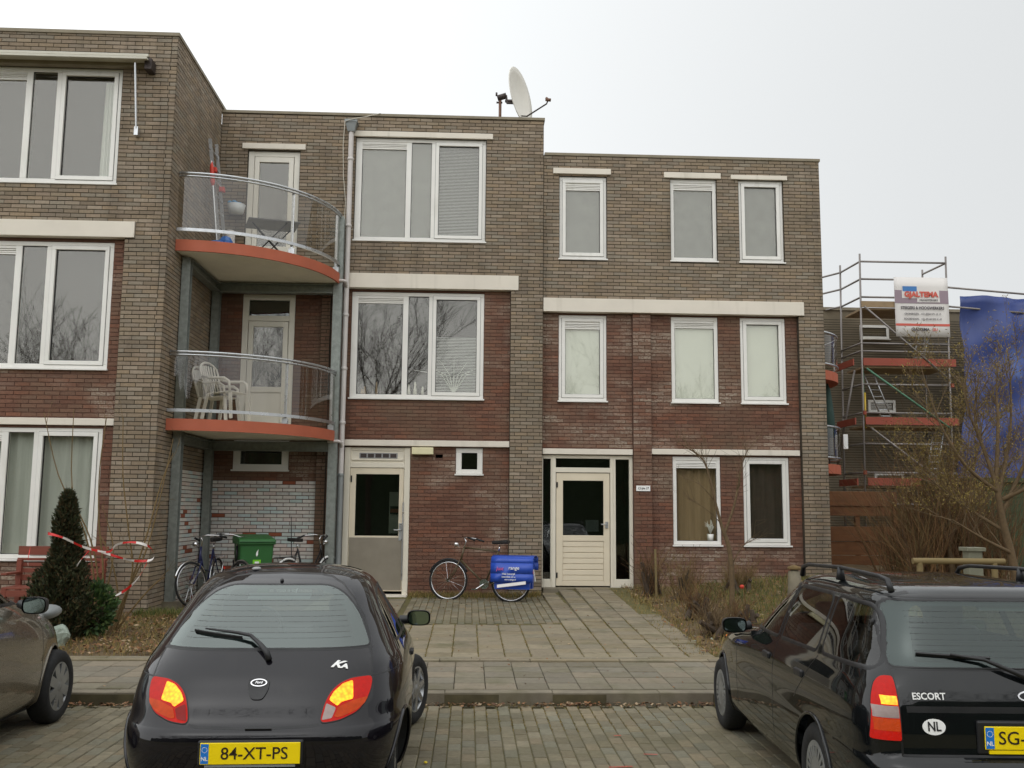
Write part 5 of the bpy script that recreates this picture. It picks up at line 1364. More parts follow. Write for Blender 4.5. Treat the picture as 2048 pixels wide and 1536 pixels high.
es.finish([('bumper', lambda c: c.z < .58 and c.y < .55), ('front_bumper', lambda c: c.z < .58 and c.y > 3.85), ('tailgate', lambda c: c.z > .60 and c.y < .45 and abs(c.x) < .65 and c.z < 1.335), ('roof', lambda c: c.z > 1.355), ('hood', lambda c: c.z > .76 and c.y > 2.95)])
b = MB()
for k in range(8):
    p, q = [(-.52 + .36 * t, 1.065 - .018 * t) for t in (k / 8, (k + 1) / 8)]; b.bar(on(es, 'rear', p, .014), on(es, 'rear', q, .014), .01, .016, (0, -.6, .8))
wo_ = b.build('wiper', 'black_plastic', es.root, world=False)
MB().tube([on(es, 'rear', (-.36, 1.06), .028), on(es, 'rear', (-.20, 1.035), .034), on(es, 'rear', (-.08, .985), .036), on(es, 'rear', (.0, .955), .03), on(es, 'rear', (.02, .945), .008)], [.006, .009, .012, .016, .018], 8).build('wiper_arm', 'black_plastic', wo_, smooth=True, world=False)
text('model_lettering', 'ESCORT', .046, 'white_ink', es.root, sit(es, 'rear', (-.505, .875), .003), .0015, sx=.98, weight=.0008)
nl_ = es.patch('country_sticker', 'white_ink', 'rear', oval(-.495, .735, .057, .038), .003, .012, thick=.001)
text('sticker_letters', 'NL', .062, 'black_ink', nl_, sit(es, 'rear', (-.495, .735), .0045), .0004, sx=.85, weight=.0012)
bd = es.patch('badge', 'chrome', 'rear', oval(0, .88, .062, .026), .006, .012)
es.patch('badge_field', 'black_ink', 'rear', oval(0, .88, .053, .019), .0075, .012, bd, .001)
text('badge_script', 'Ford', .028, 'chrome', bd, sit(es, 'rear', (0, .88), .009), .0006, shear=.3, weight=.0004)
es.plate(0, .05, .69, 'SG-H', align='LEFT', tx=-.195, size=.088)
MB().box(-.24, .27, .046, .07, .615, .632).build('plate_holder', 'plate_yellow', es.root, world=False)
MB().box(-.29, .29, .052, .075, .61, .77).build('plate_recess', 'black_plastic', es.root, world=False, bevel=.01)
h = on(es, 'rear', (.22, 1.29), -.03); MB().box(-.12, .12, h.y, h.y + .03, 1.275, 1.305).build('high_brake_lamp', 'grey_vent', es.root, world=False)
MB().ball(on(es, 'rear', (-.645, 1.2), .002), .012, .012, .018, 8, 6).build('tailgate_buffer', 'black_trim', es.root, world=False)
es.cabin(.45, 2.9, .33, [(-.37, 2.05, .25), (.37, 2.05, .25), (0, 1.15, .55)], -.37, 2.62)
b = MB(); b.box(-.6, .6, .3, 1.0, .90, .92); b.build('load_cover', 'cabin_dark', es.root, world=False)
for x, y in ((.745, .93), (-.745, .93), (.75, 3.455), (-.75, 3.455)): es.wheel(x, y, .29, .185, 'holes')
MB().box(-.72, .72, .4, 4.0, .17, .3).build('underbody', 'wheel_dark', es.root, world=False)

# ---------------- brown hatchback at the left edge
MI = [(.18, 3.5, .26, .70, 4, 4), (.25, 3.62, .1, .79, 3.6, 4), (.40, 3.70, .02, .82, 3.2, 3.8), (.55, 3.72, .0, .83, 3, 3.6), (.68, 3.68, .04, .83, 2.9, 3.6), (.78, 3.60, .08, .826, 2.8, 3.6), (.86, 3.46, .12, .818, 2.7, 3.6), (.93, 3.26, .15, .80, 2.7, 3.5), (.99, 2.98, .19, .775, 2.8, 3.4), (1.04, 2.78, .24, .752, 2.8, 3.4), (1.2, 2.42, .4, .69, 2.9, 3.2), (1.35, 2.02, .6, .615, 3, 3), (1.45, 1.76, .8, .54, 3, 3), (1.5, 1.6, 1.0, .42, 3, 3), (1.525, 1.45, 1.1, .25, 3, 3), (1.53, 1.35, 1.2, .05, 2, 2)]
mi = Car('hatchback_car', 'brown metallic hatchback cut off by the left edge, its front wheel and mirror in view', (-4.20, 5.50, 0), R(0), MI, 'brown_paint', nl=100, na=200)
mi.arches = [(.60, .295, .335), (3.02, .295, .335)]
for sg in (1, -1):
    sd_ = 'right' if sg > 0 else 'left'
    mi.glass('front_window', sd_, rounded([(1.72, 1.05), (2.60, 1.02), (2.36, 1.19), (1.98, 1.34), (1.72, 1.385)], [.03, .05, .1, .1, .03]), 'car_side_glass', .024)
    mi.glass('rear_door_window', sd_, rounded([(1.65, 1.06), (1.65, 1.385), (1.0, 1.36), (.80, 1.12), (.95, 1.07)], [.03, .03, .1, .08, .05]), 'car_side_glass', .024)
    for P_ in ([(1.69, .30), (1.69, 1.04), (1.69, 1.39)], [(2.68, .32), (2.70, .8), (2.62, 1.0)], [(1.0, .62), (.85, .95), (.80, 1.08)], [(2.66, 1.0), (3.2, .90), (3.5, .72)]): mi.line('panel_gap', 'black_trim', sd_, P_, .007, .0005)
    h, n = mi.ray(sd_, (2.72, .88)); MB().ball(h, .008, .028, .012, 10, 6).build('side_repeater', 'lens_clear', mi.root, smooth=True, world=False)
    mi.mirror(sg * .92, 2.18, 1.03, V((sg * .77, 2.30, 1.03)), .18, .125)
    MB().ball((sg * .60, 3.20, .88), .10, .2, .06, 18, 10).build('headlight', 'pipe_grey', mi.root, smooth=True, world=False)
    h, n = mi.ray(sd_, (1.85, .88)); MB().obox(h, (.014, 0, 0), (0, .08, 0), (0, 0, .02)).build('door_handle', 'brown_paint', mi.root, world=False, bevel=.01)
mi.glass('windscreen', 'front', rounded([(-.62, 1.08), (.62, 1.08), (.46, 1.43), (-.46, 1.43)], [.05, .05, .1, .1]), 'clear_glass')
mi.glass('rear_window', 'rear', rounded([(-.54, 1.08), (.54, 1.08), (.42, 1.42), (-.42, 1.42)], [.05, .05, .1, .1]), 'car_glass')
mi.finish([('bumper', lambda c: c.z < .60 and c.y < .6), ('front_bumper', lambda c: c.z < .60 and c.y > 3.3), ('hood', lambda c: c.z > .84 and c.y > 2.75), ('roof', lambda c: c.z > 1.47)])
mi.cabin(.6, 2.9, .33, [(-.36, 1.8, .25), (.36, 1.8, .25), (0, .95, .52)], -.36, 2.5)
for x, y in ((.735, .60), (-.735, .60), (.74, 3.02), (-.74, 3.02)): mi.wheel(x, y, .295, .195, 'flower')
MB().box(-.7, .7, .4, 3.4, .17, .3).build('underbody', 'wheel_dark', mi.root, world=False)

# ================================================================ bicycles
def bicycle(name, label, loc, rz, frame, steer=0, tilt=0, guards='black_plastic', bars='sweep', basket=False, grp='bicycles parked by the walls', rim='chrome', gent=True):
    """local: rear hub above the origin, the front wheel toward +x"""
    b = thing(name, label, 'bicycle', loc, rz, grp); b.rotation_euler = (tilt, 0, rz)
    P_ = lambda x, z, y=0: V((x, y, z))
    pivot = P_(.86, .95); axd = (P_(.93, .68) - pivot).normalized()
    Ms = Matrix.Translation(pivot) @ Matrix.Rotation(steer, 4, axd) @ Matrix.Translation(-pivot)
    tr = lambda pts: [Ms @ p for p in pts]
    def wheel(cx, steer_):
        f = tr if steer_ else (lambda q: q)
        ring = lambda r: f([P_(cx + r * math.cos(a), .35 + r * math.sin(a)) for a in [2 * math.pi * k / 36 for k in range(36)]])
        t = MB().tube(ring(.335), .018, 8, closed=True).build('wheel', 'rubber', b, smooth=True, world=False)
        MB().tube(ring(.312), .011, 6, closed=True).build('rim', rim, t, smooth=True, world=False)
        s_ = MB()
        for k in range(18):
            a = 2 * math.pi * k / 18; s_.tube(f([P_(cx, .35, .025 * (-1) ** k), P_(cx + .31 * math.cos(a), .35 + .31 * math.sin(a))]), .0022, 3, cap=False)
        s_.tube(f([P_(cx, .35, -.045), P_(cx, .35, .045)]), .022, 8); s_.build('spokes', 'chrome', t, world=False)
        g = MB(); r = .365; rng_ = (20, 160) if steer_ else (-5, 175)
        g.tube(f([P_(cx + r * math.cos(R(a)), .35 + r * math.sin(R(a))) for a in range(rng_[0], rng_[1], 8)]), .018, 6)
        if guards: g.build('mudguard', guards, b, smooth=True, world=False)
    wheel(0, False); wheel(1.13, True)
    m = MB(); bb = P_(.47, .30); st_ = P_(.24, .86); hd = P_(.86, .92); hl = P_(.915, .70)
    m.tube([bb, st_], .016, 8); m.tube([hd, hl], .019, 8); m.tube([bb, hl], .018, 8)
    m.tube([st_, hd] if gent else [P_(.40, .5), P_(.7, .56), P_(.88, .82)], .015, 8)
    for s_ in (-.06, .06):
        m.tube([bb + V((0, s_ * .5, 0)), P_(0, .35, s_)], .01, 6); m.tube([st_, P_(0, .35, s_)], .009, 6)
    m.build('frame', frame, b, smooth=True, world=False)
    m = MB()
    for s_ in (-.05, .05): m.tube(tr([hl + V((0, s_, 0)), P_(1.02, .5, s_), P_(1.13, .35, s_)]), .011, 6)
    m.build('fork', frame, b, smooth=True, world=False)
    m = MB(); m.tube(tr([hd, P_(.83, 1.03), P_(.87, 1.08)]), .012, 8)
    m.tube(tr([P_(.60, 1.04, -.28), P_(.72, 1.08, -.25), P_(.85, 1.10, -.12), P_(.87, 1.08), P_(.85, 1.10, .12), P_(.72, 1.08, .25), P_(.60, 1.04, .28)]), .012, 8); m.build('handlebar', 'chrome', b, smooth=True, world=False)
    for s_ in (-1, 1): MB().tube(tr([P_(.72, 1.08, .25 * s_), P_(.58, 1.035, .285 * s_)]), .018, 8).build('grip', 'black_plastic', b, smooth=True, world=False)
    m = MB(); m.tube([st_, P_(.215, .96)], .013, 8); m.build('seat_post', 'chrome', b, smooth=True, world=False)
    m = MB(); m.prism([P_(.36, .985, .02), P_(.27, .985, .045), P_(.16, .995, .085), P_(.06, 1.0, .095), P_(.06, 1.0, -.095), P_(.16, .995, -.085), P_(.27, .985, -.045), P_(.36, .985, -.02)], (0, 0, .06)); m.build('saddle', 'saddle', b, world=False, bevel=.015)
    m = MB(); m.tube(tr([P_(.95, .93), P_(1.02, .97)]), .008, 6); m.lathe([(0, -.04), (.03, -.03), (.04, .02), (.038, .03), (0, .032)], tr([P_(1.0, .97)])[0], (1, 0, 0), 12); m.build('headlamp', 'chrome', b, smooth=True, world=False)
    m = MB(); m.lathe([(.0, .03), (.085, .03), (.085, .036), (.0, .036)], bb, (0, 1, 0), 18); m.tube([bb + V((0, .06, 0)), bb + V((.14, .06, -.09))], .01, 6); m.tube([bb - V((0, .06, 0)), bb + V((-.14, -.06, .09))], .01, 6); m.obox(bb + V((.15, .11, -.09)), (.045, 0, 0), (0, .04, 0), (0, 0, .01)); m.obox(bb + V((-.15, -.11, .09)), (.045, 0, 0), (0, .04, 0), (0, 0, .01)); m.build('crank', 'chrome', b, world=False)
    m = MB()
    for s_ in (-.055, .055): m.tube([P_(.2, .74, s_), P_(-.3, .74, s_)], .006, 6); m.tube([P_(-.22, .74, s_), P_(0, .35, s_ * 1.2)], .005, 6)
    for x in (.1, -.05, -.2): m.tube([P_(x, .74, -.055), P_(x, .74, .055)], .005, 5)
    m.build('rack', 'chrome' if guards == 'chrome' else 'black_plastic', b, world=False)
    m = MB(); m.obox(P_(-.375, .52), (.012, 0, .002), (0, .022, 0), (0, 0, .02)); m.build('rear_reflector', 'lens_red', b, world=False)
    return b
bk = bicycle('bicycle', 'olive city bicycle with a blue pannier leaning on the wall between the doors', (.73, 16.98, .205), math.atan2(.33, -1.08), 'bike_olive', tilt=R(4))
m = MB().obox((-.41, 0, .47), (.008, 0, .0), (0, .012, 0), (.02, 0, .1)); m.build('mud_flap', 'white_ink', bk, world=False)
# blue double pannier over its rack
pn = thing('pannier_bag', 'blue pannier with white print and reflective strip on the olive bicycle', 'bag', (.73, 16.98, .205), math.atan2(.33, -1.08))
def pb(y0, y1, sgn):
    m = MB(); vs = []; nx, nz = 8, 6
    for face in (0, 1):
        for j in range(nz + 1):
            for i in range(nx + 1):
                u, t = i / nx, j / nz
                x = .27 - .66 * u + (.05 * (u - .5)) * (1 - t); z = .24 + .52 * t
                bul = math.sin(math.pi * u) * math.sin(math.pi * (.12 + .8 * (1 - t))) * .05
                vs.append((x, (y0 if not face else y1 + sgn * bul) + .003 * math.sin(i * .9 + j * 1.3), z))
    W_ = nx + 1; H_ = (nx + 1) * (nz + 1); fs = []
    for f in (0, 1):
        for j in range(nz):
            for i in range(nx): fs.append((f * H_ + j * W_ + i, f * H_ + j * W_ + i + 1, f * H_ + (j + 1) * W_ + i + 1, f * H_ + (j + 1) * W_ + i))
    for j in range(nz):
        for i in (0, nx): fs.append((j * W_ + i, (j + 1) * W_ + i, H_ + (j + 1) * W_ + i, H_ + j * W_ + i))
    for i in range(nx):
        for j in (0, nz): fs.append((j * W_ + i, j * W_ + i + 1, H_ + j * W_ + i + 1, H_ + j * W_ + i))
    m.add(vs, fs); return m
pb(.07, .15, 1).build('side_bag', 'pannier_blue', pn, smooth=True, world=False, angle=50)
pb(-.07, -.15, -1).build('side_bag', 'pannier_blue', pn, smooth=True, world=False, angle=50)
m = MB()
prof = [(.212, .36), (.214, .5), (.20, .68), (.165, .775), (.08, .80), (-.08, .80), (-.165, .775), (-.20, .68), (-.21, .55)]
for (ya, za), (yb, zb) in zip(prof, prof[1:]):
    for i in range(6):
        x0, x1 = .30 - .74 * i / 6, .30 - .74 * (i + 1) / 6; w_ = lambda x: .0025 * math.sin(x * 7 + ya * 5)
        m.quad((x0, ya + w_(x0), za), (x1, ya + w_(x1), za), (x1, yb + w_(x1), zb), (x0, yb + w_(x0), zb))
fl = m.build('flap', 'pannier_blue', pn, smooth=True, world=False); md = fl.modifiers.new('s', 'SOLIDIFY'); md.thickness = .006
MB().obox((-.07, .226, .325), (.25, 0, -.035), (0, .003, 0), (0, 0, .026)).build('reflective_strip', 'reflector', pn, world=False)
fc = lambda x, z, y=.2245: Matrix.Translation((x, y, z)) @ Matrix.Rotation(R(180), 4, 'Z') @ Matrix.Rotation(R(90), 4, 'X')
mat('pink_ink', lin(214, 96, 150), .5, var=0)
text('pannier_print', 'just', .085, 'pink_ink', pn, fc(.135, .585), .0008, shear=.2, weight=.001)
text('pannier_print', 'range', .085, 'white_ink', pn, fc(-.11, .60), .0008, shear=.15, weight=.001)
text('pannier_print', 'Haal bezorgd', .042, 'white_ink', pn, fc(-.02, .50), .0008, weight=.0006)
text('pannier_print', 'bestellen 24 u', .042, 'white_ink', pn, fc(-.02, .45), .0008, weight=.0006)
text('pannier_print', 'www.range.nl', .036, 'white_ink', pn, fc(-.05, .405), .0008, weight=.0006)
bicycle('bicycle', 'dark bicycle with chrome mudguards, foremost of those under the balconies, facing the street', (-4.27, 17.05, .22), math.atan2(-1, -.06), 'bike_navy', steer=R(24), guards='chrome', gent=False)
bicycle('bicycle', 'dark bicycle squeezed between the chrome one and the green wheelie bin', (-3.93, 17.4, .22), math.atan2(-1, .12), 'bike_black', steer=R(-38), guards='chrome')
bicycle('bicycle', 'black bicycle right of the green bin, only its rear wheel and rack in view', (-3.02, 16.75, .22), math.atan2(.9, .5), 'bike_black', guards='white_ink', gent=False)
tag(MB().tube([(-3.2, 17.9, 1.62), (-3.12, 17.6, 1.0), (-3.07, 17.4, .5), (-3.05, 17.3, .23)], [.006, .009, .012, .014], 6).build('rod', 'black_plastic', smooth=True), 'thin dark rod leaning on the chalked brick wall behind the bin', 'rod')

# ================================================================ wheelie bin
wb = thing('wheelie_bin', 'green wheelie bin with a lime sticker under the balconies', 'bin', (-3.60, 16.75, .22), R(22))
m = MB(); a, c = .235, .27; A2, C2 = .275, .32
m.add([(-a, -c, .04), (a, -c, .04), (a, c, .04), (-a, c, .04), (-A2, -C2, .98), (A2, -C2, .98), (A2, C2, .98), (-A2, C2, .98)], [(0, 1, 5, 4), (1, 2, 6, 5), (2, 3, 7, 6), (3, 0, 4, 7), (3, 2, 1, 0), (4, 5, 6, 7)])
m.build('body', 'bin_green', wb, world=False, bevel=.03)
m = MB(); m.box(-.3, .3, -.35, .35, .955, 1.0); m.build('rim', 'bin_green', wb, world=False, bevel=.012)
m = MB(); m.add([(-.31, -.38, 1.0), (.31, -.38, 1.0), (.31, .36, 1.0), (-.31, .36, 1.0), (-.29, -.34, 1.05), (.29, -.34, 1.05), (.29, .34, 1.11), (-.29, .34, 1.11)], [(0, 1, 5, 4), (1, 2, 6, 5), (2, 3, 7, 6), (3, 0, 4, 7), (4, 5, 6, 7), (3, 2, 1, 0)]); m.build('lid', 'bin_green', wb, world=False, bevel=.015)
for x in (-.24, .24): MB().lathe([(0, -.03), (.09, -.03), (.1, 0), (.09, .03), (0, .03)], (x, .33, .1), (1, 0, 0), 18).build('wheel', 'rubber', wb, smooth=True, world=False, angle=40)
MB().tube([(-.22, .38, 1.02), (.22, .38, 1.02)], .016, 8).build('handle', 'bin_green', wb, world=False)
def onbin(x, z, s_): return (x, -c - (C2 - c) * (z - .04) / .94 - s_, z)
m = MB(); q = [onbin(-.06, .60, .006), onbin(.07, .60, .006), onbin(.07, .71, .006), onbin(-.06, .71, .006)]; m.prism(q, (0, -.003, 0)); sk = m.build('sticker', 'lime', wb, world=False)
m = MB(); m.prism([onbin(-.03, .65, .010), onbin(.04, .65, .010), onbin(.04, .68, .010), onbin(-.03, .68, .010)], (0, -.002, 0)); m.build('sticker_print', 'white_ink', sk, world=False)
m = MB(); m.prism([onbin(.0, .76, .006), onbin(.02, .79, .006), onbin(.018, .83, .006), onbin(.025, .88, .006), onbin(-.01, .83, .006), onbin(-.015, .79, .006)], (0, -.003, 0)); m.build('drop_emblem', 'white_ink', wb, world=False)
m = MB(); m.box(.285, .293, -.12, -.06, .82, .93); m.build('address_label', 'white_ink', wb, world=False)

# ================================================================ bench, bag
bn = thing('garden_bench', 'red brown wooden slatted bench under the ground floor window at left', 'bench', (-6.0, 14.6, .18))
for k, (z0, z1, y) in enumerate(((1.06, 1.19, 14.86), (.98, 1.02, 14.84), (.90, .95, 14.83), (.81, .87, 14.82), (.70, .78, 14.80))): add_box(bn, 'back_slat', 'bench_wood', -6.62, -5.32, y, y + .025, z0, z1, .004)
for k in range(4): add_box(bn, 'seat_slat', 'bench_wood', -6.60, -5.34, 14.36 + k * .11, 14.45 + k * .11, .60, .63, .004)
for x in (-6.6, -5.4):
    add_box(bn, 'leg', 'bench_wood', x, x + .07, 14.34, 14.41, .17, .60, .004); add_box(bn, 'leg', 'bench_wood', x, x + .07, 14.78, 14.85, .17, 1.0, .004); add_box(bn, 'armrest', 'bench_wood', x - .005, x + .075, 14.32, 14.84, .80, .83, .004)
add_box(bn, 'apron', 'bench_wood', -6.58, -5.36, 14.345, 14.37, .50, .59, .003)
m = MB(); m.ball((-4.80, 11.95, .25), .13, .12, .14, 14, 10)
m.v = [p + V((math.sin(p.z * 31 + p.x * 23), math.sin(p.x * 29 + p.y * 17), math.sin(p.y * 33 + p.z * 19))) * .022 for p in m.v]
tag(m.build('plastic_bag', 'bag_film'), 'crumpled pale plastic bag in front of the dark conifer', 'bag')

# ================================================================ plants
def leaf(m, c, d, L_, W_, fold=.2):
    d = V(d).normalized(); u = d.orthogonal().normalized(); u = (u * math.cos(fold * 17) + d.cross(u) * math.sin(fold * 17)); c = V(c)
    m.add([c, c + d * L_ * .5 + u * W_, c + d * L_, c + d * L_ * .5 - u * W_], [(0, 1, 2, 3)])
def conifer(label, x, y, prof, n, tips):
    z0 = zg(x, y); t = thing('conifer', label, 'conifer', (x, y, z0))
    MB().tube([(x, y, z0), (x, y, z0 + prof[-1][0] * .8)], [.05, .015], 6).build('trunk', 'bark_dark', t)
    m = MB()
    for k in range(n):
        h = prof[-1][0] * (1 - rnd.random() ** .8 * 1.0)
        r = 0
        for (a, ra), (b, rb_) in zip(prof, prof[1:]):
            if a <= h <= b: r = ra + (rb_ - ra) * (h - a) / (b - a)
        ang = U(0, 6.283); lump = 1 + .2 * math.sin(ang * 3 + h * 6) + .14 * math.sin(ang * 7 - h * 13)
        rr = r * lump * (.3 + .73 * math.sqrt(rnd.random())) * (1.12 if rnd.random() < .12 else 1)
        c = V((x + rr * math.cos(ang), y + rr * math.sin(ang), z0 + h))
        out = V((math.cos(ang), math.sin(ang), 0)); d = out * U(.2, .9) + V((U(-.4, .4), U(-.4, .4), U(.5, 1.3)))
        for q in range(3): leaf(m, c, d + V((U(-.7, .7), U(-.7, .7), U(-.4, .4))), U(.04, .085), .011, rnd.random())
    m.build('crown', 'conifer_leaf', t)
    return t
conifer('tall dark conifer with a brownish tinge in front of the bench, tape tied round it', -5.02, 12.55, [(0, .22), (.25, .31), (.6, .31), (.82, .235), (.98, .155), (1.2, .135), (1.5, .11), (1.68, .07), (1.8, .02)], 9000, 2)
bs_ = thing('bush', 'small glossy evergreen bush to the right of the conifer', 'bush', (-4.70, 12.75, zg(-4.70, 12.75)))
m = MB()
for k in range(1500):
    v_ = V((rnd.gauss(0, 1), rnd.gauss(0, 1), rnd.gauss(0, 1))).normalized() * (.35 + .65 * rnd.random() ** .4)
    c = V((-4.70, 12.75, .50)) + V((v_.x * .24, v_.y * .24, v_.z * .32)) * (1 + .12 * math.sin(v_.x * 9) * math.sin(v_.z * 8)); leaf(m, c, v_ + V((U(-.5, .5), U(-.5, .5), U(0, .8))), U(.05, .09), .02, rnd.random())
m.build('foliage', 'bush_leaf', bs_)
m = MB()
for k in range(9): m.tube([(-4.70 + U(-.05, .05), 12.75, .15), (-4.70 + U(-.2, .2), 12.75 + U(-.2, .2), .6)], [.012, .006], 5)
m.build('stem', 'bark_dark', bs_)

def grow(m, p, d, L_, r, depth, spread=.5, droop=0, seg=5, kink=.10, buds=None, bl=.0, n=3, minr=.0022):
    pts, rs = [V(p)], [r]; d = V(d).normalized()
    for i in range(seg):
        d = (d + V((U(-1, 1), U(-1, 1), U(-1, 1))) * kink + V((0, 0, -droop))).normalized()
        pts.append(pts[-1] + d * L_ / seg); rs.append(max(minr, r * (1 - .75 * (i + 1) / seg)))
    m.tube(pts, rs, 5 if r < .02 else 8, cap=False)
    if buds is not None and depth <= 1:
        for q in pts[1:]:
            for k in range(int(bl)): leaf(buds, q + V((U(-.06, .06), U(-.06, .06), U(-.06, .06))), d + V((U(-1, 1), U(-1, 1), U(-.6, .8))), U(.025, .055), .007, rnd.random())
    if depth > 0:
        for k in range(n):
            t = U(.3, 1.0); i = min(seg - 1, int(t * seg)); q = pts[i].lerp(pts[i + 1], t * seg - i if t < 1 else 1)
            a = V((U(-1, 1), U(-1, 1), U(-.3, .7))).normalized()
            grow(m, q, d * (1 - spread) + a * spread, L_ * U(.45, .75), max(minr, rs[i] * .6), depth - 1, spread, droop, max(3, seg - 1), kink, buds, bl, n, minr)
def limb(m, pts, r0, r1, twigs=0, tl=.4, kink=.14, up=.3):
    pts = [V(p) for p in pts]; fine = []
    for a, b, c, d in zip([pts[0]] + pts, pts, pts[1:], pts[2:] + [pts[-1]]):
        for k in range(4):
            t = k / 4; fine.append(.5 * ((2 * b) + (c - a) * t + (2 * a - 5 * b + 4 * c - d) * t * t + (3 * b - a - 3 * c + d) * t ** 3))
    fine.append(pts[-1]); N = len(fine)
    m.tube(fine, [r0 + (r1 - r0) * i / (N - 1) for i in range(N)], 7, cap=False)
    for k in range(twigs):
        i = rnd.randrange(N // 3, N - 1); d = (fine[i + 1] - fine[i]).normalized()
        grow(m, fine[i], d * .6 + V((U(-1, 1), U(-1, 1), U(-.1, .6) + up)) * .7, tl * U(.5, 1.2), .004, 1, .5, 0, 4, kink, n=2, minr=.0016)

# whips in the left bed
def whips(label, x, y, lines, mt='bark_olive', tw=2):
    t = thing('bare_shrub', label, 'shrub', (x, y, zg(x, y)), 0, 'bare shrubs in the left bed')
    for k, l_ in enumerate(lines):
        m = MB(); limb(m, l_, .016, .005, tw, .4); m.build('stem', mt, t, smooth=True)
    return t
whips('bare shrub with long olive whips before the brick pier, looped with tape', -4.63, 13.25, [
    [(-4.63, 13.25, .15), (-4.50, 13.3, .62), (-4.30, 13.35, 1.15), (-4.18, 13.4, 1.75), (-4.02, 13.4, 2.7)],
    [(-4.60, 13.28, .15), (-4.42, 13.2, .75), (-4.24, 13.2, 1.4), (-4.10, 13.25, 2.1), (-3.98, 13.3, 2.5)],
    [(-4.66, 13.2, .15), (-4.52, 13.2, .5), (-4.38, 13.15, .95), (-4.45, 13.1, 1.5), (-4.56, 13.1, 2.2), (-4.60, 13.1, 2.95)],
    [(-4.60, 13.3, .15), (-4.40, 13.3, .45), (-4.15, 13.3, .75), (-4.0, 13.3, .86)],
    [(-4.66, 13.3, .15), (-4.60, 13.3, .6), (-4.72, 13.3, 1.1), (-4.9, 13.35, 1.4)]])
whips('bare shrub with thin whips rising in front of the ground floor window', -4.98, 13.6, [
    [(-4.98, 13.6, .15), (-5.05, 13.6, .9), (-5.25, 13.6, 1.55), (-5.6, 13.6, 2.2), (-5.85, 13.6, 3.05)],
    [(-4.96, 13.6, .15), (-4.98, 13.6, .8), (-5.12, 13.6, 1.35), (-5.4, 13.6, 2.0), (-5.45, 13.6, 3.1)],
    [(-4.94, 13.6, .15), (-4.92, 13.6, .9), (-5.02, 13.6, 1.6), (-5.05, 13.6, 2.3), (-5.0, 13.6, 3.0)],
    [(-4.94, 13.65, .15), (-4.85, 13.6, .7), (-4.80, 13.6, 1.2), (-4.95, 13.6, 1.7)]], tw=1)
# barrier tape
def tape(label, pts, w_=.036):
    P_ = [V(p) for p in pts]; fine = []
    for a, b, c, d in zip([P_[0]] + P_, P_, P_[1:], P_[2:] + [P_[-1]]):
        for k in range(8):
            t = k / 8; fine.append(.5 * ((2 * b) + (c - a) * t + (2 * a - 5 * b + 4 * c - d) * t * t + (3 * b - a - 3 * c + d) * t ** 3))
    t = thing('barrier_tape', label, 'tape', P_[0], 0, 'red and white barrier tapes'); L_ = 0; seg = {}
    for i in range(len(fine) - 1):
        k = int(L_ / .15); seg.setdefault(k, []).append(i); L_ += (fine[i + 1] - fine[i]).length
    tw = lambda i: V((.25 * math.sin(i * .23), .6 * math.sin(i * .35), 1)).normalized() * w_ / 2 * (.6 + .4 * abs(math.cos(i * .21)))
    for k, ids in seg.items():
        m = MB()
        for i in ids: m.quad(fine[i] - tw(i), fine[i + 1] - tw(i + 1), fine[i + 1] + tw(i + 1), fine[i] + tw(i))
        m.build('red_band' if k % 2 == 0 else 'white_band', 'tape_red' if k % 2 == 0 else 'tape_white', t, smooth=True)
tape('red and white tape slung from the conifer round the bare shrub', [(-5.08, 12.15, 1.45), (-4.92, 12.2, 1.40), (-4.76, 12.5, 1.27), (-4.62, 12.9, 1.20), (-4.55, 13.0, 1.29), (-4.35, 13.05, 1.32), (-4.15, 13.1, 1.25), (-4.13, 13.15, 1.10), (-4.35, 13.1, 1.08), (-4.55, 13.0, 1.14), (-4.72, 12.7, 1.24)])
tape('red and white tape end hanging low from the bare shrub', [(-4.22, 13.2, 1.04), (-4.30, 13.15, .86), (-4.42, 13.1, .72), (-4.56, 13.0, .62)])
tape('short twisted red and white tape end on the left of the conifer', [(-5.30, 12.2, 1.28), (-5.29, 12.15, 1.16), (-5.31, 12.2, 1.06)])
tape('red and white tape end fluttering right of the conifer', [(-4.74, 12.6, 1.24), (-4.80, 12.5, 1.12), (-4.86, 12.5, 1.02)])

# small bare tree in the right bed
tx, ty = 4.02, 15.0
t = thing('bare_tree', 'young bare tree forking in front of the two ground floor windows at right', 'tree', (tx, ty, zg(tx, ty)))
m = MB(); limb(m, [(tx, ty, .2), (4.03, ty, .75), (4.0, ty, 1.2), (3.90, ty, 1.52)], .045, .03); m.build('trunk', 'bark_brown', t, smooth=True)
m = MB()
limb(m, [(3.90, ty, 1.5), (3.80, ty, 1.9), (3.70, ty, 2.35), (3.58, ty, 2.62), (3.30, ty, 2.80)], .026, .006, 20, .5, up=.25)
limb(m, [(3.93, ty, 1.45), (4.08, ty, 1.85), (4.16, ty, 2.2), (4.22, ty, 2.5), (4.30, ty - .1, 2.75)], .022, .005, 18, .5)
limb(m, [(4.02, ty, .95), (4.20, ty, 1.25), (4.42, ty, 1.38)], .012, .003, 6, .35)
limb(m, [(3.88, ty, 1.6), (3.62, ty - .1, 1.82), (3.35, ty, 1.98)], .008, .002, 6, .3); limb(m, [(3.78, ty, 1.95), (3.52, ty - .1, 2.2), (3.25, ty, 2.3)], .008, .002, 6, .3)
m.build('crown', 'bark_brown', t, smooth=True)
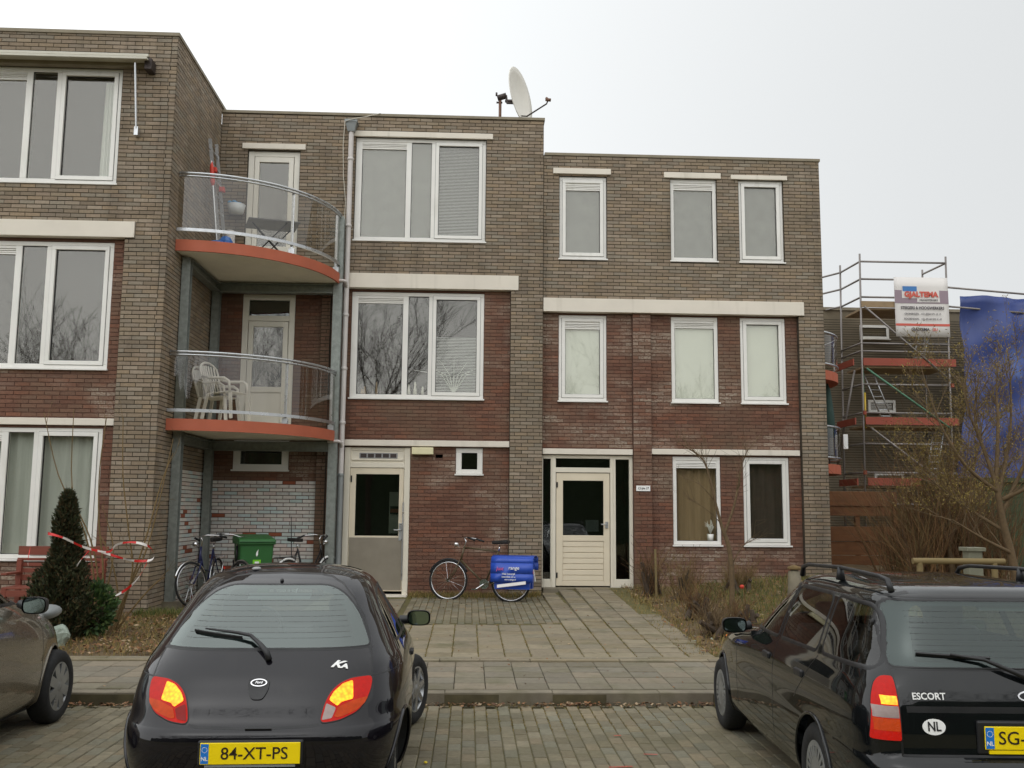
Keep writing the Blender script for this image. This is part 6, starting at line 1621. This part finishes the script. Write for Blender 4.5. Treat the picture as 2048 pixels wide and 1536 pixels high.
def dead_shrub(label, x, y, h, r, n, mt, stump=True, depth=1):
    z0 = zg(x, y) - .02; t = thing('dead_shrub', label, 'shrub', (x, y, z0), 0, 'cut back shrubs in the right bed'); m = MB()
    for k in range(n):
        a = U(0, 6.28); q = V((x + U(-1, 1) * r * .5, y + U(-1, 1) * r * .5, z0)); grow(m, q, (math.cos(a) * .5, math.sin(a) * .45, 1), h * U(.4, .85), .007, depth, .45, 0, 4, .16, n=3)
    m.build('stems', mt, t, kind='stuff')
    if stump:
        b = MB()
        for k in range(5): b.tube([(x + U(-.6, .6) * r, y + U(-.6, .6) * r, z0 - .02), (x + U(-.7, .7) * r, y + U(-.7, .7) * r, z0 + h * U(.3, .6))], [.05, .03], 7)
        b.build('stump', 'bark_dark', t)
for lab, x, y, h, r, n, mt in (('tall dry cut back shrub beside the slatted door, next to a pale stake', 3.12, 16.9, .95, .3, 46, 'twig_rust'), ('mossy cut back shrub under the tan curtain window', 3.55, 16.2, .85, .3, 42, 'bark_olive'), ('broad brown shrub stump in the middle of the right bed', 3.35, 14.4, .62, .35, 55, 'twig_rust'),
                              ('brown shrub stump nearest the path edge at right', 3.22, 12.9, .5, .32, 50, 'bark_brown'), ('low dry shrub between the stumps and the young bare tree', 3.75, 13.6, .5, .3, 42, 'twig_rust'), ('dry shrub behind the young bare tree, below the window sills', 4.6, 16.8, .6, .35, 70, 'bark_olive')): dead_shrub(lab, x, y, h, r, n, mt)
tag(MB().bar((3.17, 16.6, .3), (3.16, 16.62, 1.14), .035, .035).build('stake', 'log_wood'), 'pale upright stake by the cut back shrubs right of the slatted door', 'stake')
gp = thing('garden_ornament', 'small stone garden ornament with a cap, behind the black estate car', 'ornament', (5.2, 15.6, .3))
MB().lathe([(.0, .28), (.13, .28), (.11, .45), (.1, .75), (.0, .78)], (5.2, 15.6, .1), n_=14).build('pillar', 'kerb', gp, smooth=True); MB().lathe([(.0, .76), (.12, .78), (.10, .82), (.0, .85)], (5.2, 15.6, .1), n_=14).build('cap', 'bark_olive', gp, smooth=True)
fl_ = thing('flower', 'single orange red bloom in the green grass of the right bed', 'flower', (4.35, 15.6, .35))
MB().ball((4.35, 15.6, .60), .038, .038, .034, 10, 6).build('bloom', 'red_plastic', fl_, smooth=True); MB().tube([(4.35, 15.6, .33), (4.35, 15.6, .58)], .006, 5).build('stem', 'bush_leaf', fl_)

# ================================================================ what stands at the right, behind the houses
ff = thing('board_fence', 'brown board fence with a dark gap at the corner of the right house', 'fence', (8, 20, .4))
for z0, z1, y in ((1.92, 2.22, 20.0), (1.72, 1.918, 20.03), (1.20, 1.50, 20.0), (.92, 1.19, 20.02), (.6, .91, 20.0)): add_box(ff, 'board', 'fence_wood', 6.9, 8.85, y, y + .03, z0, z1, .004)
for x in (6.95, 8.0, 8.8): add_box(ff, 'post', 'fence_wood', x, x + .09, 20.05, 20.14, .3, 2.2, .004)
sb = thing('shrub_mass', 'dense rust brown bare shrub in front of the scaffold', 'shrub', (8.3, 17.6, .4))
m = MB()
for k in range(420):
    q = V((U(7.75, 9.7), U(16.8, 18.6), .3)); grow(m, q, (U(-.35, .35), U(-.3, .3), 1), U(.9, 2.1) * (1.15 if 8.1 < q.x < 9.3 else .8), .012, 1, .4, 0, 4, .12, n=4)
m.build('stems', 'twig_rust', sb, kind='stuff')
# budding tree at the right edge
def budding(label, x, y, lines, mtb, nb, tw, kind='bud_leaf'):
    z0 = zg(x, y); t = thing('budding_tree', label, 'tree', (x, y, z0))
    m = MB(); limb(m, lines[0], .075, .04); m.build('trunk', 'bark_brown', t, smooth=True)
    m, bl_ = MB(), MB()
    for l_ in lines[1:]:
        limb(m, l_, .034, .006)
        P_ = [V(p) for p in l_]
        for k in range(tw):
            i = rnd.randrange(len(P_) - 1); q = P_[i].lerp(P_[i + 1], rnd.random()); grow(m, q, (P_[i + 1] - P_[i]).normalized() * .7 + V((U(-1, 1), U(-1, 1), U(0, .9))) * .8, U(.4, .85), .009, 2, .45, -.03, 4, .10, bl_, nb, 3)
    m.build('branches', 'bark_brown', t, smooth=True); bl_.build('crown', kind, t)
budding('willow like tree with yellowish buds at the right edge of the picture', 8.05, 14.4, [
    [(8.2, 14.4, .2), (8.12, 14.4, 1.0), (7.98, 14.4, 1.7), (7.92, 14.4, 2.3)],
    [(7.92, 14.4, 2.2), (7.7, 14.4, 2.9), (7.5, 14.3, 3.3), (7.42, 14.3, 3.8)], [(7.92, 14.4, 2.3), (8.0, 14.4, 3.2), (8.05, 14.5, 3.6), (8.1, 14.5, 4.1)], [(7.98, 14.4, 1.8), (8.4, 14.4, 2.6), (8.7, 14.4, 3.3), (8.9, 14.4, 3.9)],
    [(7.95, 14.4, 2.1), (7.4, 14.3, 2.5), (7.0, 14.2, 3.1), (6.85, 14.2, 3.6)], [(8.05, 14.4, 1.5), (7.5, 14.6, 1.9), (7.0, 14.6, 2.3)], [(8.0, 14.4, 2.0), (8.6, 14.0, 2.4), (9.2, 14, 2.9), (9.6, 14, 3.4)], [(7.9, 14.4, 2.3), (7.75, 14.6, 3.2), (7.85, 14.6, 3.9)], [(7.95, 14.4, 2.1), (8.3, 14.6, 3.1), (8.4, 14.7, 4.1)], [(8.1, 14.4, 1.2), (7.6, 14.2, 1.4), (7.1, 14.2, 1.7)]], 'bud_leaf', 2, 10)
budding('smaller yellow budding shrub tree in front of the scaffold foot', 8.6, 17.2, [
    [(8.6, 17.2, .3), (8.55, 17.2, 1.2)], [(8.55, 17.2, 1.2), (8.6, 17.2, 2.2), (8.75, 17.2, 3.2)], [(8.55, 17.2, 1.2), (8.3, 17.2, 1.9), (8.05, 17.2, 2.5)], [(8.55, 17.2, 1.3), (9.0, 17.2, 2.4), (9.3, 17.2, 3.6)], [(8.6, 17.2, 1.6), (9.3, 17.2, 2.2), (9.8, 17.2, 2.8)]], 'bud_leaf', 4, 12)
# far block under repair
FY = 25.7
fb = thing('far_building', 'brick apartment block under repair behind the scaffold', 'apartment block', (12, 28, 0))
MB().box(7.6, 22, FY, 36, -.1, 7.25).build('wall', 'far_brick', fb); add_box(fb, 'roof_edge', 'coping', 7.55, 22.05, FY - .05, 36, 7.25, 7.33, 0); add_box(fb, 'roof_hut', 'roofing', 7.9, 8.9, FY + 1.5, 30, 7.33, 7.7, 0)
for x0, x1, z0, z1 in ((10.55, 11.35, 6.47, 6.85), (10.7, 11.45, 4.46, 4.80), (10.8, 11.6, 2.5, 2.85), (13.5, 14.3, 6.47, 6.85)): window(fb, x0, x1, z0, z1, FY - .04, [(x0 + .07, x1 - .07, '', None)], sill=.03)
w_ = MB()
for k in range(0, 104): w_.box(7.6, 14.6, FY - .006, FY - .001, .05 + k * .0668 + .052, .05 + k * .0668 + .0668)
o = w_.build('bed_joints', 'dark_mortar', fb, kind='stuff')
sc_ = thing('scaffold', 'steel scaffold tower with orange toe boards beside the right house', 'scaffold', (11, 24.4, .3))
S0, S1, D0, D1 = 9.93, 12.18, 24.0, 25.2
def pole(a, b, name='ledger', m='scaff_steel', r=.026): return MB().tube([a, b], r, 7).build(name, m, sc_, smooth=True)
for x, y, t_ in ((S0, D0, 8.38), (S0 - .05, D1, 8.38), (S1, D0, 8.35), (S1 - .05, D1, 8.3)): pole((x - .12, y, .2), (x, y, t_), 'standard')
for z in (8.18, 7.72, 7.25): pole((S0, D0, z), (S1, D0, z)); pole((S0, D0, z), (S0 - .05, D1, z)); pole((S0 - .05, D1, z), (8.2, D1 + 3.2, z))
pole((S1, D0, 8.18), (S1 - .05, D1, 8.18))
for z in (6.05, 5.85, 5.0, 4.28, 3.5, 2.78, 2.0): pole((S0 - .05, D0, z), (S1, D0, z)); pole((S0 - .05, D0, z), (S0 - .1, D1, z))
for z in (7.55, 7.05): pole((S1 - .1, D0, z), (14.6, D0 + .2, z - .12))
for z in (5.50, 4.0, 2.48, 7.0):
    add_box(sc_, 'deck', 'scaff_deck', S0 + .02, S1 - .02, D0 + .05, D1 - .05, z - .07, z - .02, 0)
    if z < 7:
        add_box(sc_, 'toe_board', 'scaff_board', S0 - .02, S1 + .12, D0 - .04, D0 - .005, z - .02, z + .17, .004); add_box(sc_, 'toe_board', 'scaff_board', S0 - .28, S0 - .245, D0, D1, z - .02, z + .15, .004)
    else: add_box(sc_, 'toe_board', 'scaff_deck', S0 - .02, S1, D0 - .04, D0 - .005, z - .02, z + .14, .004)
pole((S0 + .05, D0 - .05, 7.0), (S1 - .15, D0 - .05, 5.2), 'brace'); pole((S0 + .05, D0 - .05, 5.4), (S1 - .1, D0 - .05, 3.9), 'brace', 'scaff_green'); pole((S0 + .1, D0 - .05, 3.9), (S1 - .3, D0 - .05, 2.5), 'brace'); pole((S0 - .12, D0 + .3, 5.4), (S0 - .3, D1, 3.0), 'brace')
pole((S0 - .0, D0 + .12, 3.9), (S0 + .02, D0 + .12, 5.5), 'standard', 'scaff_green'); pole((S0 + .03, D0 + .1, 3.9), (S0 + .04, D0 + .1, 4.8), 'standard', 'scaff_yellow')
def lad(a, b):
    for dx in (-.13, .13): pole((a[0] + dx, a[1], a[2]), (b[0] + dx, b[1], b[2]), 'ladder_stile', 'aluminium', .02)
    m = MB(); a, b = V(a), V(b)
    for k in range(9):
        q = a.lerp(b, (k + .5) / 9); m.tube([q - V((.13, 0, 0)), q + V((.13, 0, 0))], .012, 5)
    m.build('ladder_rungs', 'aluminium', sc_)
lad((10.75, 24.5, 4.0), (10.15, 24.4, 5.5)); lad((11.5, 24.5, 5.5), (11.75, 24.4, 6.5)); lad((11.75, 24.5, 2.5), (12.0, 24.4, 4.0))
for x, z in ((S0 - .03, 4.28), (S0 - .08, 2.78), (S1, 5.0), (S1 - .1, 3.5)): MB().tube([(x, D0 - .03, z - .05), (x, D0 - .03, z + .05)], .045, 8).build('coupler', 'scaff_board', sc_)
# banner
bnr = thing('banner', 'white, mauve and red company banner tied to the scaffold', 'banner', (11.46, 23.93, 6.2))
B0, B1, Z0, Z1 = 10.76, 12.16, 6.23, 7.77
def sheet(name, m, x0, x1, z0, z1, y, parent, wav=.003):
    b = MB(); nx, nz = 10, 6; f = lambda x, z: y + wav * math.sin(x * 5 + z * 2)
    for i in range(nx):
        for j in range(nz):
            xa, xb, za, zb = x0 + (x1 - x0) * i / nx, x0 + (x1 - x0) * (i + 1) / nx, z0 + (z1 - z0) * j / nz, z0 + (z1 - z0) * (j + 1) / nz
            b.quad((xa, f(xa, za), za), (xb, f(xb, za), za), (xb, f(xb, zb), zb), (xa, f(xa, zb), zb))
    return b.build(name, m, parent, smooth=True)
clo = sheet('cloth', 'banner_white', B0, B1, Z0, Z1, 23.92, bnr); md = clo.modifiers.new('s', 'SOLIDIFY'); md.thickness = .006
sheet('mauve_band', 'banner_mauve', B0 + .002, B1 - .002, 7.09, 7.43, 23.913, bnr); sheet('red_stripe', 'banner_red', B0 + .002, B1 - .002, 6.505, 6.565, 23.913, bnr)
sheet('logo_ground', 'banner_white', 10.95, 11.92, 7.22, 7.50, 23.907, bnr); sheet('logo_foot', 'banner_white', 11.34, 11.93, 7.12, 7.23, 23.906, bnr)
sheet('logo_block', 'banner_blue', 10.97, 11.34, 7.40, 7.53, 23.902, bnr)
bt = lambda x, z, y=23.885: face_cam(x, y, z)
off_ = V((11.46, 23.93, 6.2))
def btext(s_, sz, m, x, z, sx=1, w2=.002, y=23.885): text('banner_lettering', s_, sz, m, bnr, Matrix.Translation(-off_) @ face_cam(x, y, z), .001, sx=sx, weight=w2)
btext('GJALTEMA', .185, 'banner_red', 11.44, 7.315, 1.0, .010); btext('HOOGWERKERS', .07, 'banner_ink', 11.63, 7.172, .9, .001)
btext('STEIGERS & HOOGWERKERS', .105, 'banner_ink', 11.46, 6.965, .84, .003); btext('GRONINGEN   +31 (0)50 571 15 15', .068, 'banner_ink', 11.46, 6.81, .92, .001); btext('ROOSENDAAL   +31 (0)165 552 31 43', .068, 'banner_ink', 11.46, 6.68, .88, .001)
btext('GJALTEMA', .105, 'banner_ink', 11.38, 6.41, .95, .003); btext('.EU', .105, 'banner_red', 11.76, 6.41, .9, .003)
# tarpaulin
m = MB(); nx, nz = 26, 30; gx = lambda i: 12.58 + 3.2 * i / nx
vs = []
for j in range(nz + 1):
    for i in range(nx + 1):
        x, z = gx(i), 7.35 - 5.4 * j / nz - .05 * i / nx
        vs.append((x - (.28 * sm(4.5, 3.2, z) if False else (.30 if z < 5 else 0) * sm(0, 1, (5 - z) / 2) * (1 - i / nx)), 24.1 + .09 * math.sin(x * 4 + z * 1.1) + .05 * math.sin(z * 5 - x * 2) + .04 * math.sin(x * 9), z))
m.add(vs, [(j * (nx + 1) + i, j * (nx + 1) + i + 1, (j + 1) * (nx + 1) + i + 1, (j + 1) * (nx + 1) + i) for j in range(nz) for i in range(nx)])
o = tag(m.build('tarpaulin', 'tarp_blue', smooth=True), 'large blue tarpaulin hung on the scaffold at the right edge', 'tarpaulin'); md = o.modifiers.new('s', 'SOLIDIFY'); md.thickness = .01
sd2 = thing('garden_shed', 'dark green garden shed below the blue tarpaulin', 'shed', (11.6, 20.5, .4))
MB().box(10.25, 13.2, 19.6, 21.6, .3, 2.42).build('wall', 'shed_green', sd2); add_box(sd2, 'roof', 'shed_green', 10.15, 13.3, 19.5, 21.7, 2.42, 2.52, .01)
for k in range(14): add_box(sd2, 'board', 'shed_green', 10.26, 13.19, 19.575, 19.598, .35 + k * .147, .35 + k * .147 + .14, .004)
pc = thing('concrete_post', 'squat pale concrete post with a cap in the garden at right', 'post', (7.9, 15.2, .4))
add_box(pc, 'shaft', 'post_concrete', 7.80, 8.02, 15.1, 15.3, .2, 1.20, .006); add_box(pc, 'cap', 'post_concrete', 7.76, 8.06, 15.06, 15.34, 1.20, 1.26, .008)
lr = thing('log_rail', 'horizontal round log rail in the garden at right', 'rail', (7.1, 14.0, .3))
MB().tube([(6.40, 14.0, 1.10), (7.75, 14.0, 1.10)], .045, 12).build('rail', 'log_wood', lr, smooth=True, angle=40)
for x in (6.5, 7.6): MB().tube([(x, 14.0, .2), (x, 14.0, 1.08)], .045, 10).build('post', 'log_wood', lr, smooth=True, angle=40)
# balconies on the far side of the right house
def side_balcony(label, zs, zr):
    b = thing('balcony', label, 'balcony', (7.3, 21.5, zs), 0, 'curved balconies on the far side of the right house')
    pl_ = [(X1 + .002 + 1.5 * math.cos(R(a)), 21.6 + 1.6 * math.sin(R(a))) for a in range(-90, 91, 6)]
    MB().prism([(x, y, zs - .2) for x, y in pl_], (0, 0, .2)).build('slab', 'fascia_orange', b)
    for z in (zr, zs + .14): MB().tube([(x, y, z) for x, y in pl_], .024, 6).build('handrail' if z == zr else 'bottom_rail', 'aluminium', b, smooth=True)
    g = MB()
    for p, q in zip(pl_, pl_[1:]): g.quad((*p, zs + .18), (*q, zs + .18), (*q, zr - .04), (*p, zr - .04))
    g.build('glass_panel', 'balcony_glass', b, smooth=True)
side_balcony('upper curved balcony peeping out past the corner of the right house', 4.80, 5.62)
side_balcony('lower curved balcony peeping out past the corner of the right house', 2.80, 3.60)
um = thing('closed_parasol', 'closed dark green parasol on the side balcony of the right house', 'parasol', (7.85, 21.0, 2.8))
MB().tube([(7.85, 21.0, 2.8), (7.85, 21.0, 4.62)], .02, 8).build('pole', 'dark_metal', um); MB().lathe([(.02, 4.6), (.07, 4.45), (.13, 3.9), (.15, 3.45), (.1, 3.4), (.02, 3.42)], (7.85, 21.0, 0), n_=12).build('fabric', 'umbrella_green', um, smooth=True)
tag(MB().obox((8.1, 20.7, 3.3), (.05, 0, 0), (0, .02, 0), (0, 0, .16)).build('hanging_cloth', 'white_ink', bevel=.01), 'small white cloth hanging on the lower side balcony of the right house', 'cloth')

# ================================================================ across the street, seen only in the panes and the car paint
for k, (x, y, h) in enumerate(((-5, -13, 13.5), (-10.5, -13, 12), (-17.5, -13, 10.5), (3.5, -15, 9.0), (10, -16, 10))):
    t = thing('street_tree', 'bare tree across the street, mirrored in the ' + ('three part window with the figurines', 'lower balcony door', 'middle window of the left block', 'panes of the slatted front door', 'windows near the right corner')[k], 'tree', (x, y, -.1), 0, 'bare trees across the street')
    m = MB(); grow(m, (x, y, -.1), (U(-.08, .08), 0, 1), h * .5, .17, 0, kink=.05); m.build('trunk', 'bark_dark', t, smooth=True)
    m = MB()
    for q in range(15 if k < 3 else 9):
        z = h * U(.18, .48); a = q * 2.4; grow(m, (x, y, z), (math.cos(a) * .7, math.sin(a) * .7, 1), h * U(.3, .5), .06, 3, .42, -.02, 5, .12, n=4, minr=.007)
    m.build('crown', 'bark_dark', t)
hg = thing('added_hedge', 'long dark screen of foliage added across the street to darken the lower panes', 'added_hedge', (0, -18, 0))  # out of view, added and made tall so low panes and car paint reflect dark
m = MB(); N = 60; vs = []
for i in range(N + 1):
    x = -45 + 90 * i / N; h = 7.6 + .5 * math.sin(i * .9) + .4 * math.sin(i * 2.3)
    vs += [(x, -17 + .3 * math.sin(i * 1.7), -.16), (x, -17.2 + .3 * math.sin(i * 1.1), h * .8), (x, -18, h), (x, -19, h * .7), (x, -19.2, -.16)]
m.add(vs, [(i * 5 + j, i * 5 + j + 1, (i + 1) * 5 + j + 1, (i + 1) * 5 + j) for i in range(N) for j in range(4)]); m.build('foliage', 'shed_green', hg)
